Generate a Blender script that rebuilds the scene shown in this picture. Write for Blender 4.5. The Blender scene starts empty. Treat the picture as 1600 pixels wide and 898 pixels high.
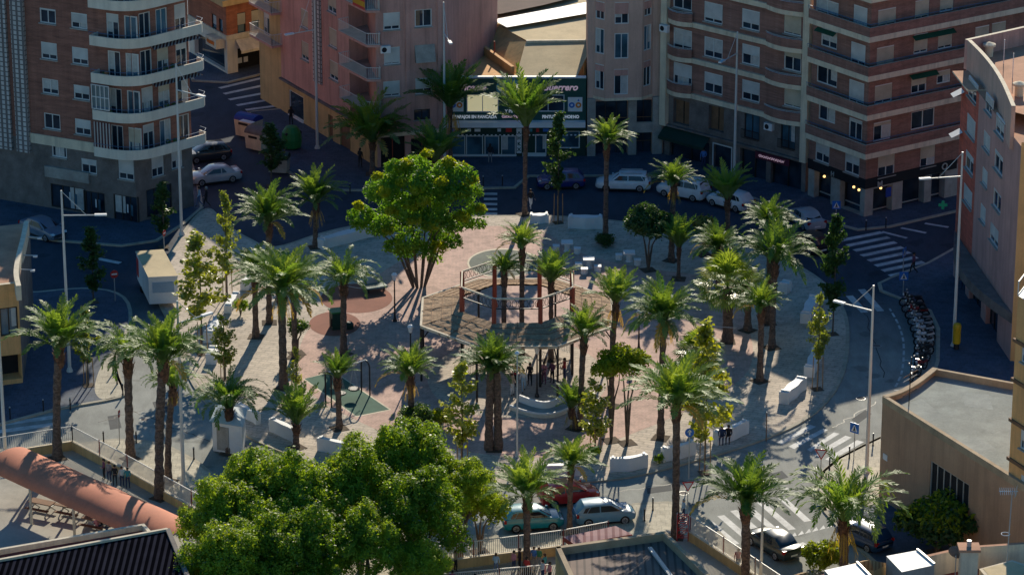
import bpy, bmesh, math, random
import numpy as np
from mathutils import Vector, Matrix

random.seed(11)
RS = np.random.RandomState(5)
R = math.radians
SC = bpy.context.scene
COL = SC.collection

# ---------------------------------------------------------------- camera
F_PX, PITCH, DIST = 5500.0, R(20.3), 268.0
CAMY, CAMZ = -DIST * math.cos(PITCH), DIST * math.sin(PITCH)


def ray(px, py):
    x = (px - 800) / F_PX
    y = -(py - 449) / F_PX
    return Vector((x, math.cos(PITCH) + y * math.sin(PITCH), -math.sin(PITCH) + y * math.cos(PITCH)))


def G(px, py, z=0.0):
    """Survey: the point of the photograph (1600 wide) on the level z, in metres."""
    d = ray(px, py)
    t = (z - CAMZ) / d.z
    return Vector((t * d.x, CAMY + t * d.y, z))


def scr(p):
    dy, dz = p[1] - CAMY, p[2] - CAMZ
    f = dy * math.cos(PITCH) - dz * math.sin(PITCH)
    u = dy * math.sin(PITCH) + dz * math.cos(PITCH)
    return (800 + F_PX * p[0] / f, 449 - F_PX * u / f)


def HT(px, py, ty):
    """Height of something whose foot is at (px, py) and whose top is at row ty."""
    g = G(px, py)
    lo, hi = 0.0, 60.0
    for _ in range(40):
        m = (lo + hi) / 2
        if scr((g.x, g.y, m))[1] > ty:
            lo = m
        else:
            hi = m
    return lo


cam = bpy.data.cameras.new('camera')
cam.sensor_width = 36.0
cam.lens = 36.0 * F_PX / 1600.0
cam.clip_start = 5.0
cam.clip_end = 3000.0
camo = bpy.data.objects.new('camera', cam)
COL.objects.link(camo)
camo.location = (0, CAMY, CAMZ)
camo.rotation_euler = (math.pi / 2 - PITCH, 0, 0)
SC.camera = camo

# ---------------------------------------------------------------- light
SUN_EL, SUN_AZ = R(25.5), R(8.0)
w = bpy.data.worlds.new('World')
SC.world = w
w.use_nodes = True
nt = w.node_tree
sky = nt.nodes.new('ShaderNodeTexSky')
sky.sky_type = 'NISHITA'
sky.sun_disc = False
sky.sun_elevation = SUN_EL
sky.sun_rotation = SUN_AZ
sky.air_density = 1.0
sky.dust_density = 0.3
sky.ozone_density = 1.8
bg = nt.nodes['Background']
hs0 = nt.nodes.new('ShaderNodeHueSaturation')
hs0.inputs['Saturation'].default_value = 1.42
nt.links.new(sky.outputs[0], hs0.inputs['Color'])
nt.links.new(hs0.outputs[0], bg.inputs[0])
bg.inputs[1].default_value = 0.106
sl = bpy.data.lights.new('sun', 'SUN')
sl.energy = 5.0
sl.angle = R(0.5)
sl.color = (1.0, 0.90, 0.73)
so = bpy.data.objects.new('sun', sl)
COL.objects.link(so)
sd = Vector((math.sin(SUN_AZ) * math.cos(SUN_EL), math.cos(SUN_AZ) * math.cos(SUN_EL), math.sin(SUN_EL)))
so.rotation_euler = sd.to_track_quat('Z', 'Y').to_euler()
so.location = sd * 200
SC.view_settings.view_transform = 'Standard'
SC.view_settings.look = 'None'
SC.view_settings.exposure = 0
SC.view_settings.gamma = 1
SC.cycles.max_bounces = 6
SC.cycles.diffuse_bounces = 3
SC.cycles.transmission_bounces = 3
SC.cycles.sample_clamp_indirect = 4
try:
    SC.cycles.use_denoising = True
except Exception:
    pass


# ---------------------------------------------------------------- mesh builder
class MB:
    def __init__(self):
        self.v, self.f, self.m, self.mats = [], [], [], []

    def mi(self, mat):
        if mat not in self.mats:
            self.mats.append(mat)
        return self.mats.index(mat)

    def add(self, vs, fs, mat):
        o = len(self.v)
        k = self.mi(mat)
        self.v.extend([tuple(p) for p in vs])
        for f in fs:
            self.f.append(tuple(i + o for i in f))
            self.m.append(k)

    def quad(self, a, b, c, d, mat):
        self.add([a, b, c, d], [(0, 1, 2, 3)], mat)

    def poly(self, pts, mat):
        self.add(pts, [tuple(range(len(pts)))], mat)

    def box(self, c, s, mat, rz=0.0, mtx=None):
        x, y, z = s[0] / 2, s[1] / 2, s[2] / 2
        vs = [Vector((a, b, d)) for d in (-z, z) for a, b in ((-x, -y), (x, -y), (x, y), (-x, y))]
        if mtx is not None:
            vs = [mtx @ p for p in vs]
        elif rz:
            mm = Matrix.Rotation(rz, 3, 'Z')
            vs = [mm @ p for p in vs]
        vs = [p + Vector(c) for p in vs]
        self.add(vs, [(3, 2, 1, 0), (4, 5, 6, 7), (0, 1, 5, 4), (1, 2, 6, 5), (2, 3, 7, 6), (3, 0, 4, 7)], mat)

    def beam(self, a, b, wdt, hgt, mat, up=Vector((0, 0, 1))):
        a, b = Vector(a), Vector(b)
        d = (b - a)
        L = d.length
        if L < 1e-6:
            return
        d.normalize()
        s = d.cross(up)
        if s.length < 1e-4:
            s = d.cross(Vector((0, 1, 0)))
        s.normalize()
        u = s.cross(d)
        vs = []
        for p in (a, b):
            for i, j in ((-1, -1), (1, -1), (1, 1), (-1, 1)):
                vs.append(p + s * (i * wdt / 2) + u * (j * hgt / 2))
        self.add(vs, [(0, 1, 2, 3), (7, 6, 5, 4), (0, 4, 5, 1), (1, 5, 6, 2), (2, 6, 7, 3), (3, 7, 4, 0)], mat)

    def prism(self, poly, z0, z1, mat, top=None, bottom=True):
        n = len(poly)
        a = 0.0
        for i in range(n):
            p, q = poly[i], poly[(i + 1) % n]
            a += p[0] * q[1] - q[0] * p[1]
        if a < 0:
            poly = poly[::-1]
        vs = [(p[0], p[1], z0) for p in poly] + [(p[0], p[1], z1) for p in poly]
        fs = [(i, (i + 1) % n, n + (i + 1) % n, n + i) for i in range(n)]
        self.add(vs, fs, mat)
        self.add([(p[0], p[1], z1) for p in poly], [tuple(range(n))], top or mat)
        if bottom:
            self.add([(p[0], p[1], z0) for p in poly], [tuple(range(n))[::-1]], mat)

    def tube(self, pts, rad, mat, n=8, caps=True):
        pts = [Vector(p) for p in pts]
        if not hasattr(rad, '__len__'):
            rad = [rad] * len(pts)
        vs, prev = [], None
        for i, p in enumerate(pts):
            d = (pts[min(i + 1, len(pts) - 1)] - pts[max(i - 1, 0)]).normalized()
            if prev is None:
                s = d.cross(Vector((0, 0, 1)))
                if s.length < 1e-3:
                    s = Vector((1, 0, 0))
            else:
                s = prev - d * prev.dot(d)
            s.normalize()
            prev = s
            u = d.cross(s)
            for k in range(n):
                t = 2 * math.pi * k / n
                vs.append(p + s * (math.cos(t) * rad[i]) + u * (math.sin(t) * rad[i]))
        fs = []
        for i in range(len(pts) - 1):
            for k in range(n):
                a, b = i * n + k, i * n + (k + 1) % n
                fs.append((a, b, b + n, a + n))
        if caps:
            fs.append(tuple(range(n))[::-1])
            fs.append(tuple(range((len(pts) - 1) * n, len(pts) * n)))
        self.add(vs, fs, mat)

    def lathe(self, prof, mat, c=(0, 0, 0), n=16):
        vs, fs = [], []
        for r, z in prof:
            for k in range(n):
                t = 2 * math.pi * k / n
                vs.append((c[0] + r * math.cos(t), c[1] + r * math.sin(t), c[2] + z))
        for i in range(len(prof) - 1):
            for k in range(n):
                a, b = i * n + k, i * n + (k + 1) % n
                fs.append((a, b, b + n, a + n))
        fs.append(tuple(range(n))[::-1])
        fs.append(tuple(range((len(prof) - 1) * n, len(prof) * n)))
        self.add(vs, fs, mat)

    def ball(self, c, r, mat, n=10, sq=(1, 1, 1)):
        prof = []
        for i in range(1, n):
            t = math.pi * i / n
            prof.append((math.sin(t), -math.cos(t)))
        vs, fs = [], []
        for a, z in prof:
            for k in range(n):
                t = 2 * math.pi * k / n
                vs.append((c[0] + r * sq[0] * a * math.cos(t), c[1] + r * sq[1] * a * math.sin(t), c[2] + r * sq[2] * z))
        for i in range(len(prof) - 1):
            for k in range(n):
                p, q = i * n + k, i * n + (k + 1) % n
                fs.append((p, q, q + n, p + n))
        fs.append(tuple(range(n))[::-1])
        fs.append(tuple(range((len(prof) - 1) * n, len(prof) * n)))
        self.add(vs, fs, mat)

    def mesh(self, name, off=(0, 0, 0), smooth=False):
        me = bpy.data.meshes.new(name)
        ox, oy, oz = off
        me.from_pydata([(p[0] - ox, p[1] - oy, p[2] - oz) for p in self.v], [], self.f)
        for mt in self.mats:
            me.materials.append(mt)
        me.polygons.foreach_set('material_index', self.m)
        if smooth:
            me.polygons.foreach_set('use_smooth', [True] * len(self.f))
        me.update()
        return me

    def build(self, name, parent=None, smooth=False, local=False):
        """One mesh object. With a parent, vertices are given in world metres unless local."""
        off = (0, 0, 0)
        if parent is not None and not local:
            off = wloc(parent)
        o = bpy.data.objects.new(name, self.mesh(name, off, smooth))
        COL.objects.link(o)
        if parent is not None:
            o.parent = parent
        return o


def wloc(o):
    l = Vector((0, 0, 0))
    while o is not None:
        l += o.location
        o = o.parent
    return l


def tag(o, label, cat=None, group=None, kind=None):
    if label:
        o['label'] = label
    if cat:
        o['category'] = cat
    if group:
        o['group'] = group
    if kind:
        o['kind'] = kind
    return o


def thing(name, loc, label, cat, group=None, rz=0.0):
    o = bpy.data.objects.new(name, None)
    COL.objects.link(o)
    o.empty_display_size = 0.3
    o.location = loc
    o.rotation_euler = (0, 0, rz)
    return tag(o, label, cat, group)


def place(name, me, parent, loc=(0, 0, 0), rz=0.0, label=None):
    o = bpy.data.objects.new(name, me)
    COL.objects.link(o)
    o.parent = parent
    o.location = loc
    o.rotation_euler = (0, 0, rz)
    if label:
        o['label'] = label
    return o


def dup(root, loc, rz, label=None, group=None, scale=None):
    def rec(src, par):
        c = src.copy()
        COL.objects.link(c)
        if par is not None:
            c.parent = par
        for ch in list(src.children):
            rec(ch, c)
        return c
    r = rec(root, None)
    r.location = loc
    r.rotation_euler = (0, 0, rz)
    if scale:
        r.scale = scale
    if label:
        r['label'] = label
    if group:
        r['group'] = group
    return r


def struct(mb, name, smooth=False):
    return tag(mb.build(name, smooth=smooth), None, kind='structure')


def catmull(pts, n=6, closed=True):
    out = []
    N = len(pts)
    rng = range(N) if closed else range(N - 1)
    for i in rng:
        p0 = pts[(i - 1) % N] if closed or i > 0 else pts[i]
        p1, p2 = pts[i], pts[(i + 1) % N]
        p3 = pts[(i + 2) % N] if closed or i + 2 < N else p2
        for k in range(n):
            t = k / n
            out.append(tuple(0.5 * ((2 * p1[j]) + (-p0[j] + p2[j]) * t + (2 * p0[j] - 5 * p1[j] + 4 * p2[j] - p3[j]) * t * t
                                    + (-p0[j] + 3 * p1[j] - 3 * p2[j] + p3[j]) * t ** 3) for j in range(2)))
    if not closed:
        out.append(tuple(pts[-1][:2]))
    return out


def gp(*pp, z=0.0):
    return [tuple(G(a, b, z)[:2]) for a, b in pp]


def offset_line(pts, d):
    """Open polyline moved sideways by d (positive: to the right of its direction)."""
    P = [Vector((p[0], p[1])) for p in pts]
    out = []
    for i in range(len(P)):
        ns = []
        if i > 0:
            t = (P[i] - P[i - 1]).normalized()
            ns.append(Vector((t.y, -t.x)))
        if i < len(P) - 1:
            t = (P[i + 1] - P[i]).normalized()
            ns.append(Vector((t.y, -t.x)))
        n = sum(ns, Vector((0, 0))).normalized()
        k = d / max(0.3, n.dot(ns[0]))
        q = P[i] + n * k
        out.append((q.x, q.y))
    return out


def strip(mb, pts, th, z0, z1, mat, top=None):
    """A wall of thickness th along an open polyline; its outer face is the line, it thickens to the left."""
    inner = offset_line(pts, -th)
    n = len(pts)
    for i in range(n - 1):
        a, b, c, d = pts[i], pts[i + 1], inner[i + 1], inner[i]
        mb.quad((a[0], a[1], z0), (b[0], b[1], z0), (b[0], b[1], z1), (a[0], a[1], z1), mat)
        mb.quad((c[0], c[1], z0), (d[0], d[1], z0), (d[0], d[1], z1), (c[0], c[1], z1), mat)
        mb.quad((a[0], a[1], z1), (b[0], b[1], z1), (c[0], c[1], z1), (d[0], d[1], z1), top or mat)
        mb.quad((d[0], d[1], z0), (c[0], c[1], z0), (b[0], b[1], z0), (a[0], a[1], z0), mat)
    for i, s in ((0, 1), (n - 1, -1)):
        a, d = pts[i], inner[i]
        q = [(d[0], d[1], z0), (a[0], a[1], z0), (a[0], a[1], z1), (d[0], d[1], z1)]
        mb.poly(q if s > 0 else q[::-1], mat)


# ---------------------------------------------------------------- materials
def _mat(name):
    m = bpy.data.materials.new(name)
    m.use_nodes = True
    return m, m.node_tree, m.node_tree.nodes['Principled BSDF']


def lnk(t, a, b):
    t.links.new(a, b)


def noise(t, vec, scale, detail=4.0, rough=0.55):
    n = t.nodes.new('ShaderNodeTexNoise')
    n.inputs['Scale'].default_value = scale
    n.inputs['Detail'].default_value = detail
    n.inputs['Roughness'].default_value = rough
    if vec is not None:
        lnk(t, vec, n.inputs['Vector'])
    return n.outputs['Fac']


def ramp(t, fac, stops):
    n = t.nodes.new('ShaderNodeValToRGB')
    el = n.color_ramp.elements
    while len(el) < len(stops):
        el.new(0.5)
    for e, (p, c) in zip(el, stops):
        e.position = p
        e.color = (c[0], c[1], c[2], 1) if hasattr(c, '__len__') else (c, c, c, 1)
    lnk(t, fac, n.inputs['Fac'])
    return n.outputs['Color']


def mix(t, a, b, fac, mode='MIX'):
    n = t.nodes.new('ShaderNodeMix')
    n.data_type = 'RGBA'
    n.blend_type = mode
    for s, x in ((n.inputs[0], fac), (n.inputs[6], a), (n.inputs[7], b)):
        if hasattr(x, 'is_linked'):
            lnk(t, x, s)
        elif hasattr(x, '__len__'):
            s.default_value = (x[0], x[1], x[2], 1)
        else:
            s.default_value = x
    return n.outputs[2]


def pos(t, sx=1, sy=1, sz=1):
    g = t.nodes.new('ShaderNodeNewGeometry')
    m = t.nodes.new('ShaderNodeMapping')
    m.inputs['Scale'].default_value = (sx, sy, sz)
    lnk(t, g.outputs['Position'], m.inputs['Vector'])
    return m.outputs[0]


def bump(t, p, h, strength=0.3, dist=0.05):
    b = t.nodes.new('ShaderNodeBump')
    b.inputs['Strength'].default_value = strength
    b.inputs['Distance'].default_value = dist
    lnk(t, h, b.inputs['Height'])
    lnk(t, b.outputs[0], p.inputs['Normal'])


def plain(name, c, rough=0.75, var=0.18, scale=0.6, metal=0.0, fine=9.0, dirt=0.0, bmp=0.0, spec=0.4, streak=False):
    """Weathered painted or mineral surface: colour with two sizes of noise, optional dark run marks."""
    m, t, p = _mat(name)
    v = pos(t)
    a = noise(t, v, scale, 5)
    b = noise(t, v, fine, 3)
    lo = [x * (1 - var) for x in c]
    hi = [min(1, x * (1 + var)) for x in c]
    col = ramp(t, a, [(0.28, lo), (0.72, hi)])
    col = mix(t, col, ramp(t, b, [(0.3, 1 - var * 0.7), (0.7, 1.0)]), 1.0, 'MULTIPLY')
    if dirt:
        s = noise(t, pos(t, 1.6, 1.6, 0.12 if streak else 1.0), 1.1 if streak else 0.35, 6, 0.7)
        col = mix(t, col, ramp(t, s, [(0.45, 1.0), (0.72, 1.0 - dirt)]), 1.0, 'MULTIPLY')
    lnk(t, col, p.inputs['Base Color'])
    p.inputs['Roughness'].default_value = rough
    p.inputs['Metallic'].default_value = metal
    p.inputs['Specular IOR Level'].default_value = spec
    if bmp:
        bump(t, p, b, bmp, 0.03)
    return m


def bricks(name, c, dark):
    m, t, p = _mat(name)
    g = t.nodes.new('ShaderNodeNewGeometry')
    sx = t.nodes.new('ShaderNodeSeparateXYZ')
    lnk(t, g.outputs['Position'], sx.inputs[0])
    ad = t.nodes.new('ShaderNodeMath')
    lnk(t, sx.outputs[0], ad.inputs[0])
    lnk(t, sx.outputs[1], ad.inputs[1])
    cx = t.nodes.new('ShaderNodeCombineXYZ')
    lnk(t, ad.outputs[0], cx.inputs[0])
    lnk(t, sx.outputs[2], cx.inputs[1])
    b = t.nodes.new('ShaderNodeTexBrick')
    lnk(t, cx.outputs[0], b.inputs['Vector'])
    b.inputs['Scale'].default_value = 1.0
    b.inputs['Brick Width'].default_value = 0.34
    b.inputs['Row Height'].default_value = 0.11
    b.inputs['Mortar Size'].default_value = 0.012
    b.inputs['Color1'].default_value = (*c, 1)
    b.inputs['Color2'].default_value = (*dark, 1)
    b.inputs['Mortar'].default_value = (*[x * 0.9 + 0.03 for x in c], 1)
    s = noise(t, pos(t, 0.5, 0.5, 3.0), 0.9, 5, 0.65)
    col = mix(t, b.outputs['Color'], ramp(t, s, [(0.3, 0.72), (0.7, 1.18)]), 1.0, 'MULTIPLY')
    s2 = noise(t, pos(t, 1.2, 1.2, 0.1), 1.2, 5, 0.65)
    col = mix(t, col, ramp(t, s2, [(0.42, 1.0), (0.75, 0.7)]), 1.0, 'MULTIPLY')
    lnk(t, col, p.inputs['Base Color'])
    p.inputs['Roughness'].default_value = 0.85
    bump(t, p, b.outputs['Fac'], -0.2, 0.01)
    return m


def paving(name, c, c2, bw, bh, mortar=0.05, rot=0.0, patch=0.25):
    m, t, p = _mat(name)
    g = t.nodes.new('ShaderNodeNewGeometry')
    mp = t.nodes.new('ShaderNodeMapping')
    mp.inputs['Rotation'].default_value = (0, 0, rot)
    lnk(t, g.outputs['Position'], mp.inputs['Vector'])
    b = t.nodes.new('ShaderNodeTexBrick')
    lnk(t, mp.outputs[0], b.inputs['Vector'])
    b.inputs['Scale'].default_value = 1.0
    b.inputs['Brick Width'].default_value = bw
    b.inputs['Row Height'].default_value = bh
    b.inputs['Mortar Size'].default_value = mortar
    b.inputs['Color1'].default_value = (*c, 1)
    b.inputs['Color2'].default_value = (*c2, 1)
    b.inputs['Mortar'].default_value = (*[x * 0.74 for x in c], 1)
    v = pos(t)
    a = noise(t, v, 0.16, 6, 0.6)
    col = mix(t, b.outputs['Color'], ramp(t, a, [(0.3, 1 - patch), (0.7, 1.08)]), 1.0, 'MULTIPLY')
    e = noise(t, v, 1.3, 6, 0.7)
    col = mix(t, col, ramp(t, e, [(0.36, 0.74), (0.56, 1.02)]), 1.0, 'MULTIPLY')
    f = noise(t, v, 7.0, 3, 0.6)
    col = mix(t, col, ramp(t, f, [(0.3, 0.88), (0.7, 1.06)]), 1.0, 'MULTIPLY')
    lnk(t, col, p.inputs['Base Color'])
    p.inputs['Roughness'].default_value = 0.8
    p.inputs['Specular IOR Level'].default_value = 0.3
    return m


def asphalt(name, c, cshade):
    """Worn asphalt with sun and shade put into its colour: pale south, dark blue north."""
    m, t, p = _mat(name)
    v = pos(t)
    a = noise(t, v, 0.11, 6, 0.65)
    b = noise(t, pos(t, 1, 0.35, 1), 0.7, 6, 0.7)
    sun_tone = ramp(t, a, [(0.3, [x * 0.78 for x in c]), (0.7, [x * 1.2 for x in c])])
    new = ramp(t, a, [(0.3, [x * 0.8 for x in cshade]), (0.7, [x * 1.2 for x in cshade])])  # tone of the northern road, building shade painted in
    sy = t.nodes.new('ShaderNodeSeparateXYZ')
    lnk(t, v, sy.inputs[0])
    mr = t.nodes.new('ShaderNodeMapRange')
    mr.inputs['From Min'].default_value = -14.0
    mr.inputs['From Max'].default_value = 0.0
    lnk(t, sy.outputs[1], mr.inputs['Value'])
    col = mix(t, sun_tone, new, mr.outputs[0])  # blends painted sun tone into painted shade tone going north
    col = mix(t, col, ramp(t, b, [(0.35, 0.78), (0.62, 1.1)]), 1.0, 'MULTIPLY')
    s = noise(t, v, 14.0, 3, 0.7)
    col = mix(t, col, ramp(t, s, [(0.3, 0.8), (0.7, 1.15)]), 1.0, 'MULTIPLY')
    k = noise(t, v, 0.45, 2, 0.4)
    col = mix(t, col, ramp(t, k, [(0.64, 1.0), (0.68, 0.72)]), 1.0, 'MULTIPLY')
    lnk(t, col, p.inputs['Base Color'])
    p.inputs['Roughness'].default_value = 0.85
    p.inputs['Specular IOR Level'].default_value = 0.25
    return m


def leafmat(name, c, c2, trans=0.4, rough=0.45, spec=0.4, scale=0.9):
    """Thin leaves: light comes through them as well as off them."""
    m, t, p = _mat(name)
    a = noise(t, pos(t), scale, 4, 0.6)
    oi = t.nodes.new('ShaderNodeObjectInfo')
    col = ramp(t, a, [(0.3, c), (0.7, c2)])
    hs = t.nodes.new('ShaderNodeHueSaturation')
    mr = t.nodes.new('ShaderNodeMapRange')
    lnk(t, oi.outputs['Random'], mr.inputs['Value'])
    mr.inputs['To Min'].default_value = 0.8
    mr.inputs['To Max'].default_value = 1.2
    lnk(t, mr.outputs[0], hs.inputs['Value'])
    mr2 = t.nodes.new('ShaderNodeMapRange')
    lnk(t, oi.outputs['Random'], mr2.inputs['Value'])
    mr2.inputs['To Min'].default_value = 0.513
    mr2.inputs['To Max'].default_value = 0.487
    lnk(t, mr2.outputs[0], hs.inputs['Hue'])
    lnk(t, col, hs.inputs['Color'])
    lnk(t, hs.outputs[0], p.inputs['Base Color'])
    p.inputs['Roughness'].default_value = rough
    p.inputs['Specular IOR Level'].default_value = spec
    tr = t.nodes.new('ShaderNodeBsdfTranslucent')
    tc = mix(t, hs.outputs[0], (2.5, 2.3, 0.8), 1.0, 'MULTIPLY')
    lnk(t, tc, tr.inputs['Color'])
    ms = t.nodes.new('ShaderNodeMixShader')
    ms.inputs[0].default_value = trans
    lnk(t, p.outputs[0], ms.inputs[1])
    lnk(t, tr.outputs[0], ms.inputs[2])
    lnk(t, ms.outputs[0], t.nodes['Material Output'].inputs[0])
    return m


def lined(name, c, c2, freq, axis='z', width=0.3, rough=0.6, metal=0.0):
    """Slats or corrugation: thin darker lines every 1/freq metres along an axis."""
    m, t, p = _mat(name)
    g = t.nodes.new('ShaderNodeTexCoord')
    sx = t.nodes.new('ShaderNodeSeparateXYZ')
    lnk(t, g.outputs['Object'], sx.inputs[0])
    mu = t.nodes.new('ShaderNodeMath')
    mu.operation = 'MULTIPLY'
    lnk(t, sx.outputs['xyz'.index(axis)], mu.inputs[0])
    mu.inputs[1].default_value = freq
    fr = t.nodes.new('ShaderNodeMath')
    fr.operation = 'FRACT'
    lnk(t, mu.outputs[0], fr.inputs[0])
    col = ramp(t, fr.outputs[0], [(width, c2), (min(0.99, width + 0.12), c)])
    a = noise(t, pos(t), 0.8, 5)
    col = mix(t, col, ramp(t, a, [(0.3, 0.8), (0.7, 1.1)]), 1.0, 'MULTIPLY')
    lnk(t, col, p.inputs['Base Color'])
    p.inputs['Roughness'].default_value = max(rough, .7)
    p.inputs['Specular IOR Level'].default_value = 0.1 if c[0] > .1 else 0.0
    p.inputs['Metallic'].default_value = metal
    bump(t, p, fr.outputs[0], 0.3, 0.02)
    return m


def glassmat(name, c=(0.012, 0.02, 0.03), rough=0.06):
    m, t, p = _mat(name)
    a = noise(t, pos(t), 0.55, 2)
    col = ramp(t, a, [(0.35, c), (0.7, [x * 3.0 + 0.004 for x in c])])
    lnk(t, col, p.inputs['Base Color'])
    p.inputs['Roughness'].default_value = rough
    p.inputs['Specular IOR Level'].default_value = 0.6
    return m


def glow(name, c, s):
    m, t, p = _mat(name)
    p.inputs['Base Color'].default_value = (*c, 1)
    p.inputs['Emission Color'].default_value = (*c, 1)
    p.inputs['Emission Strength'].default_value = s
    return m


def paint(name, c, coat=0.6):
    m, t, p = _mat(name)
    a = noise(t, pos(t), 1.4, 4)
    col = ramp(t, a, [(0.3, [x * 0.86 for x in c]), (0.7, [min(1, x * 1.08) for x in c])])
    lnk(t, col, p.inputs['Base Color'])
    p.inputs['Roughness'].default_value = 0.32
    p.inputs['Coat Weight'].default_value = coat
    p.inputs['Coat Roughness'].default_value = 0.05
    return m


M = {}
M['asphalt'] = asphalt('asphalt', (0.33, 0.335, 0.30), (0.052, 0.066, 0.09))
M['roadpaint'] = plain('road_paint', (0.66, 0.66, 0.63), 0.7, 0.25, 1.6, dirt=0.35)
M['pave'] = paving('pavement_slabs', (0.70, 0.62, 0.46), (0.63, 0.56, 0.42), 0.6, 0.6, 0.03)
M['paveshade'] = paving('pavement_shade', (0.10, 0.13, 0.18), (0.085, 0.112, 0.155), 0.5, 0.5, 0.03)  # shade of the buildings put into this blue-dark slab colour
M['plaza'] = paving('plaza_slabs', (0.74, 0.61, 0.475), (0.66, 0.545, 0.42), 0.9, 0.4, 0.05, R(20))
M['pink'] = paving('pink_pavers', (0.77, 0.49, 0.385), (0.70, 0.44, 0.35), 0.4, 0.2, 0.02, R(45))
M['redrub'] = plain('red_rubber', (0.34, 0.13, 0.085), 0.9, 0.2, 0.5)
M['greenmat'] = plain('green_rubber', (0.075, 0.165, 0.115), 0.9, 0.22, 0.7, dirt=0.2)
M['kerb'] = plain('kerb_stone', (0.46, 0.41, 0.31), 0.85, 0.2, 1.5)
M['yard'] = plain('yard_concrete', (0.48, 0.44, 0.36), 0.9, 0.16, 0.25, dirt=0.25)
M['soil'] = plain('soil', (0.12, 0.085, 0.055), 0.95, 0.35, 2.0)
M['brickA'] = bricks('brick_red_brown', (0.37, 0.155, 0.105), (0.27, 0.115, 0.08))
M['brickF'] = bricks('brick_brown', (0.35, 0.175, 0.13), (0.27, 0.135, 0.10))
M['brickB'] = bricks('brick_orange', (0.50, 0.17, 0.08), (0.40, 0.13, 0.065))
M['brickH'] = bricks('brick_dark_red', (0.72, 0.155, 0.09), (0.60, 0.13, 0.08))
M['cream'] = plain('cream_band', (0.80, 0.68, 0.49), 0.8, 0.12, 0.8, dirt=0.3, streak=True)
M['white'] = plain('white_render', (0.82, 0.74, 0.60), 0.75, 0.10, 0.7, dirt=0.18, streak=True)
M['bright'] = plain('white_paint', (0.80, 0.80, 0.78), 0.55, 0.06, 0.8, dirt=0.12)
M['pinkwall'] = plain('pink_render', (0.66, 0.36, 0.295), 0.85, 0.14, 0.4, dirt=0.32, streak=True)
M['greige'] = plain('mauve_render', (0.68, 0.44, 0.34), 0.85, 0.12, 0.5, dirt=0.25, streak=True)
M['beige'] = plain('beige_render', (0.36, 0.25, 0.19), 0.85, 0.12, 0.4, dirt=0.25, streak=True)
M['tan'] = plain('tan_render', (0.86, 0.46, 0.18), 0.85, 0.14, 0.4, dirt=0.28, streak=True)
M['tanlight'] = plain('tan_roof', (0.68, 0.53, 0.30), 0.85, 0.14, 0.35, dirt=0.2)
M['ochre'] = plain('ochre_wall', (0.66, 0.45, 0.20), 0.85, 0.15, 0.5, dirt=0.3, streak=True)
M['brownwall'] = plain('brown_render', (0.54, 0.33, 0.20), 0.9, 0.14, 0.35, dirt=0.25, streak=True)
M['stone'] = plain('grey_stone', (0.215, 0.185, 0.165), 0.85, 0.28, 1.1, dirt=0.3)
M['stoneb'] = plain('pale_stone', (0.42, 0.39, 0.34), 0.85, 0.2, 1.3, dirt=0.25)
M['terra'] = plain('terracotta_roof', (0.62, 0.33, 0.20), 0.9, 0.18, 0.6, dirt=0.25)
M['maroon'] = plain('maroon_coping', (0.24, 0.06, 0.05), 0.8, 0.2, 1.0)
M['greyroof'] = plain('grey_roof', (0.32, 0.345, 0.305), 0.9, 0.22, 0.35, dirt=0.3, streak=False)
M['darkroof'] = lined('dark_sheet_roof', (0.25, 0.175, 0.14), (0.13, 0.095, 0.08), 2.2, 'x', 0.25)
M['solar'] = lined('ribbed_dark_roof', (0.030, 0.030, 0.042), (0.004, 0.004, 0.006), 2.6, 'x', 0.5, 0.55)
M['brownroof'] = plain('brown_roof', (0.15, 0.105, 0.085), 0.9, 0.2, 0.5)
M['lattice'] = None
M['dark'] = plain('dark_void', (0.014, 0.015, 0.018), 0.8, 0.3, 0.6)
M['glass'] = glassmat('window_glass')
M['glassb'] = glassmat('blue_glass', (0.028, 0.065, 0.09), 0.1)
M['shutter'] = lined('roller_shutter', (0.68, 0.68, 0.64), (0.52, 0.52, 0.49), 18.0, 'z', 0.3)
M['shutterc'] = lined('cream_shutter', (0.60, 0.53, 0.40), (0.46, 0.41, 0.31), 18.0, 'z', 0.3)
M['frame'] = plain('white_frame', (0.70, 0.70, 0.67), 0.5, 0.06)
M['fdark'] = plain('dark_frame', (0.03, 0.025, 0.022), 0.5, 0.2)
M['metal'] = plain('galvanised', (0.50, 0.50, 0.47), 0.45, 0.1, metal=0.3)
M['pole'] = plain('pole_paint', (0.66, 0.65, 0.60), 0.45, 0.08)
M['black'] = plain('black_iron', (0.02, 0.02, 0.022), 0.5, 0.2)
M['rust'] = plain('red_oxide', (0.42, 0.085, 0.045), 0.7, 0.2)
M['railw'] = plain('white_railing', (0.72, 0.69, 0.62), 0.5, 0.1)
M['railblue'] = plain('blue_railing', (0.05, 0.13, 0.26), 0.5, 0.15)
M['wood'] = plain('weathered_wood', (0.24, 0.13, 0.07), 0.8, 0.25, 1.5)
M['pine'] = plain('pine_stake', (0.40, 0.23, 0.10), 0.8, 0.2, 1.5)
M['green'] = plain('green_paint', (0.02, 0.20, 0.05), 0.5, 0.15)
M['dkgreen'] = plain('dark_green_paint', (0.008, 0.045, 0.032), 0.55, 0.2)
M['teal'] = plain('teal_sign', (0.008, 0.080, 0.066), 0.5, 0.12)
M['cyan'] = plain('cyan_oval', (0.05, 0.30, 0.36), 0.5, 0.1)
M['signblue'] = plain('sign_blue', (0.02, 0.16, 0.55), 0.4, 0.08)
M['navy'] = plain('navy_plastic', (0.015, 0.05, 0.30), 0.5, 0.12)
M['red'] = plain('sign_red', (0.55, 0.03, 0.03), 0.4, 0.08)
M['orange'] = plain('orange_sign', (0.72, 0.22, 0.03), 0.5, 0.1)
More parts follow.
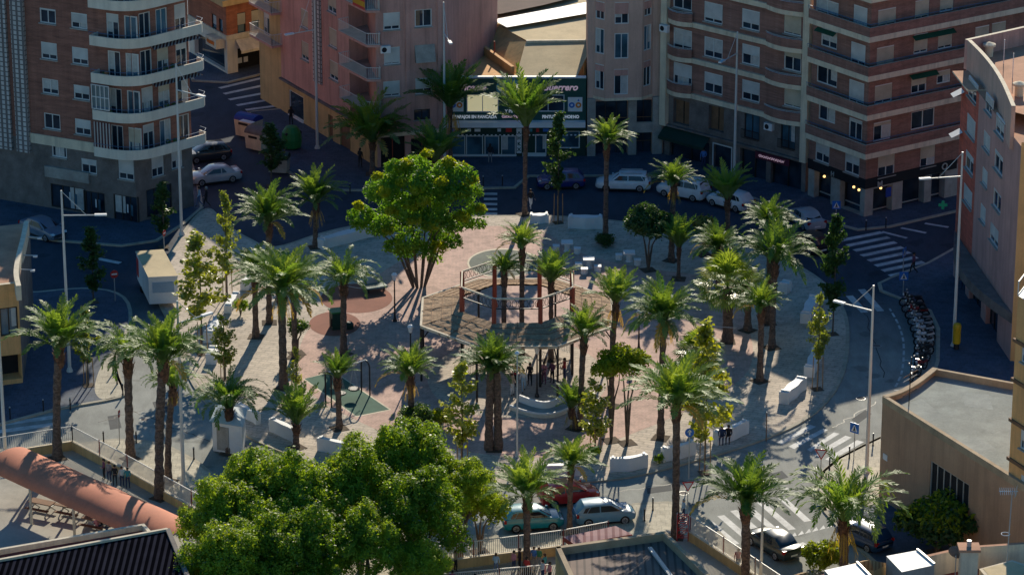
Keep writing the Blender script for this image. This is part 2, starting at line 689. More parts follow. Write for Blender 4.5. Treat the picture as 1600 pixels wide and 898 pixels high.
M['yellow'] = plain('yellow_plastic', (0.62, 0.38, 0.01), 0.5, 0.1)
M['hiviz'] = plain('hi_vis', (0.35, 0.85, 0.02), 0.6, 0.05)
M['pinktext'] = plain('pink_lettering', (0.88, 0.66, 0.72), 0.5, 0.05)
M['canvas'] = plain('orange_canvas', (0.70, 0.235, 0.125), 0.8, 0.10, 0.5, dirt=0.2)
M['mauvecanvas'] = lined('striped_sheet', (0.62, 0.36, 0.34), (0.36, 0.16, 0.16), 2.2, 'x', 0.35)
M['awning'] = lined('striped_awning_cloth', (0.50, 0.46, 0.42), (0.10, 0.04, 0.04), 4.0, 'x', 0.5)
M['greenawn'] = plain('green_awning_cloth', (0.01, 0.10, 0.06), 0.8, 0.15)
M['tyre'] = plain('tyre_rubber', (0.015, 0.015, 0.016), 0.85, 0.2)
M['rim'] = plain('alloy_rim', (0.45, 0.45, 0.46), 0.35, 0.1, metal=0.6)
M['carglass'] = glassmat('car_glass', (0.01, 0.013, 0.016), 0.04)
M['lampred'] = plain('tail_lamp', (0.40, 0.015, 0.015), 0.25, 0.05)
M['lampwhite'] = plain('head_lamp', (0.75, 0.77, 0.78), 0.2, 0.05)
M['globe'] = plain('lamp_globe', (0.82, 0.83, 0.82), 0.3, 0.04)
M['warm'] = glow('warm_bulb', (1.0, 0.62, 0.22), 2.2)
M['greencross'] = glow('green_cross', (0.005, 0.28, 0.15), 0.06)
M['bark'] = plain('tree_bark', (0.135, 0.105, 0.08), 0.9, 0.3, 3.0, bmp=0.5)
M['thatchT'] = None
M['leafF'] = leafmat('ficus_leaf', (0.13, 0.225, 0.022), (0.27, 0.37, 0.034), 0.44, 0.5, 0.25, 0.6)
M['leafB'] = leafmat('flowering_tree_leaf', (0.075, 0.185, 0.02), (0.15, 0.28, 0.03), 0.42, 0.5, 0.3, 0.5)
M['leafY'] = leafmat('yellow_leaf', (0.23, 0.27, 0.012), (0.34, 0.36, 0.018), 0.42, 0.5, 0.3)
M['leafC'] = leafmat('poplar_leaf', (0.15, 0.19, 0.055), (0.27, 0.30, 0.10), 0.36, 0.35, 0.5, 1.5)
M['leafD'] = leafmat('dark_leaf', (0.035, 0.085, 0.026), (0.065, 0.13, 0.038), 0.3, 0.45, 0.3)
M['leafO'] = leafmat('citrus_leaf', (0.16, 0.22, 0.012), (0.29, 0.33, 0.018), 0.44, 0.45, 0.35)
M['frond'] = leafmat('palm_leaf', (0.085, 0.18, 0.036), (0.155, 0.26, 0.054), 0.38, 0.52, 0.25, 1.2)
M['frondg'] = leafmat('grey_palm_leaf', (0.11, 0.195, 0.065), (0.165, 0.255, 0.095), 0.32, 0.52, 0.25, 1.2)
M['frondy'] = leafmat('bright_palm_leaf', (0.14, 0.215, 0.042), (0.21, 0.295, 0.060), 0.40, 0.5, 0.25, 1.2)
M['frondd'] = leafmat('dry_palm_leaf', (0.36, 0.25, 0.06), (0.46, 0.32, 0.08), 0.3, 0.6, 0.2, 1.2)
M['glowpane'] = glow('cream_reflection', (0.85, 0.74, 0.42), 0.42)  # emission imitates a bright cream reflection in the window
M['letter'] = glow('white_lettering_glow', (0.80, 0.84, 0.86), 0.14)  # added self-glow brightens the white letters in the shade
M['pinktext'] = glow('pink_letters_glow', (0.86, 0.60, 0.66), 0.18)  # pink script brightened by the same added glow


def _lattice():
    m, t, p = _mat('white_lattice_blocks')
    g = t.nodes.new('ShaderNodeNewGeometry')
    sx = t.nodes.new('ShaderNodeSeparateXYZ')
    lnk(t, g.outputs['Position'], sx.inputs[0])
    ad = t.nodes.new('ShaderNodeMath')
    lnk(t, sx.outputs[0], ad.inputs[0])
    lnk(t, sx.outputs[1], ad.inputs[1])
    cx = t.nodes.new('ShaderNodeCombineXYZ')
    lnk(t, ad.outputs[0], cx.inputs[0])
    lnk(t, sx.outputs[2], cx.inputs[1])
    b = t.nodes.new('ShaderNodeTexBrick')
    lnk(t, cx.outputs[0], b.inputs['Vector'])
    b.offset = 0.0
    b.inputs['Scale'].default_value = 1.0
    b.inputs['Brick Width'].default_value = 0.22
    b.inputs['Row Height'].default_value = 0.40
    b.inputs['Mortar Size'].default_value = 0.05
    b.inputs['Color1'].default_value = (0.62, 0.60, 0.56, 1)
    b.inputs['Color2'].default_value = (0.55, 0.53, 0.5, 1)
    b.inputs['Mortar'].default_value = (0.16, 0.145, 0.14, 1)
    s = noise(t, pos(t, 1, 1, 0.3), 0.8, 4)
    col = mix(t, b.outputs['Color'], ramp(t, s, [(0.3, 0.75), (0.7, 1.1)]), 1.0, 'MULTIPLY')
    lnk(t, col, p.inputs['Base Color'])
    bump(t, p, b.outputs['Fac'], -0.8, 0.08)
    return m


def _trunkmat(name, c, c2, ring):
    m, t, p = _mat(name)
    tc = t.nodes.new('ShaderNodeTexCoord')
    mp = t.nodes.new('ShaderNodeMapping')
    mp.inputs['Scale'].default_value = (4, 4, ring)
    lnk(t, tc.outputs['Object'], mp.inputs['Vector'])
    a = noise(t, mp.outputs[0], 1.0, 4, 0.65)
    b = noise(t, pos(t), 9, 3)
    col = ramp(t, a, [(0.35, c), (0.65, c2)])
    col = mix(t, col, ramp(t, b, [(0.3, 0.6), (0.7, 1.2)]), 1.0, 'MULTIPLY')
    lnk(t, col, p.inputs['Base Color'])
    p.inputs['Roughness'].default_value = 0.9
    bump(t, p, a, 0.9, 0.08)
    return m


def _thatch(name, c, c2):
    m, t, p = _mat(name)
    a = noise(t, pos(t, 9, 9, 9), 1.0, 5, 0.7)
    b = noise(t, pos(t, 1.0, 1.0, 5.0), 2.2, 5, 0.7)
    col = ramp(t, a, [(0.3, c), (0.7, c2)])
    col = mix(t, col, ramp(t, b, [(0.35, 0.6), (0.65, 1.12)]), 1.0, 'MULTIPLY')
    lnk(t, col, p.inputs['Base Color'])
    p.inputs['Roughness'].default_value = 0.95
    bump(t, p, a, 0.8, 0.06)
    return m


M['lattice'] = _lattice()
M['trunk'] = _trunkmat('palm_trunk', (0.075, 0.05, 0.038), (0.215, 0.15, 0.115), 6.0)
M['boot'] = _trunkmat('palm_boot', (0.075, 0.038, 0.024), (0.22, 0.115, 0.065), 5.0)
M['thatch'] = _thatch('cane_thatch', (0.34, 0.205, 0.11), (0.66, 0.45, 0.27))

M['mauveH'] = plain('rose_brown_render', (0.60, 0.34, 0.29), 0.85, 0.12, 0.5, dirt=0.25, streak=True)

M['curtw'] = plain('white_curtain', (.55, .54, .50), .9, .15, 3.0)
M['curtb'] = plain('brown_curtain', (.26, .17, .11), .9, .2, 3.0)

M['coping'] = plain('worn_coping', (.50, .37, .23), .85, .2, .8, dirt=.3)
# ================================================================= SETTING
mb = MB()
mb.quad((-1500, -1500, 0), (1500, -1500, 0), (1500, 1500, 0), (-1500, 1500, 0), M['paveshade'])
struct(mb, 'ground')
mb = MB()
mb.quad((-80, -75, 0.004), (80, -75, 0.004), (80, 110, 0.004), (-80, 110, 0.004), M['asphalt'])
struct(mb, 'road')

PLAZA = [(1322, 490), (1327, 540), (1318, 588), (1292, 630), (1247, 665), (1172, 696), (1082, 723), (990, 746), (900, 756), (800, 758),
         (700, 756), (600, 746), (500, 726), (420, 700), (355, 663), (307, 613), (281, 560), (266, 512), (246, 466), (258, 412), (280, 372),
         (308, 336), (330, 328), (352, 350), (390, 374), (430, 387), (500, 366), (560, 353), (650, 344), (770, 339), (870, 339), (960, 346),
         (1060, 360), (1150, 380), (1235, 410), (1292, 446)]
plaza_line = catmull(gp(*PLAZA), 5)


def slab(name, poly, z, mat, kerb=True):
    mb = MB()
    if kerb:
        mb.prism(poly, 0.002, z, M['kerb'], mat, bottom=False)
        n = len(poly)
        a = sum(poly[i][0] * poly[(i + 1) % n][1] - poly[(i + 1) % n][0] * poly[i][1] for i in range(n))
        pl = poly if a > 0 else poly[::-1]
        cl = pl + [pl[0]]
        inn = offset_line(cl, -0.28)
        for i in range(n):
            p, q, r, s = cl[i], cl[i + 1], inn[i + 1], inn[i]
            mb.quad((p[0], p[1], z + .004), (q[0], q[1], z + .004), (r[0], r[1], z + .004), (s[0], s[1], z + .004), M['kerb'])
    else:
        mb.poly([(p[0], p[1], z) for p in poly], mat)
    return struct(mb, name)


slab('plaza_pavement', plaza_line, 0.12, M['plaza'])
PZ = 0.124
# pink paving of the middle, red playground rounds, green mat, oval bed
pinkp = catmull(gp((470, 540), (520, 480), (640, 400), (700, 362), (830, 358), (900, 395), (1000, 420), (1120, 440), (1165, 500), (1170, 580),
                   (1080, 640), (960, 690), (880, 715), (760, 712), (640, 690), (560, 660), (480, 610)), 6)
slab('pink_paving', pinkp, PZ, M['pink'], False)
lightp = catmull(gp((668, 590), (720, 545), (810, 530), (900, 545), (950, 590), (915, 640), (810, 655), (705, 640)), 6)
slab('gazebo_paving', lightp, PZ + .004, M['plaza'], False)


def disc(px, py, rx, ry, z, n=36):
    return [tuple(G(px + rx * math.cos(2 * math.pi * i / n), py + ry * math.sin(2 * math.pi * i / n), z)[:2]) for i in range(n)]


slab('red_playground_surface', disc(557, 466, 56, 23, PZ), PZ + .006, M['redrub'], False)
slab('red_playground_surface', disc(523, 506, 40, 19, PZ), PZ + .006, M['redrub'], False)
mat_px = [(476, 594), (521, 583), (608, 642), (557, 652)]
slab('green_mat_border', gp((473, 594.5), (521, 581.5), (612, 642.5), (556, 654)), PZ + .004, M['cream'], False)
slab('green_play_mat', gp(*mat_px), PZ + .008, M['greenmat'], False)
slab('oval_bed_border', disc(786, 411, 56, 23, PZ), PZ + .006, M['cream'], False)
slab('oval_bed', disc(786, 411, 53, 21, PZ), PZ + .010, plain('bed_green_grey', (0.20, 0.22, 0.18), 0.9, 0.25, 0.9), False)

# pavements beyond the ring road
backk = [(-140, 350), (-40, 362), (90, 378), (190, 386), (246, 378), (288, 352), (318, 326), (312, 290), (296, 240), (270, 150), (230, 60), (-140, 60)]
slab('pavement_west', gp(*backk), 0.12, M['paveshade'])
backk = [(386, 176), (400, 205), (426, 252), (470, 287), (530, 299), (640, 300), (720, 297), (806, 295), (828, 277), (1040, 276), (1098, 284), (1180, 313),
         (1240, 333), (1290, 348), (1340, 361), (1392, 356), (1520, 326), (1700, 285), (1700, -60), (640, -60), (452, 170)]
slab('pavement_north', gp(*backk), 0.12, M['paveshade'])
slab('pavement_far', gp((300, 128), (356, 131), (448, 108), (470, 60), (420, 0), (250, 0)), 0.12, M['paveshade'])
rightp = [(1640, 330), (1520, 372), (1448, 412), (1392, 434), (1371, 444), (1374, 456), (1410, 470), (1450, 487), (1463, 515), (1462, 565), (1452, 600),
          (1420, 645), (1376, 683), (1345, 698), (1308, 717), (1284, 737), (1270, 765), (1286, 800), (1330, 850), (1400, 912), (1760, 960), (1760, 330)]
slab('pavement_east', gp(*rightp), 0.12, M['paveshade'])
slab('sunlit_paving', gp((1376, 684), (1345, 699), (1308, 718), (1285, 738), (1272, 765), (1288, 800), (1376, 790), (1376, 745)), PZ, M['pave'], False)  # paler slabs paint the sunlit corner of the shade-coloured pavement
southp = [(118, 695), (180, 687), (230, 690), (265, 698), (310, 722), (350, 755), (420, 800), (520, 825), (650, 835), (780, 838), (930, 836), (950, 812),
          (963, 797), (990, 788), (1045, 785), (1085, 797), (1110, 815), (1195, 910), (1240, 970), (-160, 970), (-160, 716)]
slab('pavement_south', gp(*southp), 0.12, M['pave'])
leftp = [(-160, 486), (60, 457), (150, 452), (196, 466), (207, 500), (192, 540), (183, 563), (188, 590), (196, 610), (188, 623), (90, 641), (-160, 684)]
slab('pavement_island', catmull(gp(*leftp), 3), 0.12, M['paveshade'])
slab('sunlit_paving', catmull(gp((182, 545), (181, 563), (186, 590), (193, 609), (187, 620), (160, 626), (148, 610), (158, 575)), 4), PZ, M['pave'], False)  # paler slabs paint the sunlit sliver of the island

yard = gp((-160, 755), (0, 726), (116, 707), (300, 804), (470, 890), (640, 904), (740, 890), (885, 870), (952, 857), (1050, 829), (1075, 846), (1160, 905), (1230, 975), (-160, 990))
slab('school_yard', yard, PZ + .004, M['yard'], False)

# ---- painted markings, one sheet of paint on the asphalt
mb = MB()
RZ = 0.008


def stripe(a, b, wpx=None, wm=0.45):
    p, q = G(*a), G(*b)
    d = (q - p).normalized()
    n = Vector((-d.y, d.x, 0)) * wm / 2
    k = 4
    for i in range(k):
        s, e = p.lerp(q, i / k), p.lerp(q, (i + 1) / k)
        mb.quad((s - n + Vector((0, 0, RZ))), (e - n + Vector((0, 0, RZ))), (e + n + Vector((0, 0, RZ))), (s + n + Vector((0, 0, RZ))), M['roadpaint'])


def lerp2(a, b, t):
    return (a[0] + (b[0] - a[0]) * t, a[1] + (b[1] - a[1]) * t)


for i in range(8):
    stripe(lerp2((1313, 376), (1390, 431), i / 7), lerp2((1378, 363), (1454, 417), i / 7), wm=0.55)
for a, b in (((1378, 362), (1417, 372)), ((1408, 356), (1447, 364)), ((1445, 349), (1482, 355))):
    stripe(a, b, wm=0.35)
for a, b in (((1346, 452), (1376, 486)), ((1327, 462), (1351, 488)), ((1303, 480), (1318, 497))):
    stripe(a, b, wm=0.55)
for q in (((1214, 690), (1222, 694), (1275, 666), (1266, 663)), ((1232, 697), (1241, 701), (1294, 671), (1286, 669)), ((1261, 702), (1267, 705), (1312, 677), (1303, 675)),
          ((1270, 710), (1279, 713), (1331, 683), (1321, 680)), ((1289, 717), (1297, 719.5), (1350, 690), (1339, 687))):
    mb.poly([G(*p, RZ) for p in q][::-1], M['roadpaint'])
for a, b in (((1107, 814), (1150, 850)), ((1126, 805), (1174, 846)), ((1146, 797), (1197, 841)), ((1166, 790), (1218, 834)), ((1187, 783), (1238, 827)), ((1220, 776), (1262, 814))):
    stripe(a, b, wm=0.5)
for i in range(6):
    c = lerp2((1240, 836), (1296, 822), i / 5)
    mb.poly([G(c[0] - 5, c[1] + 3, RZ), G(c[0] + 5, c[1], RZ), G(c[0] + 2, c[1] - 5, RZ)], M['roadpaint'])
mb.poly([tuple(p) + (RZ,) for p in disc(1226, 765, 8, 4.5, 0, 16)], M['roadpaint'])
stripe((1250, 848), (1292, 868), wm=0.5)
for a, b in (((343, 138), (440, 115)), ((350, 147), (443, 127)), ((358, 156), (443, 140)), ((370, 165), (443, 152)), ((384, 172), (443, 164))):
    stripe(a, b, wm=0.5)
for y in (303, 311, 319, 327, 334):
    stripe((756, y), (777, y), wm=0.55)
for a, b in (((-40, 657), (86, 640)), ((-40, 668), (86, 651)), ((-40, 679), (88, 662))):
    stripe(a, b, wm=0.6)
bay = catmull(gp((1390, 482), (1403, 505), (1411, 530), (1412, 558), (1408, 585), (1397, 608)), 8, False)
for i in range(0, len(bay) - 2, 3):
    a, b = Vector((*bay[i], RZ)), Vector((*bay[i + 2], RZ))
    n = Vector((-(b - a).y, (b - a).x, 0)).normalized() * 0.08
    mb.quad(a - n, b - n, b + n, a + n, M['roadpaint'])
stripe((1412, 562), (1440, 566), wm=0.12)
stripe((1397, 609), (1408, 610), wm=0.14)
stripe((152, 404), (188, 411), wm=0.5)
struct(mb, 'road_markings')

# patched and worn spots of the road: repairs, covers, tyre-dark lanes
pm = plain('patch_asphalt', (0.10, 0.105, 0.105), 0.9, 0.2, 0.8)
mb = MB()
for q in (((238, 628), (262, 622), (272, 640), (246, 647)), ((1330, 655), (1352, 640), (1362, 646), (1340, 662)), ((1010, 762), (1048, 757), (1050, 766), (1012, 771)), ((1195, 742), (1222, 735), (1232, 745), (1204, 753)), ((168, 650), (185, 647), (190, 668), (172, 671))):
    mb.poly([G(*p, .0075) for p in q][::-1], pm)
tar = plain('tar_line', (0.03, 0.03, 0.032), 0.6, 0.2)
rr = random.Random(8)
for (a, b) in (((205, 640), (330, 690)), ((1300, 668), (1372, 628)), ((940, 772), (1090, 748)), ((1120, 740), (1235, 800)), ((520, 770), (700, 790)), ((1345, 470), (1382, 590)), ((150, 660), (225, 640))):
    p, q = G(*a, .0078), G(*b, .0078)
    n = 14
    pts = [p.lerp(q, i / n) + Vector((rr.uniform(-.18, .18), rr.uniform(-.18, .18), 0)) for i in range(n + 1)]
    for i in range(n):
        d = (pts[i + 1] - pts[i]).normalized()
        s_ = Vector((-d.y, d.x, 0)) * .035
        mb.quad(pts[i] - s_, pts[i + 1] - s_, pts[i + 1] + s_, pts[i] + s_, tar)
struct(mb, 'road_patches')
for i, (x, y, lab) in enumerate(((226, 655, 'round manhole cover in the sunny side street'), (1345, 622, 'round manhole cover on the ring road by the lower zebra crossing'), (1068, 770, 'round manhole cover on the road past the steel blue hatchback'), (1370, 540, 'round manhole cover in the shaded ring road'))):
    g = G(x, y, .008)
    t = thing('manhole_cover', g, lab, 'manhole cover')
    m_ = MB()
    m_.lathe([(.34, 0), (.34, .006)], M['metal'], n=16)
    m_.build('ring', t, local=True)
    m_ = MB()
    m_.lathe([(.30, .006), (.30, .010)], M['stone'], n=16)
    m_.build('lid', t, local=True)
# ================================================================= BUILDINGS
class Wall:
    """A vertical plane over the ground line p0-p1 (as seen, p0 on the left)."""

    def __init__(s, p0, p1):
        s.p = Vector((p0[0], p0[1], 0))
        q = Vector((p1[0], p1[1], 0))
        s.L = (q - s.p).length
        s.d = (q - s.p).normalized()
        s.n = Vector((s.d.y, -s.d.x, 0))
        s.rz = math.atan2(s.d.y, s.d.x)

    def pt(s, u, z, off=0.0):
        return s.p + s.d * u + s.n * off + Vector((0, 0, z))

    def uv(s, px, py, off=0.0):
        d = ray(px, py)
        o = Vector((0, CAMY, CAMZ))
        t = (s.p + s.n * off - o).dot(s.n) / d.dot(s.n)
        q = o + d * t
        return (q - s.p).dot(s.d), q.z

    def rect(s, a, b, c, d):
        """pixel box -> (u0, u1, z0, z1)"""
        mx, my = (a + c) / 2, (b + d) / 2
        return s.uv(a, my)[0], s.uv(c, my)[0], s.uv(mx, d)[1], s.uv(mx, b)[1]


def face(mb, w, u0, u1, z0, z1, mat, holes=(), dep=0.2, off=0.0, lit=None):
    """Wall skin with real openings: grid cells with reveals round each hole."""
    hs = [(max(u0, a), min(u1, b), max(z0, c), min(z1, d)) for a, b, c, d in holes]
    hs = [h for h in hs if h[1] - h[0] > .05 and h[3] - h[2] > .05]
    us = sorted(set([u0, u1] + [x for h in hs for x in h[:2]]))
    zs = sorted(set([z0, z1] + [x for h in hs for x in h[2:]]))
    for i in range(len(us) - 1):
        run = None
        for j in range(len(zs) - 1):
            cu, cz = (us[i] + us[i + 1]) / 2, (zs[j] + zs[j + 1]) / 2
            if any(h[0] < cu < h[1] and h[2] < cz < h[3] for h in hs):
                continue
            mb.quad(w.pt(us[i], zs[j], off), w.pt(us[i + 1], zs[j], off), w.pt(us[i + 1], zs[j + 1], off), w.pt(us[i], zs[j + 1], off), mat)
    for a, b, c, d in hs:
        for (p, q) in (((a, c), (b, c)), ((b, c), (b, d)), ((b, d), (a, d)), ((a, d), (a, c))):
            mb.quad(w.pt(p[0], p[1], off), w.pt(p[0], p[1], off - dep), w.pt(q[0], q[1], off - dep), w.pt(q[0], q[1], off), mat)


WC = {}
CR = random.Random(77)


def win_meshes(wd, ht, fr, shut, frame, glass, split, sill):
    """Meshes of one window, origin at the middle of its lower edge, +y into the wall."""
    key = (wd, ht, fr, shut, frame, glass, split, sill)
    if key in WC:
        return WC[key]
    x, t = wd / 2, 0.085
    mb = MB()
    y = 0.09
    for c, s in (((-x + t / 2, y, ht / 2), (t, .1, ht)), ((x - t / 2, y, ht / 2), (t, .1, ht)), ((0, y, t / 2), (wd - 2 * t, .1, t)), ((0, y, ht - t / 2), (wd - 2 * t, .1, t))):
        mb.box(c, s, M[frame])
    for k in range(1, split):
        mb.box((-x + wd * k / split, y, ht / 2), (t * .8, .07, ht - 2 * t), M[frame])
    out = {'window': mb.mesh('window')}
    mb = MB()
    y = 0.11
    mb.quad((-x + t, y, t), (x - t, y, t), (x - t, y, ht - t), (-x + t, y, ht - t), M[glass])
    out['pane'] = mb.mesh('pane')
    if fr > 0.02:
        mb = MB()
        h = (ht - 2 * t) * fr
        mb.box((0, 0.04, ht - t - h / 2), (wd - .05, .03, h), M[shut])
        out['shutter'] = mb.mesh('shutter')
    if sill:
        mb = MB()
        mb.box((0, -0.02, -0.045), (wd + .16, .22, .085), M[sill])
        out['sill'] = mb.mesh('sill')
    WC[key] = out
    return out


def window(root, w, u0, u1, z0, z1, fr=0.5, shut='shutter', frame='frame', glass='glass', split=2, sill='stoneb', off=0.0, label=None):
    wd, ht = round((u1 - u0) / .05) * .05, round((z1 - z0) / .05) * .05
    ms = win_meshes(round(wd, 2), round(ht, 2), round(fr, 2), shut, frame, glass, split, sill)
    loc = w.pt((u0 + u1) / 2, z0, off - 0.002) - wloc(root)
    o = place('window', ms['window'], root, loc, w.rz, label)
    for k in ('pane', 'shutter', 'sill'):
        if k in ms:
            place(k, ms[k], o)
    r_ = CR.random()
    if glass in ('glass', 'glassb') and fr < .7 and r_ < .55:
        key = ('curtain', round(wd, 2), round(ht, 2), round(fr, 1), int(r_ * 10))
        if key not in WC:
            c = MB()
            a, b = ((-.46, -.04), (.04, .46), (-.46, .46), (-.46, -.2), (.16, .46), (-.3, .3))[int(r_ * 10)]
            top = ht - .09 - (ht - .14) * fr
            bot = .09 if int(r_ * 10) % 2 else ht * .3
            if top - bot > .1:
                n = 8
                for i in range(n):
                    x0, x1 = wd * (a + (b - a) * i / n), wd * (a + (b - a) * (i + 1) / n)
                    y0, y1 = .100 + .006 * (i % 2), .100 + .006 * ((i + 1) % 2)
                    c.quad((x0, y0, bot), (x1, y1, bot), (x1, y1, top), (x0, y0, top), M['curtb' if int(r_ * 10) == 3 else 'curtw'])
            WC[key] = c.mesh('curtain') if c.f else None
        if WC[key]:
            place('curtain', WC[key], o)
    return o


def prect(w, boxes):
    return [w.rect(*b[:4]) for b in boxes]


def text(s, size, mat, w, u, z, off, root, name='lettering', shear=0.0, align='CENTER', sx=1.0, bold=0.0, depth=0.03):
    cu = bpy.data.curves.new(name, 'FONT')
    cu.body = s
    cu.size = size
    cu.align_x = align
    cu.align_y = 'BOTTOM_BASELINE'
    cu.extrude = depth
    cu.offset = bold
    cu.shear = shear
    ob = bpy.data.objects.new('tmp', cu)
    COL.objects.link(ob)
    dg = bpy.context.evaluated_depsgraph_get()
    me = bpy.data.meshes.new_from_object(ob.evaluated_get(dg))
    bpy.data.objects.remove(ob)
    bpy.data.curves.remove(cu)
    me.materials.clear()
    me.materials.append(mat)
    me.transform(Matrix.Diagonal((sx, 1, 1, 1)))
    me.transform(Matrix.Rotation(math.pi / 2, 4, 'X'))
    o = place(name, me, root, w.pt(u, z, off) - wloc(root), w.rz)
    return o


def rail(mb, pts, z0, h, mat, gap=0.14, r=0.014, top=0.03, low=True):
    """Balustrade along a polyline: top rail, foot rail and bars."""
    for i in range(len(pts) - 1):
        a, b = Vector((pts[i][0], pts[i][1], 0)), Vector((pts[i + 1][0], pts[i + 1][1], 0))
        L = (b - a).length
        up = Vector((0, 0, 1))
        mb.beam(a + up * (z0 + h), b + up * (z0 + h), top * 1.6, top * 1.6, mat)
        if low:
            mb.beam(a + up * (z0 + .06), b + up * (z0 + .06), top, top, mat)
        k = max(1, int(L / gap))
        for j in range(k + 1):
            p = a.lerp(b, j / k)
            mb.beam(p + up * (z0 + .05), p + up * (z0 + h), r * 2, r * 2, mat)


def ac_unit(root, w, u, z, off=0.0):
    mb = MB()
    mt = Matrix.Rotation(w.rz, 3, 'Z')
    mb.box(w.pt(u, z, off + .2), (.85, .34, .6), M['bright'], mtx=mt)
    o = mb.build('air_conditioner', root)
    g = MB()
    c = w.pt(u - .12, z, off + .375)
    ring = [c + w.d * (.22 * math.cos(t * math.pi / 8)) + Vector((0, 0, .22 * math.sin(t * math.pi / 8))) for t in range(16)]
    g.poly(ring, M['dark'])
    g.build('fan_grille', o)


# ------------------------------------------------ A: brick block with wrap-round white balconies
A0, A1, A2 = G(-25, 309), G(215, 350), G(303, 324)
WA, WB = Wall(A0, A1), Wall(A1, A2)
HA = 22.0
rA = thing('apartment_block', (*((A0 + A1) / 2)[:2], 0), 'dark red brick apartment block with curved white balconies wrapped round its corner', 'building')
boxesA = []
for y0, y1, x0, f in ((14, 40, 62, .05), (67, 96, 64, .75), (124, 150, 66, .0), (178, 205, 69, .0)):
    boxesA.append((x0, y0, x0 + 25, y1 - 3, f))
for y0, y1, x0, f in ((21, 48, 111, .65), (75, 104, 112.5, .72), (134, 159, 115, .6), (187, 214, 117, .6)):
    boxesA.append((x0, y0, x0 + 25, y1 - 3, f))
for (x0, y0) in ((60, -41), (109, -35)):
    boxesA.append((x0, y0, x0 + 25, y0 + 26, .3))
boxesA += [(81, 225, 104, 246, 0.0), (127, 249, 151, 271, .4)]
baseb = [(80, 291, 134, 327), (131, 300, 164, 338), (178, 306, 216, 346)]
uBal = WA.uv(160, 250)[0]
ZB0, ZST = 5.75, 3.06
doorsA = []
for k in range(6):
    z = ZB0 + k * ZST + .1
    for a in (uBal + .9, uBal + 2.55):
        doorsA.append((WA, a, a + 1.15, z, z + 2.2, k))
    for a in (.9, 2.6, 4.5):
        doorsA.append((WB, a, a + 1.15, z, z + 2.2, k))
mezz = [(185, 246, 209, 281, .75)]
hA = prect(WA, boxesA) + prect(WA, mezz)
mb = MB()
face(mb, WA, 0, WA.L, ZB0, HA, M['brickA'], hA + [d[1:5] for d in doorsA if d[0] is WA])
mezzB = [(237, 243, 256, 276, .6), (268, 233, 285, 263, .6)]
hB = prect(WB, mezzB)
face(mb, WB, 0, WB.L, ZB0, HA, M['brickA'], [d[1:5] for d in doorsA if d[0] is WB])
back = [WB.pt(WB.L, 0), WB.pt(WB.L, 0) + Vector((-4, 14, 0)), WA.pt(0, 0) + Vector((4, 18, 0)), WA.pt(0, 0)]
for a, b in zip(back[:-1], back[1:]):
    mb.quad(a, b, b + Vector((0, 0, HA)), a + Vector((0, 0, HA)), M['brickA'])
mb.poly([p + Vector((0, 0, HA)) for p in (WA.pt(0, 0), A1, A2, back[1], back[2])], M['brownroof'])
mb.build('brick_wall', rA)
mb = MB()
hbase = prect(WA, baseb)
face(mb, WA, 0, WA.L, 0, ZB0, M['stone'], hbase + hA, dep=.35)
face(mb, WB, 0, WB.L, 0, ZB0, M['stone'], hB + [(1.0, 3.6, .3, 2.6)], dep=.35)
mb.build('stone_base', rA)
mb = MB()
ua_ = WA.uv(47, 210)[0]
mb.box(WA.pt((ua_ + uBal) / 2, ZB0 + .12, .04), (uBal - ua_ - .05, .12, .80), M['cream'], WA.rz)
mb.box(WA.pt(WA.uv(107, 295)[0], 3.25, .1), (4.2, .2, .9), M['stoneb'], WA.rz)
mb.build('string_course', rA)
for b, r in zip(boxesA, prect(WA, boxesA)):
    window(rA, WA, *r, fr=b[4])
for b, r in zip(mezz, prect(WA, mezz)):
    window(rA, WA, *r, fr=b[4])
for b, r in zip(mezzB, hB):
    window(rA, WB, *r, fr=b[4])
for i, (ww, a, b, c, d, k) in enumerate(doorsA):
    f = (0.0, 0.0, .55, .0, .3)[(i * 7 + k * 3) % 5]
    g = ('glass', 'glassb')[(i + k) % 2]
    window(rA, ww, a, b, c, d, fr=f, glass=g, sill=None, shut=('shutter', 'shutterc')[(i + k * 3) % 2])
for r in hbase:
    o = window(rA, WA, *r, fr=0, frame='fdark', glass='glass', split=3, sill=None)
    o.name = 'shop_window'
    for k in range(3):
        u = r[0] + (r[1] - r[0]) * (.2 + .3 * k)
        p = MB()
        p.box(WA.pt(u, r[2] + 1.1, -.28 + .16), (.32, .02, .9 - .2 * (k % 2)), (M['red'], M['lampwhite'], M['glassb'])[k], WA.rz)
        p.build('poster', o).matrix_parent_inverse = Matrix.Identity(4)
window(rA, WB, 1.0, 3.6, .3, 2.6, fr=0, frame='fdark', split=3, sill=None).name = 'shop_window'
# tiled ribs
for (xa, xb) in ((-12, 17), (25, 45)):
    u0, u1 = WA.uv(xa, 150)[0], WA.uv(xb, 150)[0]
    mb = MB()
    mb.box(WA.pt((u0 + u1) / 2, (HA + 4.6) / 2, .12), (u1 - u0, .3, HA - 4.6), M['lattice'], WA.rz)
    mb.build('tile_lattice', rA)
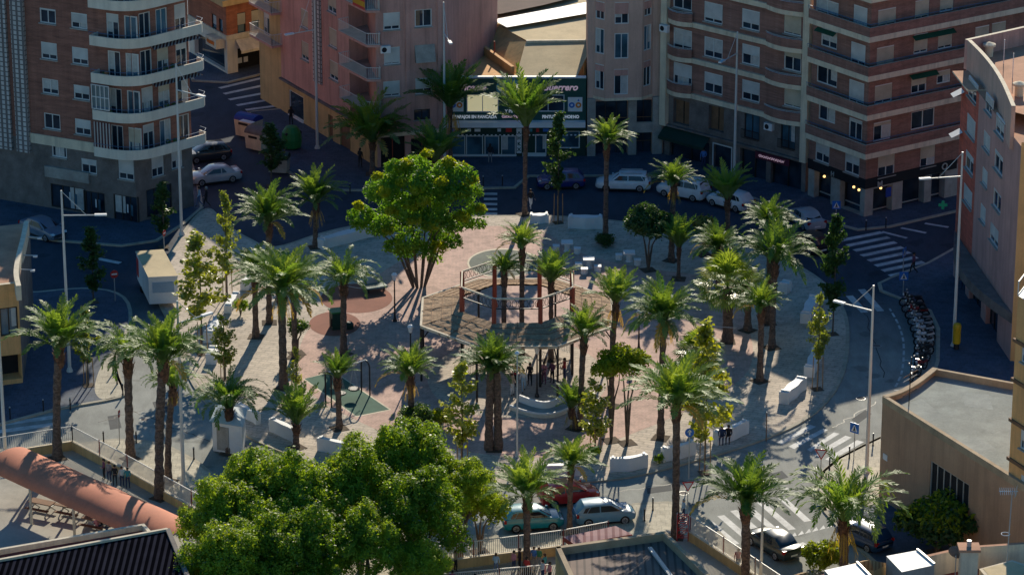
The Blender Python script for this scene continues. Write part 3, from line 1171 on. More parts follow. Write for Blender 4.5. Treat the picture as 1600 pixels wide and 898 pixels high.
# balconies: slab with white parapet
wa = offset_line([WA.pt(uBal, 0)[:2], A1[:2], A2[:2]], 1.15)
cor = Vector(wa[1])
ends = (Vector(wa[0]), Vector(wa[2]) + (Vector(wa[2]) - cor).normalized() * .9)
t0 = cor + (ends[0] - cor).normalized() * 2.3
t1 = cor + (ends[1] - cor).normalized() * 2.3
arc = []
for i in range(11):
    t = i / 10
    arc.append(tuple((t0 * (1 - t) ** 2 + cor * 2 * t * (1 - t) + t1 * t * t)))
e1 = ends[1] - (ends[1] - cor).normalized() * .45
retn = Vector(A2[:2]) + (Vector(A2[:2]) - Vector(A1[:2])).normalized() * .9
outl = [tuple(WA.pt(uBal, 0)[:2]), tuple(ends[0])] + arc + [tuple(e1), tuple(ends[1].lerp(retn, .35)), tuple(retn)]
for k in range(6):
    z = ZB0 + .05 + k * ZST
    mb = MB()
    strip(mb, outl, .12, z - .20, z + .60, M['white'])
    mb.poly([(p[0], p[1], z - .20) for p in outl + [tuple(A1[:2])]], M['white'])
    mb.poly([(p[0], p[1], z) for p in outl + [tuple(A1[:2])]], M['stoneb'])
    for q in (arc[1], arc[5]):
        pass
    b = mb.build('balcony', rA)
    mb = MB()
    rail(mb, outl[1:], z + .60, .30, M['railblue'], gap=.9, r=.012, top=.022, low=False)
    mb.build('railing', b)
    if k in (0, 1, 2, 4, 5):
        for j in range(7 if k % 2 else 5):
            mb = MB()
            t = .15 + .1 * j
            c = Vector(outl[1]).lerp(Vector(outl[2]), t) if j % 2 else e1.lerp(Vector(arc[-1]), t)
            inn = Vector(A1[:2]).lerp(c, .75)
            r = .16 + .1 * random.random()
            mb.ball((inn.x, inn.y, z + .5 + .25 * random.random()), r, M['leafD'] if j % 3 else M['wood'], 6)
            mb.build('pot_plant', b)
# glazed-in part and striped blind
mb = MB()
a, b_ = Vector(outl[1]), Vector(outl[2])
zz = ZB0 + ZST + .77
for i in range(5):
    p = a.lerp(b_, i / 4)
    mb.beam((p.x, p.y, zz), (p.x, p.y, zz + 2.0), .07, .07, M['frame'])
for h in (.02, 1.0, 1.98):
    mb.beam((a.x, a.y, zz + h), (b_.x, b_.y, zz + h), .07, .07, M['frame'])
g = mb.build('glazed_veranda', rA)
mb = MB()
n2 = Vector((-(b_ - a).y, (b_ - a).x)).normalized() * .05
mb.quad((a.x + n2.x, a.y + n2.y, zz), (b_.x + n2.x, b_.y + n2.y, zz), (b_.x + n2.x, b_.y + n2.y, zz + 2), (a.x + n2.x, a.y + n2.y, zz + 2), plain('veranda_glass', (.20, .25, .25), .15, .2))
mb.build('pane', g)
mb = MB()
zz = ZB0 + .75
mb.quad((a.x, a.y, zz - .1), (b_.x, b_.y, zz - .1), (b_.x, b_.y, zz + 2.0), (a.x, a.y, zz + 2.0), M['awning'])
mb.build('striped_blind', rA)
for k in (2, 3, 5):
    z = ZB0 + .05 + k * ZST
    mb = MB()
    c1, c2 = Vector(arc[-1]), e1
    i1, i2 = Vector(A1[:2]).lerp(Vector(A2[:2]), .25), Vector(A2[:2])
    mb.quad((i1.x, i1.y, z - .25), (i2.x, i2.y, z - .25), (c2.x * 1.0, c2.y - .05, z - .55), (c1.x, c1.y - .05, z - .55), M['awning'])
    mb.build('striped_awning', rA)

# ------------------------------------------------ B: orange brick house at the end of the street
B0, B1, B2 = G(296, 83), G(356, 118), G(470, 93)
WB1, WB2 = Wall(B0, B1), Wall(B1, B2)
rB = thing('corner_house', (B1.x, B1.y, 0), 'orange brick corner house with cream bands and a shop awning with orange lettering', 'building')
HB = 10.6
mb = MB()
bw2 = [(371, 20, 384, 54, .55), (393, 15, 406, 50, .5)]
bw1 = [(331, 23, 338, 45, .0), (342, 30, 348, 50, .0)]
h2, h1 = prect(WB2, bw2), prect(WB1, bw1)
up = [(r[0], r[1], r[2] + 4.3, r[3] + 4.3) for r in h2]
face(mb, WB1, 0, WB1.L, 3.4, HB, M['brickB'], h1)
face(mb, WB2, 0, WB2.L, 3.4, HB, M['brickB'], h2 + up)
mb.quad(WB2.pt(WB2.L, 0), WB2.pt(WB2.L, 0) + Vector((-3, 12, 0)), WB2.pt(WB2.L, HB) + Vector((-3, 12, 0)), WB2.pt(WB2.L, HB), M['brickB'])
mb.poly([WB1.pt(0, HB), WB2.pt(0, HB), WB2.pt(WB2.L, HB), WB2.pt(WB2.L, HB) + Vector((-3, 12, 0)), WB1.pt(0, HB) + Vector((2, 14, 0))], M['terra'])
mb.build('wall', rB)
for r, b in zip(h2 + up, bw2 + bw2):
    window(rB, WB2, *r, fr=b[4], shut='shutterc', frame='fdark', glass='glassb', sill=None, split=1)
for r, b in zip(h1, bw1):
    window(rB, WB1, *r, fr=b[4], frame='fdark', glass='glassb', sill=None, split=1)
mb = MB()
o1 = offset_line([B0[:2], B1[:2], B2[:2]], .7)
strip(mb, o1, .75, 6.7, 7.25, M['ochre'])
o2 = offset_line([B0[:2], B1[:2], B2[:2]], .12)
strip(mb, o2, .14, 3.3, 3.75, M['cream'])
mb.build('cream_band', rB)
mb = MB()
uD0, uD1 = WB2.uv(372, 110)[0], WB2.uv(421, 100)[0]
uS0, uS1 = 1.2, WB1.L - .6
face(mb, WB2, 0, WB2.L, 0, 3.4, M['white'], [(uD0, uD1, .1, 2.3)], dep=.8)
face(mb, WB1, 0, WB1.L, 0, 3.4, M['white'], [(uS0, uS1, .3, 2.4)], dep=.4)
mb.quad(WB2.pt(uD0, .1, -.8), WB2.pt(uD1, .1, -.8), WB2.pt(uD1, 2.3, -.8), WB2.pt(uD0, 2.3, -.8), M['dark'])
mb.quad(WB1.pt(uS0, .3, -.4), WB1.pt(uS1, .3, -.4), WB1.pt(uS1, 2.4, -.4), WB1.pt(uS0, 2.4, -.4), M['glass'])
for k in range(2):
    mb.box(WB2.pt(uD0 + .7 + .65 * k, .9, -.7), (.45, .04, .5), M['bright'], WB2.rz)
mb.build('shop_front', rB)
mb = MB()
a0, a1 = uD0 - .2, uD1 + 1.2
mb.quad(WB2.pt(a0, 2.3, .9), WB2.pt(a1, 2.3, .9), WB2.pt(a1, 3.2, .05), WB2.pt(a0, 3.2, .05), M['cream'])
mb.quad(WB2.pt(a0, 2.05, .9), WB2.pt(a1, 2.05, .9), WB2.pt(a1, 2.3, .9), WB2.pt(a0, 2.3, .9), M['cream'])
b = mb.build('awning', rB)
mb = MB()
mb.box(WB1.pt(WB1.L - 1.4, 2.95, .5), (2.2, .9, .9), M['cream'], WB1.rz)
b2 = mb.build('sign_box', rB)


def scribble(w, u0, u1, z, h, off, mat, root, seed):
    """Hand-lettered sign too small to read: loops and strokes of a script."""
    rr = random.Random(seed)
    mb = MB()
    n = 16
    pts = []
    for i in range(n * 4):
        t = i / (n * 4 - 1)
        pts.append(w.pt(u0 + (u1 - u0) * t + .06 * math.sin(i * 1.9), z + h * (.5 + .42 * math.sin(i * 1.31) * (0.6 + .4 * rr.random())), off))
    mb.tube(pts, .035, mat, 4)
    return mb.build('lettering', root)


scribble(WB2, uD0 + 2.2, uD0 + 3.8, 2.45, .55, .72, M['orange'], rB, 3)
scribble(WB1, WB1.L - 2.2, WB1.L - .7, 2.7, .5, .98, M['orange'], rB, 4)

# ------------------------------------------------ C: pink block
C0, Cx, C1, C2 = G(441, 174), G(548, 238), G(590, 264), G(693, 255)
WL, WF = Wall(C0, Cx), Wall(C1, C2)
HC = 15.8
rC = thing('pink_block', (C1.x, C1.y, 0), 'pink rendered apartment block with white corner balconies and an ochre ground floor', 'building')
lw = [(470, 15, 481, 44, .95), (471, 66, 482, 94, .8), (512, -12, 525, 20, .75), (514, 45, 526, 74, .95), (515, 96, 528, 125, .8)]
fw = [(599, 20, 625, 47, .82), (648, 15, 675, 42, .0), (600, 74, 625, 101, .95), (599, 127, 625, 151, .9), (649, 122, 675, 147, .7)]
hl, hf = prect(WL, lw), prect(WF, fw)
hf2 = prect(WF, [(647, 171, 672, 187)])
mb = MB()
Z1 = 3.0
face(mb, WL, 0, WL.L, Z1, HC, M['pinkwall'], hl)
face(mb, WF, 0, WF.L, 0, HC, M['pinkwall'], hf + hf2 + [(.3, 2.4, 0, 2.7), (2.9, 4.9, .0, 2.4)], dep=.25)
# recessed loggia between the two faces
rec = [Cx, Cx + Vector((1.5, 1.2, 0)), C1 + Vector((-.35, 1.9, 0)), C1]
for a, b in zip(rec[:-1], rec[1:]):
    mb.quad(a, b, b + Vector((0, 0, HC)), a + Vector((0, 0, HC)), M['pinkwall'])
bk = [C2, C2 + Vector((4.5, 13, 0)), C0 + Vector((5, 7, 0)), C0]
for a, b in zip(bk[:-1], bk[1:]):
    mb.quad(a, b, b + Vector((0, 0, HC)), a + Vector((0, 0, HC)), M['pinkwall'])
mb.poly([p + Vector((0, 0, HC)) for p in (C0, Cx, C1, C2, bk[1], bk[2])], M['terra'])
mb.build('wall', rC)
mb = MB()
hsw = prect(WL, [(453, 146, 475, 184)])
face(mb, WL, 0, WL.L, 0, Z1, M['ochre'], hsw + [(9.2, 10.1, .1, 2.3), (11.4, 13.3, .1, 2.4)], off=.05)
mb.box(WL.pt(WL.L / 2, Z1 + .08, .12), (WL.L, .3, .16), M['stone'], WL.rz)
for (a, b) in ((9.2, 10.1), (11.4, 13.3)):
    mb.quad(WL.pt(a, .1, -.1), WL.pt(b, .1, -.1), WL.pt(b, 2.4, -.1), WL.pt(a, 2.4, -.1), M['wood'])
a, b = Cx, C1
mb.quad(a + Vector((0, 0, 0.01)), b + Vector((0, 0, 0.01)), b + Vector((0, 0, Z1)), a + Vector((0, 0, Z1)), M['ochre'])
mb.build('ground_floor', rC)
window(rC, WL, *hsw[0], fr=0, split=1, sill='bright', off=.05)
for r, b in zip(hl, lw):
    window(rC, WL, *r, fr=b[4], shut='shutterc')
for r, b in zip(hf, fw):
    window(rC, WF, *r, fr=b[4])
window(rC, WF, *hf2[0], fr=0, frame='fdark')
for u0, u1, hh in ((.3, 2.4, 2.7), (2.9, 4.9, 2.4)):
    mb = MB()
    mb.quad(WF.pt(u0, 0.12, -.25), WF.pt(u1, .12, -.25), WF.pt(u1, hh, -.25), WF.pt(u0, hh, -.25), M['dark'])
    mb.box(WF.pt((u0 + u1) / 2, hh / 2, -.2), (.07, .06, hh - .2), M['rust'], WF.rz)
    mb.build('doorway', rC)
mb = MB()
mb.box(WF.pt(WF.L / 2, 2.95, .12), (WF.L, .28, .3), M['cream'], WF.rz)
mb.build('ledge', rC)
u0, u1 = WL.uv(491, 80)[0], WL.uv(503, 80)[0]
mb = MB()
mb.box(WL.pt((u0 + u1) / 2, (HC + 4.6) / 2, .06), (u1 - u0, .2, HC - 4.6), M['lattice'], WL.rz)
mb.build('lattice_strip', rC)
c_out = [tuple(Cx[:2]), tuple((Cx + Vector((-.2, -.25, 0)) + WL.n * .75)[:2]), tuple((C1 + WL.n * .75 + Vector((-.1, -.1, 0)))[:2]), tuple((C1 + WF.d * .25 + WF.n * .55)[:2]), tuple((C1 + WF.d * .25)[:2])]
zfl = [WF.uv(585, 153)[1], 0, 0, 0]
zf0 = 5.0
for k in range(4):
    z = zf0 + 2.95 * k
    mb = MB()
    mb.prism(c_out + [tuple(rec[2][:2]), tuple(rec[1][:2])], z - .2, z, M['pinkwall'], M['stoneb'])
    b = mb.build('balcony', rC)
    mb = MB()
    rail(mb, c_out, z, 1.0, M['railw'], .16, .014, .03)
    mb.build('railing', b)
    lg = Wall(rec[1], rec[2])
    window(rC, lg, .5, 1.5, z + .05, z + 2.1, fr=.3 if k % 2 else .0, sill=None, off=.02, glass='glassb')
# balconies on the street end
wend = Wall(C0 + Vector((5, 7, 0)) * .4, C0)
for k in range(3):
    z = zf0 + 1.15 + 2.95 * k
    q = [C0 + WL.d * .3, C0 + WL.d * .3 + WL.n * 1.0, C0 - WL.d * 4.2 + WL.n * 1.0, C0 - WL.d * 4.2]
    q = [tuple(p[:2]) for p in q]
    mb = MB()
    mb.prism(q, z - .2, z, M['pinkwall'], M['stoneb'])
    b = mb.build('balcony', rC)
    mb = MB()
    rail(mb, q, z, 1.0, M['railw'], .14, .014, .03)
    mb.build('railing', b)
# the wing those balconies hang on
mb = MB()
ww = Wall(C0 - WL.d * 4.4, C0)
face(mb, ww, 0, ww.L, Z1, HC, M['ochre'], [(1.0, 2.2, zf0 + 1.2 + 2.95 * k, zf0 + 3.3 + 2.95 * k) for k in range(3)])
face(mb, ww, 0, ww.L, 0, Z1, M['ochre'])
e = ww.pt(0, 0)
mb.quad(e + Vector((5, 7, 0)), e, e + Vector((0, 0, HC)), e + Vector((5, 7, HC)), M['ochre'])
mb.poly([e + Vector((0, 0, HC)), C0 + Vector((0, 0, HC)), C0 + Vector((5, 7, HC)), e + Vector((5, 7, HC))], M['terra'])
mb.build('street_wing', rC)
for k in range(3):
    window(rC, ww, 1.0, 2.2, zf0 + 1.2 + 2.95 * k, zf0 + 3.3 + 2.95 * k, fr=.2, sill=None)
mb = MB()
r = WF.rect(648, 70, 679, 96)
mb.quad(WF.pt(r[0], r[2], .45), WF.pt(r[1], r[2], .45), WF.pt(r[1], r[3], .03), WF.pt(r[0], r[3], .03), M['stoneb'])
for u in (r[0], r[1]):
    mb.poly([WF.pt(u, r[2], .45), WF.pt(u, r[3], .03), WF.pt(u, r[2], .03)], M['stone'])
mb.build('grey_blind', rC)
for u in (WF.uv(637, 100)[0], WF.uv(687, 100)[0]):
    mb = MB()
    mb.box(WF.pt(u, HC / 2 + 1.5, .05), (.36, .1, HC - 3.2), M['pinkwall'], WF.rz)
    mb.build('pilaster', rC)
ac_unit(rC, WF, .75, 10.4, .0)
mb = MB()
z = zf0 + 2.95 * 3 + .9
p0, p1 = Vector(c_out[1]), Vector(c_out[2])
a, b = p0.lerp(p1, .55), p0.lerp(p1, .98)
for (s, e_, c) in ((0, .25, 'red'), (.25, .75, 'yellow'), (.75, 1, 'red')):
    mb.quad((a.x - .04, a.y - .06, z - .9 * e_), (b.x - .04, b.y - .06, z - .9 * e_), (b.x - .04, b.y - .06, z - .9 * s), (a.x - .04, a.y - .06, z - .9 * s), M[c])
fl = mb.build('flag')
tag(fl, 'red and yellow striped flag hung over the top corner balcony of the pink block', 'flag')

# ------------------------------------------------ D: paint workshop with the lettered front
D0, D1 = G(693.5, 246), G(915, 246)
WD = Wall(D0, D1)
rD = thing('workshop', (*((D0 + D1) / 2)[:2], 0), 'low car workshop with a dark teal lettered front between the pink and the mauve blocks', 'building')


def du(px):
    return WD.uv(px, 180)[0]


def dz(py):
    return WD.uv(805, py)[1]


ZD = dz(122)
zled0, zled1 = dz(196), dz(188)
w1 = WD.rect(729, 148, 779, 176)
w2 = WD.rect(831, 148, 882, 175)
mb = MB()
face(mb, WD, 0, WD.L, zled1, ZD, M['teal'], [w1, w2], dep=.12)
for a, b in ((D0, D0 + Vector((0, 10, 0))), (D1 + Vector((0, 10, 0)), D1)):
    mb.quad(a, b, b + Vector((0, 0, ZD)), a + Vector((0, 0, ZD)), M['tanlight'])
mb.box(WD.pt(WD.L / 2, ZD + .05, -.1), (WD.L, .35, .14), M['bright'])
mb.build('sign_wall', rD)
mb = MB()
mb.box(WD.pt(WD.L / 2, (zled0 + zled1) / 2, .3), (WD.L - .1, .75, zled1 - zled0), M['bright'])
mb.build('canopy', rD)
o = window(rD, WD, *w1, fr=0, split=2, glass='glowpane', sill=None)
o['label'] = 'window glowing cream like a reflection'
window(rD, WD, *w2, fr=0, split=2, sill=None)
mb = MB()
gl = [(704, 212, 727, 244), (728, 212, 755, 244), (757, 212, 780, 244), (783, 212, 806, 244), (836, 210, 854, 243), (865, 205, 906, 232)]
hg = prect(WD, gl)
face(mb, WD, 0, WD.L, 0, zled0, M['dkgreen'], hg, dep=.15)
mb.box(WD.pt(du(755), .18, .06), (du(808) - du(704), .1, .22), M['frame'])
mb.box(WD.pt(du(835), .25, .06), (du(855) - du(818), .1, .35), M['frame'])
mb.build('shop_wall', rD)
for r in hg:
    o = window(rD, WD, *r, fr=0, split=1, sill=None, glass='glassb')
    o.name = 'shop_window'
# valance dots under the canopy
mb = MB()
for i in range(34):
    u = WD.L * (i + .5) / 34
    mb.box(WD.pt(u, zled0 - .72, .42), (.16, .03, .1), M['bright'])
mb.build('valance', rD)
for px, wd_, c in ((709, .35, 'signblue'), (733, .3, 'lampwhite'), (746, .5, 'bright'), (780, .3, 'lampwhite'), (795, .5, 'red'), (811, .45, 'bright'), (829, .3, 'cyan'), (840, .25, 'red'), (853, .5, 'signblue')):
    mb = MB()
    mb.box(WD.pt(du(px), zled0 - .36, .2), (wd_, .04, .34 if c == 'red' else .26), M[c])
    mb.build('small_sign', rD)
mb = MB()
mb.box(WD.pt(du(811), 1.5, .06), (.42, .06, 2.2), M['bright'])
v = mb.build('vertical_sign', rD)
for i, ch in enumerate('XHKX'):
    text(ch, .4, M['teal'], WD, du(811), 2.1 - .5 * i, .1, rD, bold=.015)
mb = MB()
c = WD.pt(du(797.5), dz(137), .07)
el = [c + Vector((1.22 * math.cos(t * math.pi / 16), 0, .78 * math.sin(t * math.pi / 16))) for t in range(32)]
mb.poly(el, M['cyan'])
el2 = [p + Vector((0, -.004, 0)) for p in [c + Vector((1.08 * math.cos(t * math.pi / 16), 0, .66 * math.sin(t * math.pi / 16))) for t in range(32)]]
mb.poly(el2, plain('oval_inner', (.10, .38, .44), .5, .25, 2.0))
oval = mb.build('oval_emblem', rD)
mb = MB()  # a little car drawn on the emblem
cc = c + Vector((0, -.012, -.1))
prof = [(-.75, -.1), (-.72, .08), (-.4, .14), (-.2, .38), (.25, .4), (.45, .16), (.75, .1), (.78, -.1)]
mb.poly([cc + Vector((x, 0, z)) for x, z in prof], M['teal'])
mb.build('car_drawing', oval)
text('Vicente', .78, M['pinktext'], WD, du(738), dz(141), .05, rD, shear=.3, bold=.02, sx=.95)
text('Guerrero', .78, M['pinktext'], WD, du(874), dz(141), .05, rD, shear=.3, bold=.02, sx=.98)
text('TRABAJOS EN BANCADA', .36, M['letter'], WD, du(741), dz(184.5), .05, rD, sx=.93, bold=.02)
text('PINTURA AL HORNO', .36, M['letter'], WD, du(876), dz(184.5), .05, rD, sx=.9, bold=.02)
for s, y in (('TALLER', 162), ('CHAPA', 169), ('Y PINTURA', 176)):
    text(s, .38, M['letter'], WD, du(805), dz(y), .05, rD, sx=.9, bold=.01)
scribble(WD, du(784), du(824), dz(185), .32, .06, M['pinktext'], rD, 5)
for px in (713, 898.5):
    mb = MB()
    mb.box(WD.pt(du(px), dz(163), .05), (1.22, .06, 1.25), M['bright'])
    b = mb.build('logo_panel', rD)
    for k, col in ((-.28, 'signblue'), (.28, 'orange')):
        mb = MB()
        cc = WD.pt(du(px) + k, dz(164), .09)
        ro = [cc + Vector((.25 * math.cos(t * math.pi / 12), 0, .25 * math.sin(t * math.pi / 12))) for t in range(24)]
        ri = [cc + Vector((.1 * math.cos(t * math.pi / 12), 0, .1 * math.sin(t * math.pi / 12))) for t in range(24)]
        for t in range(24):
            mb.quad(ro[t], ri[t], ri[(t + 1) % 24], ro[(t + 1) % 24], M[col])
        mb.build('ring_mark', b)
    mb = MB()
    cc = WD.pt(du(px) + .28, dz(164) + .42, .09)
    mb.poly([cc + Vector((-.1, 0, -.08)), cc + Vector((.1, 0, -.08)), cc + Vector((0, 0, .14))], M['signblue'])
    mb.build('triangle_mark', b)
# roofs behind the front
mb = MB()
z = ZD - .45
mb.poly([G(693, 122, z), G(812, 122, z), G(712, 30, z), G(650, 0, z)], M['tan'])
mb.build('low_roof', rD)
zr1, zr2 = ZD + .05, ZD + 1.25
r1 = [G(806, 120, zr1), G(901, 121, zr1), G(925, 72, zr2 - .1), G(925, 64, zr2), G(822, 64, zr2)]
mb = MB()
mb.poly(r1, M['tanlight'])
mb.build('front_roof_slope', rD)
mb = MB()
e0, e1_ = G(822, 64, zr2), G(700, -6, zr2)
ridge = [G(822, 63, zr2 + .02), G(940, 63, zr2 + .02), G(940, -60, zr2 + .3), G(755, -35, zr2 + .2), G(742, 20, zr2 + .05)]
mb.poly(ridge, M['tanlight'])
mb.beam(G(822, 65, zr2 + .02), G(918, 64, zr2 + .02), .3, .2, M['cream'])
mb.build('hall_roof', rD)
mb = MB()
zs_ = zr2 + .35
mb.poly([G(770, 31, zs_), G(792, 43, zs_), G(925, 20, zs_ + .1), G(925, 2, zs_ + .1)], plain('skylight_sheet', (.66, .68, .66), .4, .1, .6))
mb.build('skylight', rD)
mb = MB()
wb_ = [G(806, 116, z + .02), G(706, 44, z + .02)]
wt_ = [G(822, 65, zr2), G(722, 6, zr2)]
mb.quad(wb_[1], wb_[0], wt_[0], wt_[1], M['ochre'])
mb.beam(wb_[0] + Vector((-.25, -.1, .35)), wb_[1] + Vector((-.25, -.1, .35)), .3, .7, M['tan'])
mb.build('hall_side_wall', rD)
hw = Wall(wb_[1], wb_[0])
mb = MB()
mb.box(hw.pt(5.2, z + 1.9, .35), (2.0, .7, 1.3), M['stoneb'], hw.rz)
mb.build('roof_unit', rD)
mb = MB()
mb.tube([hw.pt(10.6, z + .1, .15), hw.pt(10.6, zr2, .15)], .07, M['rust'], 6)
mb.build('drain_pipe', rD)
mb = MB()
mb.box(hw.pt(1.5, z + 2.2, .02), (.9, .08, 2.6), M['dark'], hw.rz)
mb.build('window', rD)
mb = MB()
zz = zr2 + .5
mb.poly([G(712, 6, zz), G(745, 24, zz), G(782, 22, zz), G(850, 8, zz), G(905, -6, zz), G(905, -90, zz), G(690, -90, zz)], M['brownroof'])
mb.build('rear_roof', rD)
mb = MB()
mb.box((D0.x + 5, 75, 2.4), (30, 40, 4.8), M['ochre'])
rr_ = mb.build('hall_core', rD)

# ------------------------------------------------ E: narrow mauve block with a three-sided bay
E0, E1 = G(917, 245), G(1036, 241)
WE = Wall(E0, E1)
HE = 14.0
rE = thing('bay_block', (*((E0 + E1) / 2)[:2], 0), 'narrow mauve rendered block with a three sided window bay and tall windows', 'building')
zb0 = WE.uv(975, 150)[1]
bay_pts = [WE.pt(WE.uv(927, 150)[0], 0), WE.pt(WE.uv(943, 150)[0], 0, .9), WE.pt(WE.uv(1000, 150)[0], 0, .9), WE.pt(WE.uv(1019, 150)[0], 0)]
mb = MB()
face(mb, WE, 0, WE.L, 0, HE, M['greige'], [(WE.uv(930, 190)[0], WE.uv(981, 190)[0], .1, zb0 - .4), (WE.uv(994, 190)[0], WE.uv(1019, 190)[0], .1, zb0 - .4)], dep=.6)
mb.quad(E0 + Vector((0, 7, 0)), E0, E0 + Vector((0, 0, HE)), E0 + Vector((0, 7, HE)), M['greige'])
mb.quad(E1, E1 + Vector((0, 7, 0)), E1 + Vector((0, 7, HE)), E1 + Vector((0, 0, HE)), M['greige'])
mb.poly([E0 + Vector((0, 0, HE)), E1 + Vector((0, 0, HE)), E1 + Vector((0, 7, HE)), E0 + Vector((0, 7, HE))], M['terra'])
mb.build('wall', rE)
mb = MB()
wn = []
for i, cols in ((0, [(930, 938)]), (1, [(960, 982)]), (2, [(1003, 1016)])):
    wk = Wall(bay_pts[i], bay_pts[i + 1])
    hs = []
    for (ya, yb) in ((-5, 38), (52, 92), (108, 148)):
        if i == 0:
            u0, u1 = .14, wk.L - .14
        elif i == 1:
            u0, u1 = wk.uv(960, 70)[0], wk.uv(982, 70)[0]
        else:
            u0, u1 = .22, wk.L - .22
        z0, z1 = wk.uv(970, yb)[1], wk.uv(970, ya)[1]
        if z1 > HE - .2:
            z1 = HE - .3
        hs.append((u0, u1, z0, z1))
    face(mb, wk, 0, wk.L, zb0, HE, M['greige'], hs)
    wn.append((wk, hs))
mb.poly([p + Vector((0, 0, zb0)) for p in bay_pts], M['cream'])
mb.poly([p + Vector((0, 0, HE - .01)) for p in bay_pts], M['terra'])
strip(mb, offset_line([p[:2] for p in bay_pts], .04), .1, zb0 - .12, zb0 + .12, M['cream'])
mb.build('bay', rE)
for wk, hs in wn:
    for k, h in enumerate(hs):
        window(rE, wk, *h, fr=(.55, 0, .25)[k], shut='pinkwall', glass=('glass', 'glassb', 'glass')[k], split=2, sill=None)
mb = MB()
for a, b in ((917, 930), (981, 994), (1019, 1034)):
    u0, u1 = WE.uv(a, 190)[0], WE.uv(b, 190)[0]
    mb = MB()
    mb.box(WE.pt((u0 + u1) / 2, zb0 / 2 - .05, .12), (u1 - u0, .3, zb0 - .1), M['stoneb'], WE.rz)
    mb.build('stone_pillar', rE)
mb = MB()
mb.box(WE.pt(WE.uv(1006, 205)[0], 2.5, .1), (1.9, .22, .9), M['stoneb'], WE.rz)
mb.build('door_lintel', rE)
for a, b in ((930, 981), (994, 1019)):
    u0, u1 = WE.uv(a, 190)[0], WE.uv(b, 190)[0]
    mb = MB()
    mb.quad(WE.pt(u0, .1, -.6), WE.pt(u1, .1, -.6), WE.pt(u1, zb0 - .4, -.6), WE.pt(u0, zb0 - .4, -.6), M['glass'])
    n = 3 if a == 930 else 2
    for i in range(n + 1):
        mb.box(WE.pt(u0 + (u1 - u0) * i / n, zb0 / 2 - .2, -.55), (.06, .06, zb0 - .5), M['fdark'], WE.rz)
    for h in (1.1, 2.3, 3.2):
        mb.box(WE.pt((u0 + u1) / 2, h, -.54), (u1 - u0, .05, .06), M['wood'], WE.rz)
    mb.build('glazed_front', rE)

# ------------------------------------------------ F: brown brick block
F0, F1 = G(1038, 243), G(1258, 303)
WFb = Wall(F0, F1)
HF = 17.0
rF = thing('brown_block', (*((F0 + F1) / 2)[:2], 0), 'brown brick block with bowed window bays and pale bands over a grey stone base', 'building')
zF = WFb.uv(1140, 168)[1]
stF = WFb.uv(1140, 112)[1] - zF
fwin = []
for dy, f in ((5, .85), (60, .0), (115, .55)):
    fwin.append((1100, dy, 1129, dy + 31, f))
for dy, f in ((16, .7), (71, .5), (127, .65)):
    fwin.append((1159, dy, 1187, dy + 31, f))
for dy, f in ((-22, .3), (46, .2), (100, .55)):
    fwin.append((1052, dy, 1081, dy + 37, f))
for dy, f in ((20, .95), (76, .4), (133, .95)):
    fwin.append((1225, dy, 1252, dy + 35, f))
hF = prect(WFb, fwin)
low = [(1052, 157, 1077, 195), (1107, 167, 1131, 205), (1163, 178, 1187, 218), (1220, 193, 1243, 233)]
hlow = prect(WFb, low)
shops = [(1046, 216, 1108, 252), (1113, 226, 1144, 270), (1156, 236, 1197, 282), (1204, 248, 1252, 296)]
hsh = prect(WFb, shops)
mb = MB()
face(mb, WFb, 0, WFb.L, zF, HF, M['brickF'], hF)
bkF = [F1, F1 + Vector((4, 12, 0)), F0 + Vector((1, 14, 0)), F0]
for a, b in zip(bkF[:-1], bkF[1:]):
    mb.quad(a, b, b + Vector((0, 0, HF)), a + Vector((0, 0, HF)), M['brickF'])
mb.poly([p + Vector((0, 0, HF)) for p in (F0, F1, bkF[1], bkF[2])], M['terra'])
mb.build('brick_wall', rF)
mb = MB()
face(mb, WFb, 0, WFb.L, 0, zF, M['stone'], hlow + hsh, dep=.4)
mb.build('stone_base', rF)
mb = MB()
for k in range(5):
    z = zF + k * stF
    if z > HF - .4:
        break
    mb.box(WFb.pt(WFb.L / 2, z + .2, .1), (WFb.L - .8, .26, .42), M['cream'], WFb.rz)
mb.build('pale_band', rF)
for a, b in ((1036, 1045), (1257, 1267)):
    u0, u1 = WFb.uv(a, 150)[0], WFb.uv(b, 150)[0]
    mb = MB()
    mb.box(WFb.pt((u0 + u1) / 2, (HF + 2.8) / 2, .22), (u1 - u0, .5, HF - 2.8), M['cream'], WFb.rz)
    mb.build('pilaster', rF)
# bowed bays: brick parapets
for (a, b) in ((1047, 1084), (1200, 1256)):
    u0, u1 = WFb.uv(a, 100)[0], WFb.uv(b, 100)[0]
    for k in range(5):
        z = zF + k * stF
        line = [tuple(WFb.pt(u0 + (u1 - u0) * t, 0, .15 + .62 * math.sin(math.pi * min(1, max(0, .12 + t * .8))))[:2]) for t in (0, .12, .3, .5, .7, .88, 1)]
        mb = MB()
        strip(mb, line, .2, z + .02, z + .40, M['cream'])
        strip(mb, line, .14, z + .40, z + 1.15, M['brickF'], M['bright'])
        mb.poly([(p[0], p[1], z + .05) for p in line], M['cream'])
        bo = mb.build('bowed_bay', rF)
        mb = MB()
        rail(mb, line, z + 1.15, .12, M['railw'], gap=1.2, r=.01, top=.02, low=False)
        mb.build('railing', bo)
for r, b in zip(hF, fwin):
    window(rF, WFb, *r, fr=b[4], shut='shutterc' if b[0] == 1225 else 'shutter')
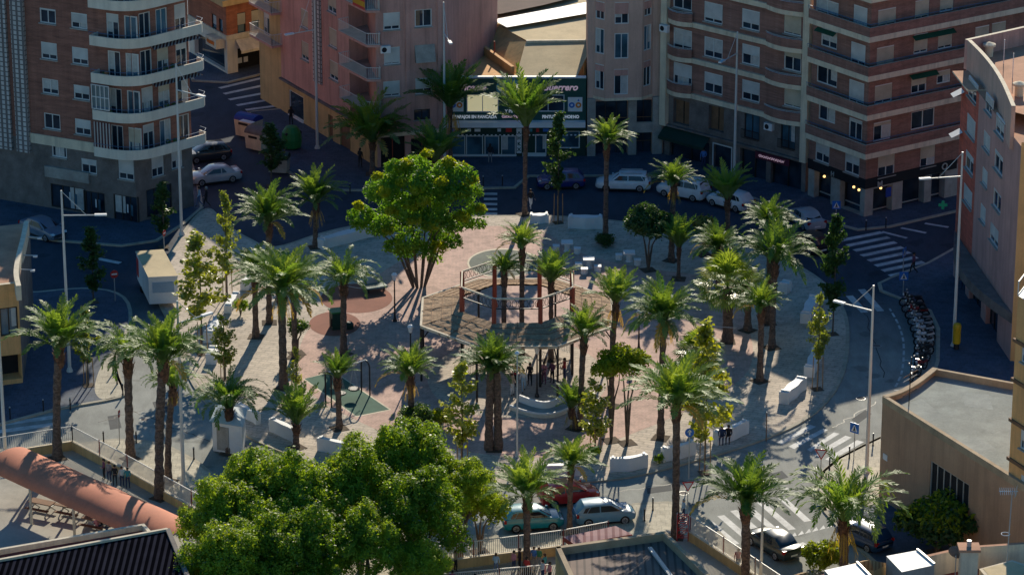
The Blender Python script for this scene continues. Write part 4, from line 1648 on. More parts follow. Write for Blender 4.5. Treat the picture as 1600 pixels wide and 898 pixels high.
for r in hlow[:2]:
    mb = MB()
    mb.quad(WFb.pt(r[0], r[2], -.4), WFb.pt(r[1], r[2], -.4), WFb.pt(r[1], r[3], -.4), WFb.pt(r[0], r[3], -.4), M['wood'])
    mb.box(WFb.pt((r[0] + r[1]) / 2, (r[2] + r[3]) / 2, -.36), (.06, .05, r[3] - r[2] - .1), M['fdark'], WFb.rz)
    mb.build('boarded_window', rF)
for r in hlow[2:]:
    o = window(rF, WFb, *r, fr=0, frame='fdark', glass='glassb', sill=None)
    mb = MB()
    a, b = WFb.pt(r[0] - .1, 0, .3), WFb.pt(r[1] + .1, 0, .3)
    rail(mb, [a[:2], b[:2]], r[2], .8, M['black'], .11)
    mb.build('window_guard', rF)
for i, r in enumerate(hsh):
    mb = MB()
    mb.quad(WFb.pt(r[0], r[2], -.4), WFb.pt(r[1], r[2], -.4), WFb.pt(r[1], r[3], -.4), WFb.pt(r[0], r[3], -.4), M['glass'])
    t = .1
    fm = M['frame'] if i == 1 else M['fdark']
    for u in (r[0] + t / 2, r[1] - t / 2, (r[0] + r[1]) / 2):
        if i == 1 and u == (r[0] + r[1]) / 2:
            continue
        mb.box(WFb.pt(u, (r[2] + r[3]) / 2, -.02 if i == 1 else -.34), (t, .08, r[3] - r[2]), fm, WFb.rz)
    mb.box(WFb.pt((r[0] + r[1]) / 2, r[3] - .06, -.02 if i == 1 else -.34), (r[1] - r[0] - .22, .08, t), fm, WFb.rz)
    mb.build('shop_window', rF)
mb = MB()
mb.box(WFb.pt(WFb.L / 2 - .2, 2.85, .15), (WFb.L - .5, .35, .16), M['stone'], WFb.rz)
mb.build('ledge', rF)
u0, u1 = WFb.uv(1040, 208)[0], WFb.uv(1111, 220)[0]
mb = MB()
mb.quad(WFb.pt(u0, 2.0, 1.0), WFb.pt(u1, 2.0, 1.0), WFb.pt(u1, 2.7, .1), WFb.pt(u0, 2.7, .1), M['dkgreen'])
mb.quad(WFb.pt(u0, 1.75, 1.0), WFb.pt(u1, 1.75, 1.0), WFb.pt(u1, 2.0, 1.0), WFb.pt(u0, 2.0, 1.0), M['dkgreen'])
mb.build('dark_awning', rF)
u0, u1 = WFb.uv(1183, 234)[0], WFb.uv(1236, 248)[0]
mb = MB()
mb.box(WFb.pt((u0 + u1) / 2, 2.35, .2), (u1 - u0, .12, .6), plain('plum_sign', (.10, .015, .04), .5, .1), WFb.rz)
sg = mb.build('shop_sign', rF)
scribble(WFb, u0 + .4, u1 - .5, 2.2, .3, .3, M['pinktext'], rF, 9)
ac_unit(rF, WFb, WFb.uv(1204, 197)[0], WFb.uv(1204, 197)[1], 0)
ac_unit(rF, WFb, WFb.uv(1046, 42)[0], WFb.uv(1046, 42)[1], .45)

# ------------------------------------------------ Gc: corner block with brick balcony bands
G0, G1p, G2p = G(1262, 307), G(1350, 341), G(1640, 273)
WGl, WGr = Wall(G0, G1p), Wall(G1p, G2p)
HG = 19.0
rG = thing('corner_block', (G1p.x, G1p.y, 0), 'brown brick corner block with continuous balconies edged in cream and a lit corner shop', 'building')
zG = WGl.uv(1349, 243)[1] + .1
stG = 3.22
gl = [(1333, 10, 1355, 48, .85), (1329, 68, 1352, 104, .8), (1326, 127, 1350, 163, .9), (1326, 186, 1347, 218, .15)]
gl += [(1275, 0, 1310, 30, 0), (1283, 44, 1308, 75, .5), (1276, 102, 1308, 133, 0), (1279, 160, 1305, 190, .2)]
gr = [(1372, 14, 1400, 48, .7), (1370, 73, 1397, 105, .95), (1367, 132, 1394, 161, .9), (1365, 190, 1392, 219, .15)]
gr += [(1430, 0, 1452, 30, .9), (1469, -10, 1490, 18, .9), (1428, 53, 1450, 83, .9), (1466, 46, 1488, 76, .9), (1424, 115, 1448, 145, .6), (1464, 110, 1485, 130, .4), (1424, 172, 1460, 200, 0.0)]
gr += [(1524, 41, 1546, 58, .95), (1550, 35, 1572, 55, .95)]
hgl, hgr = prect(WGl, gl), prect(WGr, gr)
ml = [(1274, 217, 1296, 254, .65), (1320, 233, 1343, 272, .6)]
mr = [(1372, 238, 1398, 275, .6), (1438, 224, 1461, 260, .65)]
hml, hmr = prect(WGl, ml), prect(WGr, mr)
shl = [(1272, 270, 1298, 315), (1312, 282, 1344, 330)]
shr = [(1364, 292, 1394, 338), (1410, 274, 1444, 326), (1455, 270, 1476, 316)]
hsl, hsr = prect(WGl, shl), prect(WGr, shr)
ZSH = 2.85
mb = MB()
face(mb, WGl, 0, WGl.L, ZSH, HG, M['brickF'], hgl + hml)
face(mb, WGr, 0, WGr.L, ZSH, HG, M['brickF'], hgr + hmr)
bk = [G2p, G2p + Vector((3, 12, 0)), G0 + Vector((9, 11, 0)), G0]
for a, b in zip(bk[:-1], bk[1:]):
    mb.quad(a, b, b + Vector((0, 0, HG)), a + Vector((0, 0, HG)), M['brickF'])
mb.poly([p + Vector((0, 0, HG)) for p in (G0, G1p, G2p, bk[1], bk[2])], M['terra'])
mb.build('brick_wall', rG)
mb = MB()
face(mb, WGl, 0, WGl.L, 0, ZSH, M['stoneb'], hsl, dep=.7)
face(mb, WGr, 0, WGr.L, 0, ZSH, M['stoneb'], hsr, dep=.7)
mb.build('shop_front', rG)
for ww, hs in ((WGl, hsl), (WGr, hsr)):
    for r in hs:
        mb = MB()
        mb.quad(ww.pt(r[0], r[2], -.7), ww.pt(r[1], r[2], -.7), ww.pt(r[1], r[3], -.7), ww.pt(r[0], r[3], -.7), M['glass'])
        mb.box(ww.pt((r[0] + r[1]) / 2, r[2] + .5, -.6), (r[1] - r[0] - .1, .1, .08), M['metal'], ww.rz)
        mb.box(ww.pt(r[0] + .04, (r[2] + r[3]) / 2, -.6), (.08, .1, r[3] - r[2]), M['fdark'], ww.rz)
        mb.build('shop_window', rG)
for ww, px, py in ((WGl, 1283, 277), (WGl, 1296, 281.5), (WGl, 1329, 293.5), (WGl, 1337, 298), (WGr, 1366, 299), (WGr, 1380.5, 295.5)):
    u, z = ww.uv(px, py)
    mb = MB()
    mb.ball(ww.pt(u, z, -.35), .11, M['warm'], 8)
    mb.tube([ww.pt(u, z + .1, -.35), ww.pt(u, z + .45, -.35)], .012, M['black'], 4)
    mb.build('shop_bulb', rG)
mb = MB()
strip(mb, offset_line([G0[:2], G1p[:2], WGr.pt(9.5, 0)[:2]], .12), .1, ZSH - .35, ZSH + .45, M['dark'])
mb.build('sign_fascia', rG)
text('H', .55, M['metal'], WGl, WGl.uv(1303, 268)[0], ZSH - .25, .15, rG, bold=.01)
text('M', .7, M['metal'], WGr, WGr.uv(1373, 290)[0], ZSH - .42, .15, rG, bold=.01)
text('O', .8, M['metal'], WGr, WGr.uv(1474, 266)[0], ZSH - .2, .15, rG, bold=.01)
mb = MB()
u, z = WGr.uv(1388, 300)
mb.box(WGr.pt(u, z, .02), (.55, .05, .8), M['navy'], WGr.rz)
mb.build('window_poster', rG)
gout = offset_line([G0[:2], G1p[:2], G2p[:2]], .85)
gout[0] = tuple((WGl.pt(.35, 0, .85))[:2])
for k in range(5):
    z = zG + k * stG
    mb = MB()
    strip(mb, gout, .2, z - .02, z + .42, M['cream'])
    if k < 4:
        strip(mb, [Vector(p) for p in offset_line(gout, -.03)], .14, z + .42, z + 1.18, M['brickF'], M['cream'])
    mb.poly([(p[0], p[1], z + .02) for p in gout] + [tuple(G2p[:2]) + (z + .02,), tuple(G1p[:2]) + (z + .02,), tuple(G0[:2]) + (z + .02,)], M['cream'])
    mb.poly([(p[0], p[1], z + .2) for p in gout] + [tuple(G2p[:2]) + (z + .2,), tuple(G1p[:2]) + (z + .2,), tuple(G0[:2]) + (z + .2,)], M['stoneb'])
    b = mb.build('balcony_band', rG)
    if k == 4:
        continue
    mb = MB()
    rail(mb, gout, z + 1.18, .3, M['railblue'], gap=.8, r=.012, top=.022, low=False)
    mb.build('railing', b)
for ww, hs, bs in ((WGl, hgl, gl), (WGr, hgr, gr), (WGl, hml, ml), (WGr, hmr, mr)):
    for r, b in zip(hs, bs):
        window(rG, ww, *r, fr=b[4], shut='shutterc' if ww is WGr else 'shutter', sill='stoneb' if (bs is ml or bs is mr) else None)
for k, (a, b) in ((2, (1422, 1486)), (1, (1420, 1462))):
    z = zG + (k) * stG + 2.75
    u0, u1 = WGr.uv(a, 120)[0], WGr.uv(b, 120)[0]
    mb = MB()
    mb.quad(WGr.pt(u0, z - .28, .5), WGr.pt(u1, z - .28, .5), WGr.pt(u1, z, .05), WGr.pt(u0, z, .05), M['greenawn'])
    mb.build('green_awning', rG)
z = zG + 2 * stG + 2.8
mb = MB()
mb.quad(WGl.pt(.6, z - .25, .45), WGl.pt(2.9, z - .25, .45), WGl.pt(2.9, z, .05), WGl.pt(.6, z, .05), M['greenawn'])
mb.build('green_awning', rG)

# ------------------------------------------------ H: dark red block with the swept parapet
H0, H1 = G(1489, 432), G(1578, 566)
WH = Wall(H0, H1)
HH = WH.uv(1489, 95)[1]
rH = thing('swept_roof_block', (*((H0 + H1) / 2)[:2], 0), 'dark red and mauve block with a terracotta roof and a sweeping curved parapet', 'building')
hwn = [(1512, 125, 1526, 157, .35), (1539, 150, 1550, 178, .45), (1555, 183, 1569, 213, .25), (1510, 182, 1524, 214, .95), (1536, 207, 1547, 236, .9), (1553, 238, 1567, 270, .2),
       (1508, 239, 1521, 269, .3), (1534, 263, 1543, 291, .9), (1551, 298, 1564, 328, .1), (1505, 292, 1519, 321, .9), (1531, 320, 1540, 348, .9), (1546, 352, 1560, 382, .7)]
hH = prect(WH, hwn)
um = WH.uv(1530, 150)[0]
zc = WH.uv(1540, 400)[1]
mb = MB()
face(mb, WH, 0, um, 3.4, HH, M['brickH'], hH)
face(mb, WH, um, WH.L, 3.4, HH, M['mauveH'], hH)
mb.quad(H0 + Vector((10, 3, 0)), H0, H0 + Vector((0, 0, HH)), H0 + Vector((10, 3, HH)), M['brickH'])
H2 = H1 + Vector((14, -2.0, 0))
mb.poly([H0 + Vector((0, 0, HH - .02)), H1 + Vector((0, 0, HH - .02)), H2 + Vector((0, 0, HH - .02)), H0 + Vector((16, 3, HH - .02))], M['terra'])
mb.build('wall', rH)
mb = MB()
ws_ = Wall(H1, H2)
face(mb, ws_, 0, ws_.L, 0, HH + .3, M['tan'])
mb.build('side_wall', rH)
for r, b in zip(hH, hwn):
    window(rH, WH, *r, fr=b[4])
mb = MB()
face(mb, WH, 0, WH.L, 0, 3.4, M['mauveH'], [(.6, 4.0, .1, 2.5), (5.2, 9.0, .1, 2.5), (10.5, 14.0, .1, 2.5)], dep=.4)
mb.build('ground_floor', rH)
for a, b in ((.6, 4.0), (5.2, 9.0), (10.5, 14.0)):
    mb = MB()
    mb.quad(WH.pt(a, .1, -.4), WH.pt(b, .1, -.4), WH.pt(b, 2.5, -.4), WH.pt(a, 2.5, -.4), M['glass'])
    for i in range(4):
        mb.box(WH.pt(a + (b - a) * i / 3, 1.3, -.36), (.07, .06, 2.3), M['fdark'], WH.rz)
    mb.build('shop_window', rH)
mb = MB()
arcH = [tuple(WH.pt(WH.L * t, 0, .05 + 1.5 * math.sin(math.pi * t) ** 1.0)[:2]) for t in [i / 10 for i in range(11)]]
strip(mb, arcH, .35, 3.0, 3.75, M['stone'])
mb.poly([(p[0], p[1], 3.02) for p in arcH], M['stone'])
mb.poly([(p[0], p[1], 3.7) for p in arcH], M['stone'])
mb.build('curved_canopy', rH)
# swept parapet on the roof
zp = HH + 2.3
pa = [G(1512, 63, zp), G(1532, 83, zp), G(1550, 105, zp), G(1564, 128, zp), G(1574, 150, zp), G(1580, 174, zp - .4)]
pl = catmull([tuple(p[:2]) for p in pa], 5, False)
mb = MB()
strip(mb, pl, .3, HH - .9, zp, M['greige'], M['cream'])
mb.build('curved_parapet', rH)
mb = MB()
pb = [tuple(G(1660, 30, zp)[:2]), tuple(pa[0][:2])]
strip(mb, pb, -.3, HH, zp, M['pinkwall'], M['cream'])
mb.build('rear_parapet', rH)
mb = MB()
mb.poly([G(1512, 64, HH + .9), G(1580, 174, HH + .9), G(1680, 200, HH + .9), G(1680, 20, HH + .9)], M['terra'])
mb.build('roof_terrace', rH)
mb = MB()
for (x, y, z) in ((1545, 88, HH + .9), (1592, 150, HH + .9)):
    p = G(x, y, z)
    mb = MB()
    mb.lathe([(.32, 0), (.32, .75), (.5, .8), (.5, .95), (.1, 1.1)], M['cream'], p, 12)
    mb.build('roof_vent', rH)
mb = MB()
for (x, y) in ((1568, 100), (1582, 122)):
    p = G(x, y, HH + .9)
    mb = MB()
    mb.beam(p, p + Vector((0, 0, 1.9)), .05, .05, M['bright'])
    mb.build('roof_pipe', rH)
mb = MB()
u, z = WH.uv(1500, 95)
q = [WH.pt(-.3, HH + .05, .7), WH.pt(um * .85, HH + .05, .7), WH.pt(um * .85, HH + .05, -1.5), WH.pt(-.3, HH + .05, -1.5)]
mb.poly(q, M['terra'])
mb.poly([p - Vector((0, 0, .12)) for p in q], M['cream'])
for i in range(4):
    a, b = q[i], q[(i + 1) % 4]
    mb.quad(a - Vector((0, 0, .12)), b - Vector((0, 0, .12)), b, a, M['cream'])
mb.build('eaves', rH)
for k, yy in enumerate((117, 183)):
    u, z = WH.uv(1487, yy)
    mb = MB()
    mb.quad(WH.pt(.1, z, .05), WH.pt(1.2, z, .05), WH.pt(1.0, z - .45, .85), WH.pt(.0, z - .45, .85), M['bright'])
    mb.build('folded_awning', rH)
mb = MB()
u, z = WH.uv(1487, 343, 1.2)
c = WH.pt(.25, z, 1.1)
mb.box(c, (.66, .1, .22), M['greencross'])
mb.box(c, (.22, .11, .66), M['greencross'])
crs = mb.build('pharmacy_cross', rH)

# ------------------------------------------------ O: tan building by the left street
O0, O1 = G(-140, 622), G(36, 600)
WO = Wall(O0, O1)
HO = WO.uv(30, 449)[1]
rO = thing('school_annex', (O1.x, O1.y, 0), 'tan building with terracotta flat roof and a curved parapet beside the shaded street', 'building')
ow = [(0, 480, 28, 524, 0), (-70, 486, -20, 532, 0)]
hO = prect(WO, ow)
hop = prect(WO, [(-90, 560, 34, 598)])
mb = MB()
face(mb, WO, 0, WO.L, 0, HO, M['tan'], hO + hop, dep=1.2)
o2 = G(46, 348, HO)
OB = Vector((o2.x, o2.y, 0))
OC = OB + (O0 - O1)
mb.poly([p + Vector((0, 0, HO)) for p in (O0, O1, OB, OC)], M['terra'])
mb.quad(O1, OB, OB + Vector((0, 0, HO)), O1 + Vector((0, 0, HO)), M['stone'])
mb.build('wall', rO)
for r in hO:
    o = window(rO, WO, *r, fr=0, split=2, frame='fdark', glass='glassb', sill=None)
mb = MB()
r = hop[0]
mb.quad(WO.pt(r[0], 0.02, -1.2), WO.pt(r[1], .02, -1.2), WO.pt(r[1], r[3], -1.2), WO.pt(r[0], r[3], -1.2), M['dark'])
mb.build('recess', rO)
cp = catmull([tuple(G(x, y, HO + .8)[:2]) for x, y in ((45, 345), (40, 370), (33, 398), (29, 425), (33, 446))], 5, False)
mb = MB()
strip(mb, cp, -.35, HO - .3, HO + .8, M['cream'], M['cream'])
strip(mb, [tuple(O0[:2]), tuple(O1[:2])], .3, HO, HO + .35, M['tan'], M['cream'])
mb.build('curved_parapet', rO)
for i, t in enumerate((4, 9, 13)):
    mb = MB()
    p = cp[t]
    mb.tube([(p[0] + .1, p[1], HO + .5), (p[0] + .9, p[1] - .1, HO + .5)], .05, M['metal'], 6)
    mb.box((p[0] + .95, p[1] - .1, HO + .45), (.3, .2, .12), M['bright'])
    mb.build('wall_lamp', rO)

# ------------------------------------------------ I: low brown building with the grey flat roof
I0, I1 = G(1373, 779), G(1560, 905)
WI = Wall(I0, I1)
HI = WI.uv(1380, 621)[1]
rI = thing('flat_roof_building', (I0.x, I0.y, 0), 'low brown walled building with a grey flat roof and a big barred window', 'building')
hI = prect(WI, [(1452, 737, 1514, 802)])
mb = MB()
face(mb, WI, 0, WI.L + 8, 0, HI, M['brownwall'], hI, dep=.25)
I3, I4 = G(1457, 576, HI), G(1600, 602, HI)
mb.quad(Vector((I4.x, I4.y, 0)), Vector((I3.x, I3.y, 0)), I3, I4, M['brownwall'])
cv = catmull([tuple(G(x, y, HI)[:2]) for x, y in ((1379, 620), (1404, 612), (1430, 597), (1457, 576))], 6, False)
strip(mb, cv[::-1], .25, 0, HI, M['brownwall'])
mb.build('wall', rI)
mb = MB()
cI = [(p[0], p[1]) for p in cv] + [tuple(I4[:2]), tuple(WI.pt(WI.L + 8, 0)[:2])]
mb.poly([(p[0], p[1], HI - .35) for p in cI], M['greyroof'])
mb.build('flat_roof', rI)
mb = MB()
strip(mb, cv[::-1], .4, HI + .002, HI + .12, M['coping'])
strip(mb, [tuple(WI.pt(0, 0, .03)[:2]), tuple(WI.pt(WI.L + 8, 0, .03)[:2])], .28, HI - .36, HI + .1, M['coping'])
strip(mb, [tuple(I3[:2]), tuple(I4[:2])], -.25, HI - .36, HI + .1, M['coping'])
mb.build('parapet', rI)
o = window(rI, WI, *hI[0], fr=0, split=6, frame='metal', glass='dark', sill=None)
o['label'] = 'large window with vertical bars'
mb = MB()
for q in (((1410, 632), (1440, 622), (1475, 650), (1442, 662)), ((1500, 612), (1545, 616), (1552, 640), (1508, 634)), ((1495, 690), (1530, 682), (1556, 700), (1520, 712))):
    mb.poly([G(*p, HI - .345) for p in q][::-1], plain('roof_membrane_patch', (.325, .35, .315), .9, .2, .8))
mb.build('membrane_patch', rI)
mb = MB()
u, z = WI.uv(1382, 708)
mb.box(WI.pt(.6, 3.2, .02), (.5, .04, .4), M['bright'], WI.rz)
mb.build('number_plate', rI)

# ------------------------------------------------ J: tall tan block at the edge
J0 = G(1567, 905)
J1 = G(1680, 985)
WJ = Wall(J0, J1)
HJ = WJ.uv(1582, 457)[1]
rJ = thing('tan_tower_block', (J0.x, J0.y, 0), 'tall tan block with thin brown ledges beside the grey flat roof', 'building')
mb = MB()
jw = prect(WJ, [(1594, 672, 1612, 705), (1594, 745, 1612, 775), (1596, 540, 1614, 570)])
face(mb, WJ, 0, WJ.L, 0, HJ, M['tan'], jw)
J3 = J0 + Vector((1.2, 3.0, 0))
mb.quad(J3, J0, J0 + Vector((0, 0, HJ)), J3 + Vector((0, 0, HJ)), M['tan'])
mb.quad(J3 + Vector((10, 0, 0)), J3, J3 + Vector((0, 0, HJ)), J3 + Vector((10, 0, HJ)), M['tan'])
mb.build('wall', rJ)
mb = MB()
mb.poly([J0 + Vector((0, 0, HJ)), J1 + Vector((0, 0, HJ)), J3 + Vector((10, 0, HJ)), J3 + Vector((0, 0, HJ))], M['bright'])
rail(mb, [J0[:2], J3[:2], (J3 + Vector((10, 0, 0)))[:2]], HJ, .9, M['railw'], 2.0, .03, .04)
mb.build('roof', rJ)
mb = MB()
for y in (522, 585, 650, 712, 785):
    u, z = WJ.uv(1573, y)
    if z > 0:
        strip(mb, [tuple(WJ.pt(-.12, 0, .14)[:2]), tuple(WJ.pt(WJ.L, 0, .14)[:2])], .2, z - .12, z + .08, M['wood'])
mb.build('ledge', rJ)
for r in jw:
    window(rJ, WJ, *r, fr=.6)

# ------------------------------------------------ roofs of the lower houses at the bottom
ZK = 8.0
rK = thing('roof_terrace_house', G(1450, 1000), 'terraced house top with white flat roofed stair boxes and tan tiled hips', 'building')
ZT = ZK - 2.0
mb = MB()
mb.prism([tuple(G(x, y, ZT)[:2]) for x, y in ((1225, 912), (1310, 890), (1640, 862), (1700, 1040), (1225, 1060))], 0, ZT, M['ochre'], M['maroon'])
mb.build('wall', rK)


def boxtop(pts, z, h, side, top):
    b = MB()
    b.prism([tuple(G(x, y, z)[:2]) for x, y in pts], z - h, z, side, top)
    return b


for pts, zz in (([(1385, 868), (1433, 859), (1460, 882), (1409, 893)], ZK), ([(1288, 890), (1339, 879), (1362, 903), (1310, 915)], ZK - .1)):
    b = boxtop(pts, zz, 2.2, M['stoneb'], M['bright'])
    b.build('stair_box', rK)
    cc = sum((G(x, y, zz) for x, y in pts), Vector()) / 4
    b = MB()
    a_, b_ = G(*pts[1], zz), G(*pts[2], zz)
    b.beam(a_ + Vector((0, 0, .06)), b_ + Vector((0, 0, .06)), .12, .12, M['metal'])
    b.build('gutter', rK)
tile = lined('roof_tiles', (0.50, 0.33, 0.17), (0.30, 0.18, 0.09), 4.5, 'x', .35)
for cx, cy, wx in ((1356, 877, 34), (1259, 896, 32)):
    b = MB()
    z = ZK - .7
    q = [G(cx - wx, cy + 6, z), G(cx - 8, cy - 2, z), G(cx + wx, cy + 3, z), G(cx + 10, cy + 14, z)]
    ap = G(cx + 3, cy - 3, z + .75)
    for i in range(4):
        b.poly([q[i], q[(i + 1) % 4], ap][::-1], tile)
    b.prism([tuple(p[:2]) for p in q], ZT - .3, z, M['ochre'])
    b.build('hip_roof', rK)
b = MB()
strip(b, [tuple(G(x, y, ZK - .6)[:2]) for x, y in ((1440, 868), (1505, 853), (1608, 846), (1660, 838))], -.25, ZT - .4, ZK - .6, M['cream'], M['terra'])
b.build('terrace_wall', rK)
b = MB()
p = G(1514, 856, ZK + .5)
b.box((p.x, p.y, ZT + (ZK - ZT + .3) / 2), (1.0, .9, ZK - ZT + .7), M['cream'])
b.box((p.x, p.y, ZK + .55), (1.25, 1.1, .16), M['terra'])
b.tube([(p.x, p.y, ZK + .5), (p.x, p.y, ZK + 1.0)], .14, M['metal'], 8)
b.build('chimney', rK)
b = MB()
zz = ZK - .9
b.prism([tuple(G(x, y, zz)[:2]) for x, y in ((1530, 888), (1582, 874), (1630, 892), (1560, 925))], ZT - .2, zz, M['cream'])
b.prism([tuple(G(x, y, zz)[:2]) for x, y in ((1536, 888), (1581, 877), (1622, 892), (1562, 918))], zz + .004, zz + .02, M['tanlight'])
b.build('water_tank_cover', rK)
# dish and mast are their own things
dp = G(1494, 866, ZK)
rd = thing('satellite_dish', (dp.x, dp.y, ZT), 'dark round satellite dish fixed beside the cream chimney', 'dish')
b = MB()
prof = [(.02, 0), (.25, .04), (.42, .12), (.52, .2)]
vs = MB()
vs.lathe(prof, M['stone'], (0, 0, 0), 18)
mt = Matrix.Rotation(R(-65), 4, 'X') @ Matrix.Rotation(R(20), 4, 'Y')
vs.v = [tuple(mt @ Vector(p) + dp) for p in vs.v]
vs.build('bowl', rd)
b.tube([(dp.x, dp.y, ZT - .3), (dp.x, dp.y, dp.z), (dp.x - .1, dp.y - .45, dp.z + .1)], .03, M['metal'], 6)
b.build('bracket', rd)
ap = G(1571, 905, ZT)
ht = 0
while scr((ap.x, ap.y, ZT + ht))[1] > 768 and ht < 14:
    ht += .1
ra = thing('roof_antenna', (ap.x, ap.y, ZT), 'slender television antenna mast on the roof terrace', 'antenna')
b = MB()
b.tube([(ap.x, ap.y, ZT - .2), (ap.x + .12, ap.y, ZT + ht)], .035, M['metal'], 6)
b.build('mast', ra)
b = MB()
t = Vector((ap.x + .12, ap.y, ZT + ht))
b.tube([t + Vector((-.75, 0, 0)), t + Vector((.35, .1, -.05))], .025, M['bright'], 5)
for i in range(8):
    c = t + Vector((-.7 + .12 * i, 0, 0))
    b.tube([c + Vector((0, -.25, -.12)), c + Vector((0, .25, .12))], .014, M['bright'], 4)
b.quad(t + Vector((.1, -.3, -.3)), t + Vector((.3, .3, -.35)), t + Vector((.35, .3, .3)), t + Vector((.15, -.3, .35)), M['metal'])
b.build('aerial', ra)
b = MB()
c = Vector((ap.x + .06, ap.y, ZT + ht * .52))
b.tube([c + Vector((.25 * math.cos(i * .52) - .2, .25 * math.sin(i * .52), 0)) for i in range(13)], .025, M['bright'], 5)
b.build('ring_aerial', ra)

# L: school wing with the dark sheet roof
ZL = 4.6
rL = thing('school_wing', G(980, 960), 'school wing with a dark ribbed roof inside tan parapets', 'building')
lp = [(868, 853), (1040, 829), (1128, 915), (1128, 1010), (940, 1010)]
pl_ = [tuple(G(x, y, ZL)[:2]) for x, y in lp]
b = MB()
b.prism(pl_, 0, ZL - .5, M['ochre'], M['darkroof'])
b.build('wall', rL)
b = MB()
cl = pl_ + [pl_[0]]
strip(b, cl[::-1], .3, ZL - .52, ZL, M['coping'])
b.build('parapet', rL)
b = MB()
b.beam(G(1015, 855, ZL - .4), G(1060, 915, ZL - .4), .25, .12, M['metal'])
b.build('roof_flashing', rL)
rP = thing('striped_canopy', G(930, 850), 'pink and white striped sheet canopy over the school entrance', 'canopy')
b = MB()
q = [G(880, 838, 3.0), G(962, 821, 3.0), G(988, 834, 2.8), G(898, 850, 2.8)]
b.poly(q, M['mauvecanvas'])
b.poly([p - Vector((0, 0, .1)) for p in q], M['maroon'])
for i in range(4):
    p0_, p1_ = q[i], q[(i + 1) % 4]
    b.quad(p0_ - Vector((0, 0, .3)), p1_ - Vector((0, 0, .3)), p1_, p0_, M['maroon'])
b.build('sheet', rP)
for p in q:
    b = MB()
    b.beam((p.x, p.y, .1), (p.x, p.y, p.z - .1), .1, .1, M['maroon'])
    b.build('post', rP)

# M: ribbed dark roof bottom corner
ZM = 4.8
rM = thing('ribbed_roof_hall', G(100, 960), 'school hall with a ribbed dark roof edged in maroon and cream', 'building')
mp_ = [(-60, 866), (225, 817), (236, 829), (270, 880), (330, 1000), (-60, 1010)]
pm = [tuple(G(x, y, ZM)[:2]) for x, y in mp_]
b = MB()
b.prism(pm, 0, ZM - .35, M['ochre'], M['maroon'])
b.build('wall', rM)
b = MB()
strip(b, ([pm[-1]] + pm[:3])[::-1], .22, ZM - .36, ZM, M['cream'])
b.build('parapet', rM)
b = MB()
q = [G(-60, 886, ZM + .1), G(262, 827, ZM + .1), G(295, 910, ZM - .1), G(310, 1000, ZM - .1), G(-60, 1000, ZM - .1)]
b.prism([tuple(p[:2]) for p in q], ZM - .34, ZM + .05, M['cream'], M['solar'])
b.beam(q[1] + Vector((0, 0, .02)), q[2] + Vector((0, 0, .2)), .28, .16, M['stone'])
b.beam(q[0] + Vector((0, 0, .02)), q[1] + Vector((0, 0, .02)), .2, .16, M['cream'])
b.build('ribbed_roof', rM)

# aerial on the grey roof
p = G(1420, 634, HI - .35)
ra2 = thing('roof_antenna', p, 'dark crossed aerial pole on the grey flat roof by its curved edge', 'antenna')
b = MB()
b.tube([(0, 0, 0), (.05, 0, 3.4)], .035, M['black'], 6)
b.build('mast', ra2, local=True)
for z, c in ((2.2, 'wood'), (.9, 'black'), (1.9, 'metal')):
    b = MB()
    b.tube([(-.45, -.25, z - .15), (.5, .3, z + .18)], .03, M[c], 5)
    b.build('crossbar', ra2, local=True)
# ================================================================= PLANTS
def unit(v):
    return v / np.maximum(1e-9, np.linalg.norm(v, axis=1, keepdims=True))


def leafmesh(name, P, N, size, mats, midx, aspect=.55, jitter=1.0, seed=0):
    """Many small four-cornered leaves at the points P, facing roughly N."""
    rs = np.random.RandomState(seed)
    n = len(P)
    N = unit(N + rs.normal(0, jitter, (n, 3)))
    T = unit(np.cross(N, rs.normal(0, 1, (n, 3))))
    B = np.cross(N, T)
    s = (size * (0.65 + .7 * rs.rand(n)))[:, None] if hasattr(size, '__len__') else (size * (0.65 + .7 * rs.rand(n)))[:, None]
    V = np.empty((n, 4, 3))
    V[:, 0] = P - T * s
    V[:, 1] = P - B * s * aspect + N * s * .12
    V[:, 2] = P + T * s
    V[:, 3] = P + B * s * aspect + N * s * .12
    me = bpy.data.meshes.new(name)
    me.vertices.add(n * 4)
    me.vertices.foreach_set('co', V.reshape(-1))
    me.loops.add(n * 4)
    me.loops.foreach_set('vertex_index', np.arange(n * 4, dtype=np.int32))
    me.polygons.add(n)
    me.polygons.foreach_set('loop_start', np.arange(0, n * 4, 4, dtype=np.int32))
    me.polygons.foreach_set('loop_total', np.full(n, 4, dtype=np.int32))
    for m in mats:
        me.materials.append(m)
    me.polygons.foreach_set('material_index', np.asarray(midx, dtype=np.int32))
    me.update(calc_edges=True)
    return me


def lobes_points(lobes, dens, clump=.28, zmin=-.35, seed=0):
    rs = np.random.RandomState(seed)
    Ps, Ns, H = [], [], []
    for (c, r) in lobes:
        c, r = np.array(c, float), np.array(r, float)
        area = 4 * math.pi * ((r[0] * r[1]) ** 1.6 / 3 + (r[0] * r[2]) ** 1.6 * 2 / 3) ** (1 / 1.6)
        n = int(area * dens)
        kc = max(8, int(area * 2.2))
        D = unit(rs.normal(0, 1, (kc * 2, 3)))
        D = D[D[:, 2] > zmin][:kc]
        rad = .78 + .3 * rs.rand(len(D))
        k = rs.randint(0, len(D), n)
        d = unit(D[k] + rs.normal(0, clump / max(.6, r.mean()) , (n, 3)))
        rr = rad[k] * (1.0 - .42 * rs.rand(n) ** 2.2)
        Ps.append(c + d * r * rr[:, None])
        Ns.append(unit(d / r + np.array([0, 0, .35])))
        H.append(d[:, 2])
    return np.concatenate(Ps), np.concatenate(Ns), np.concatenate(H)


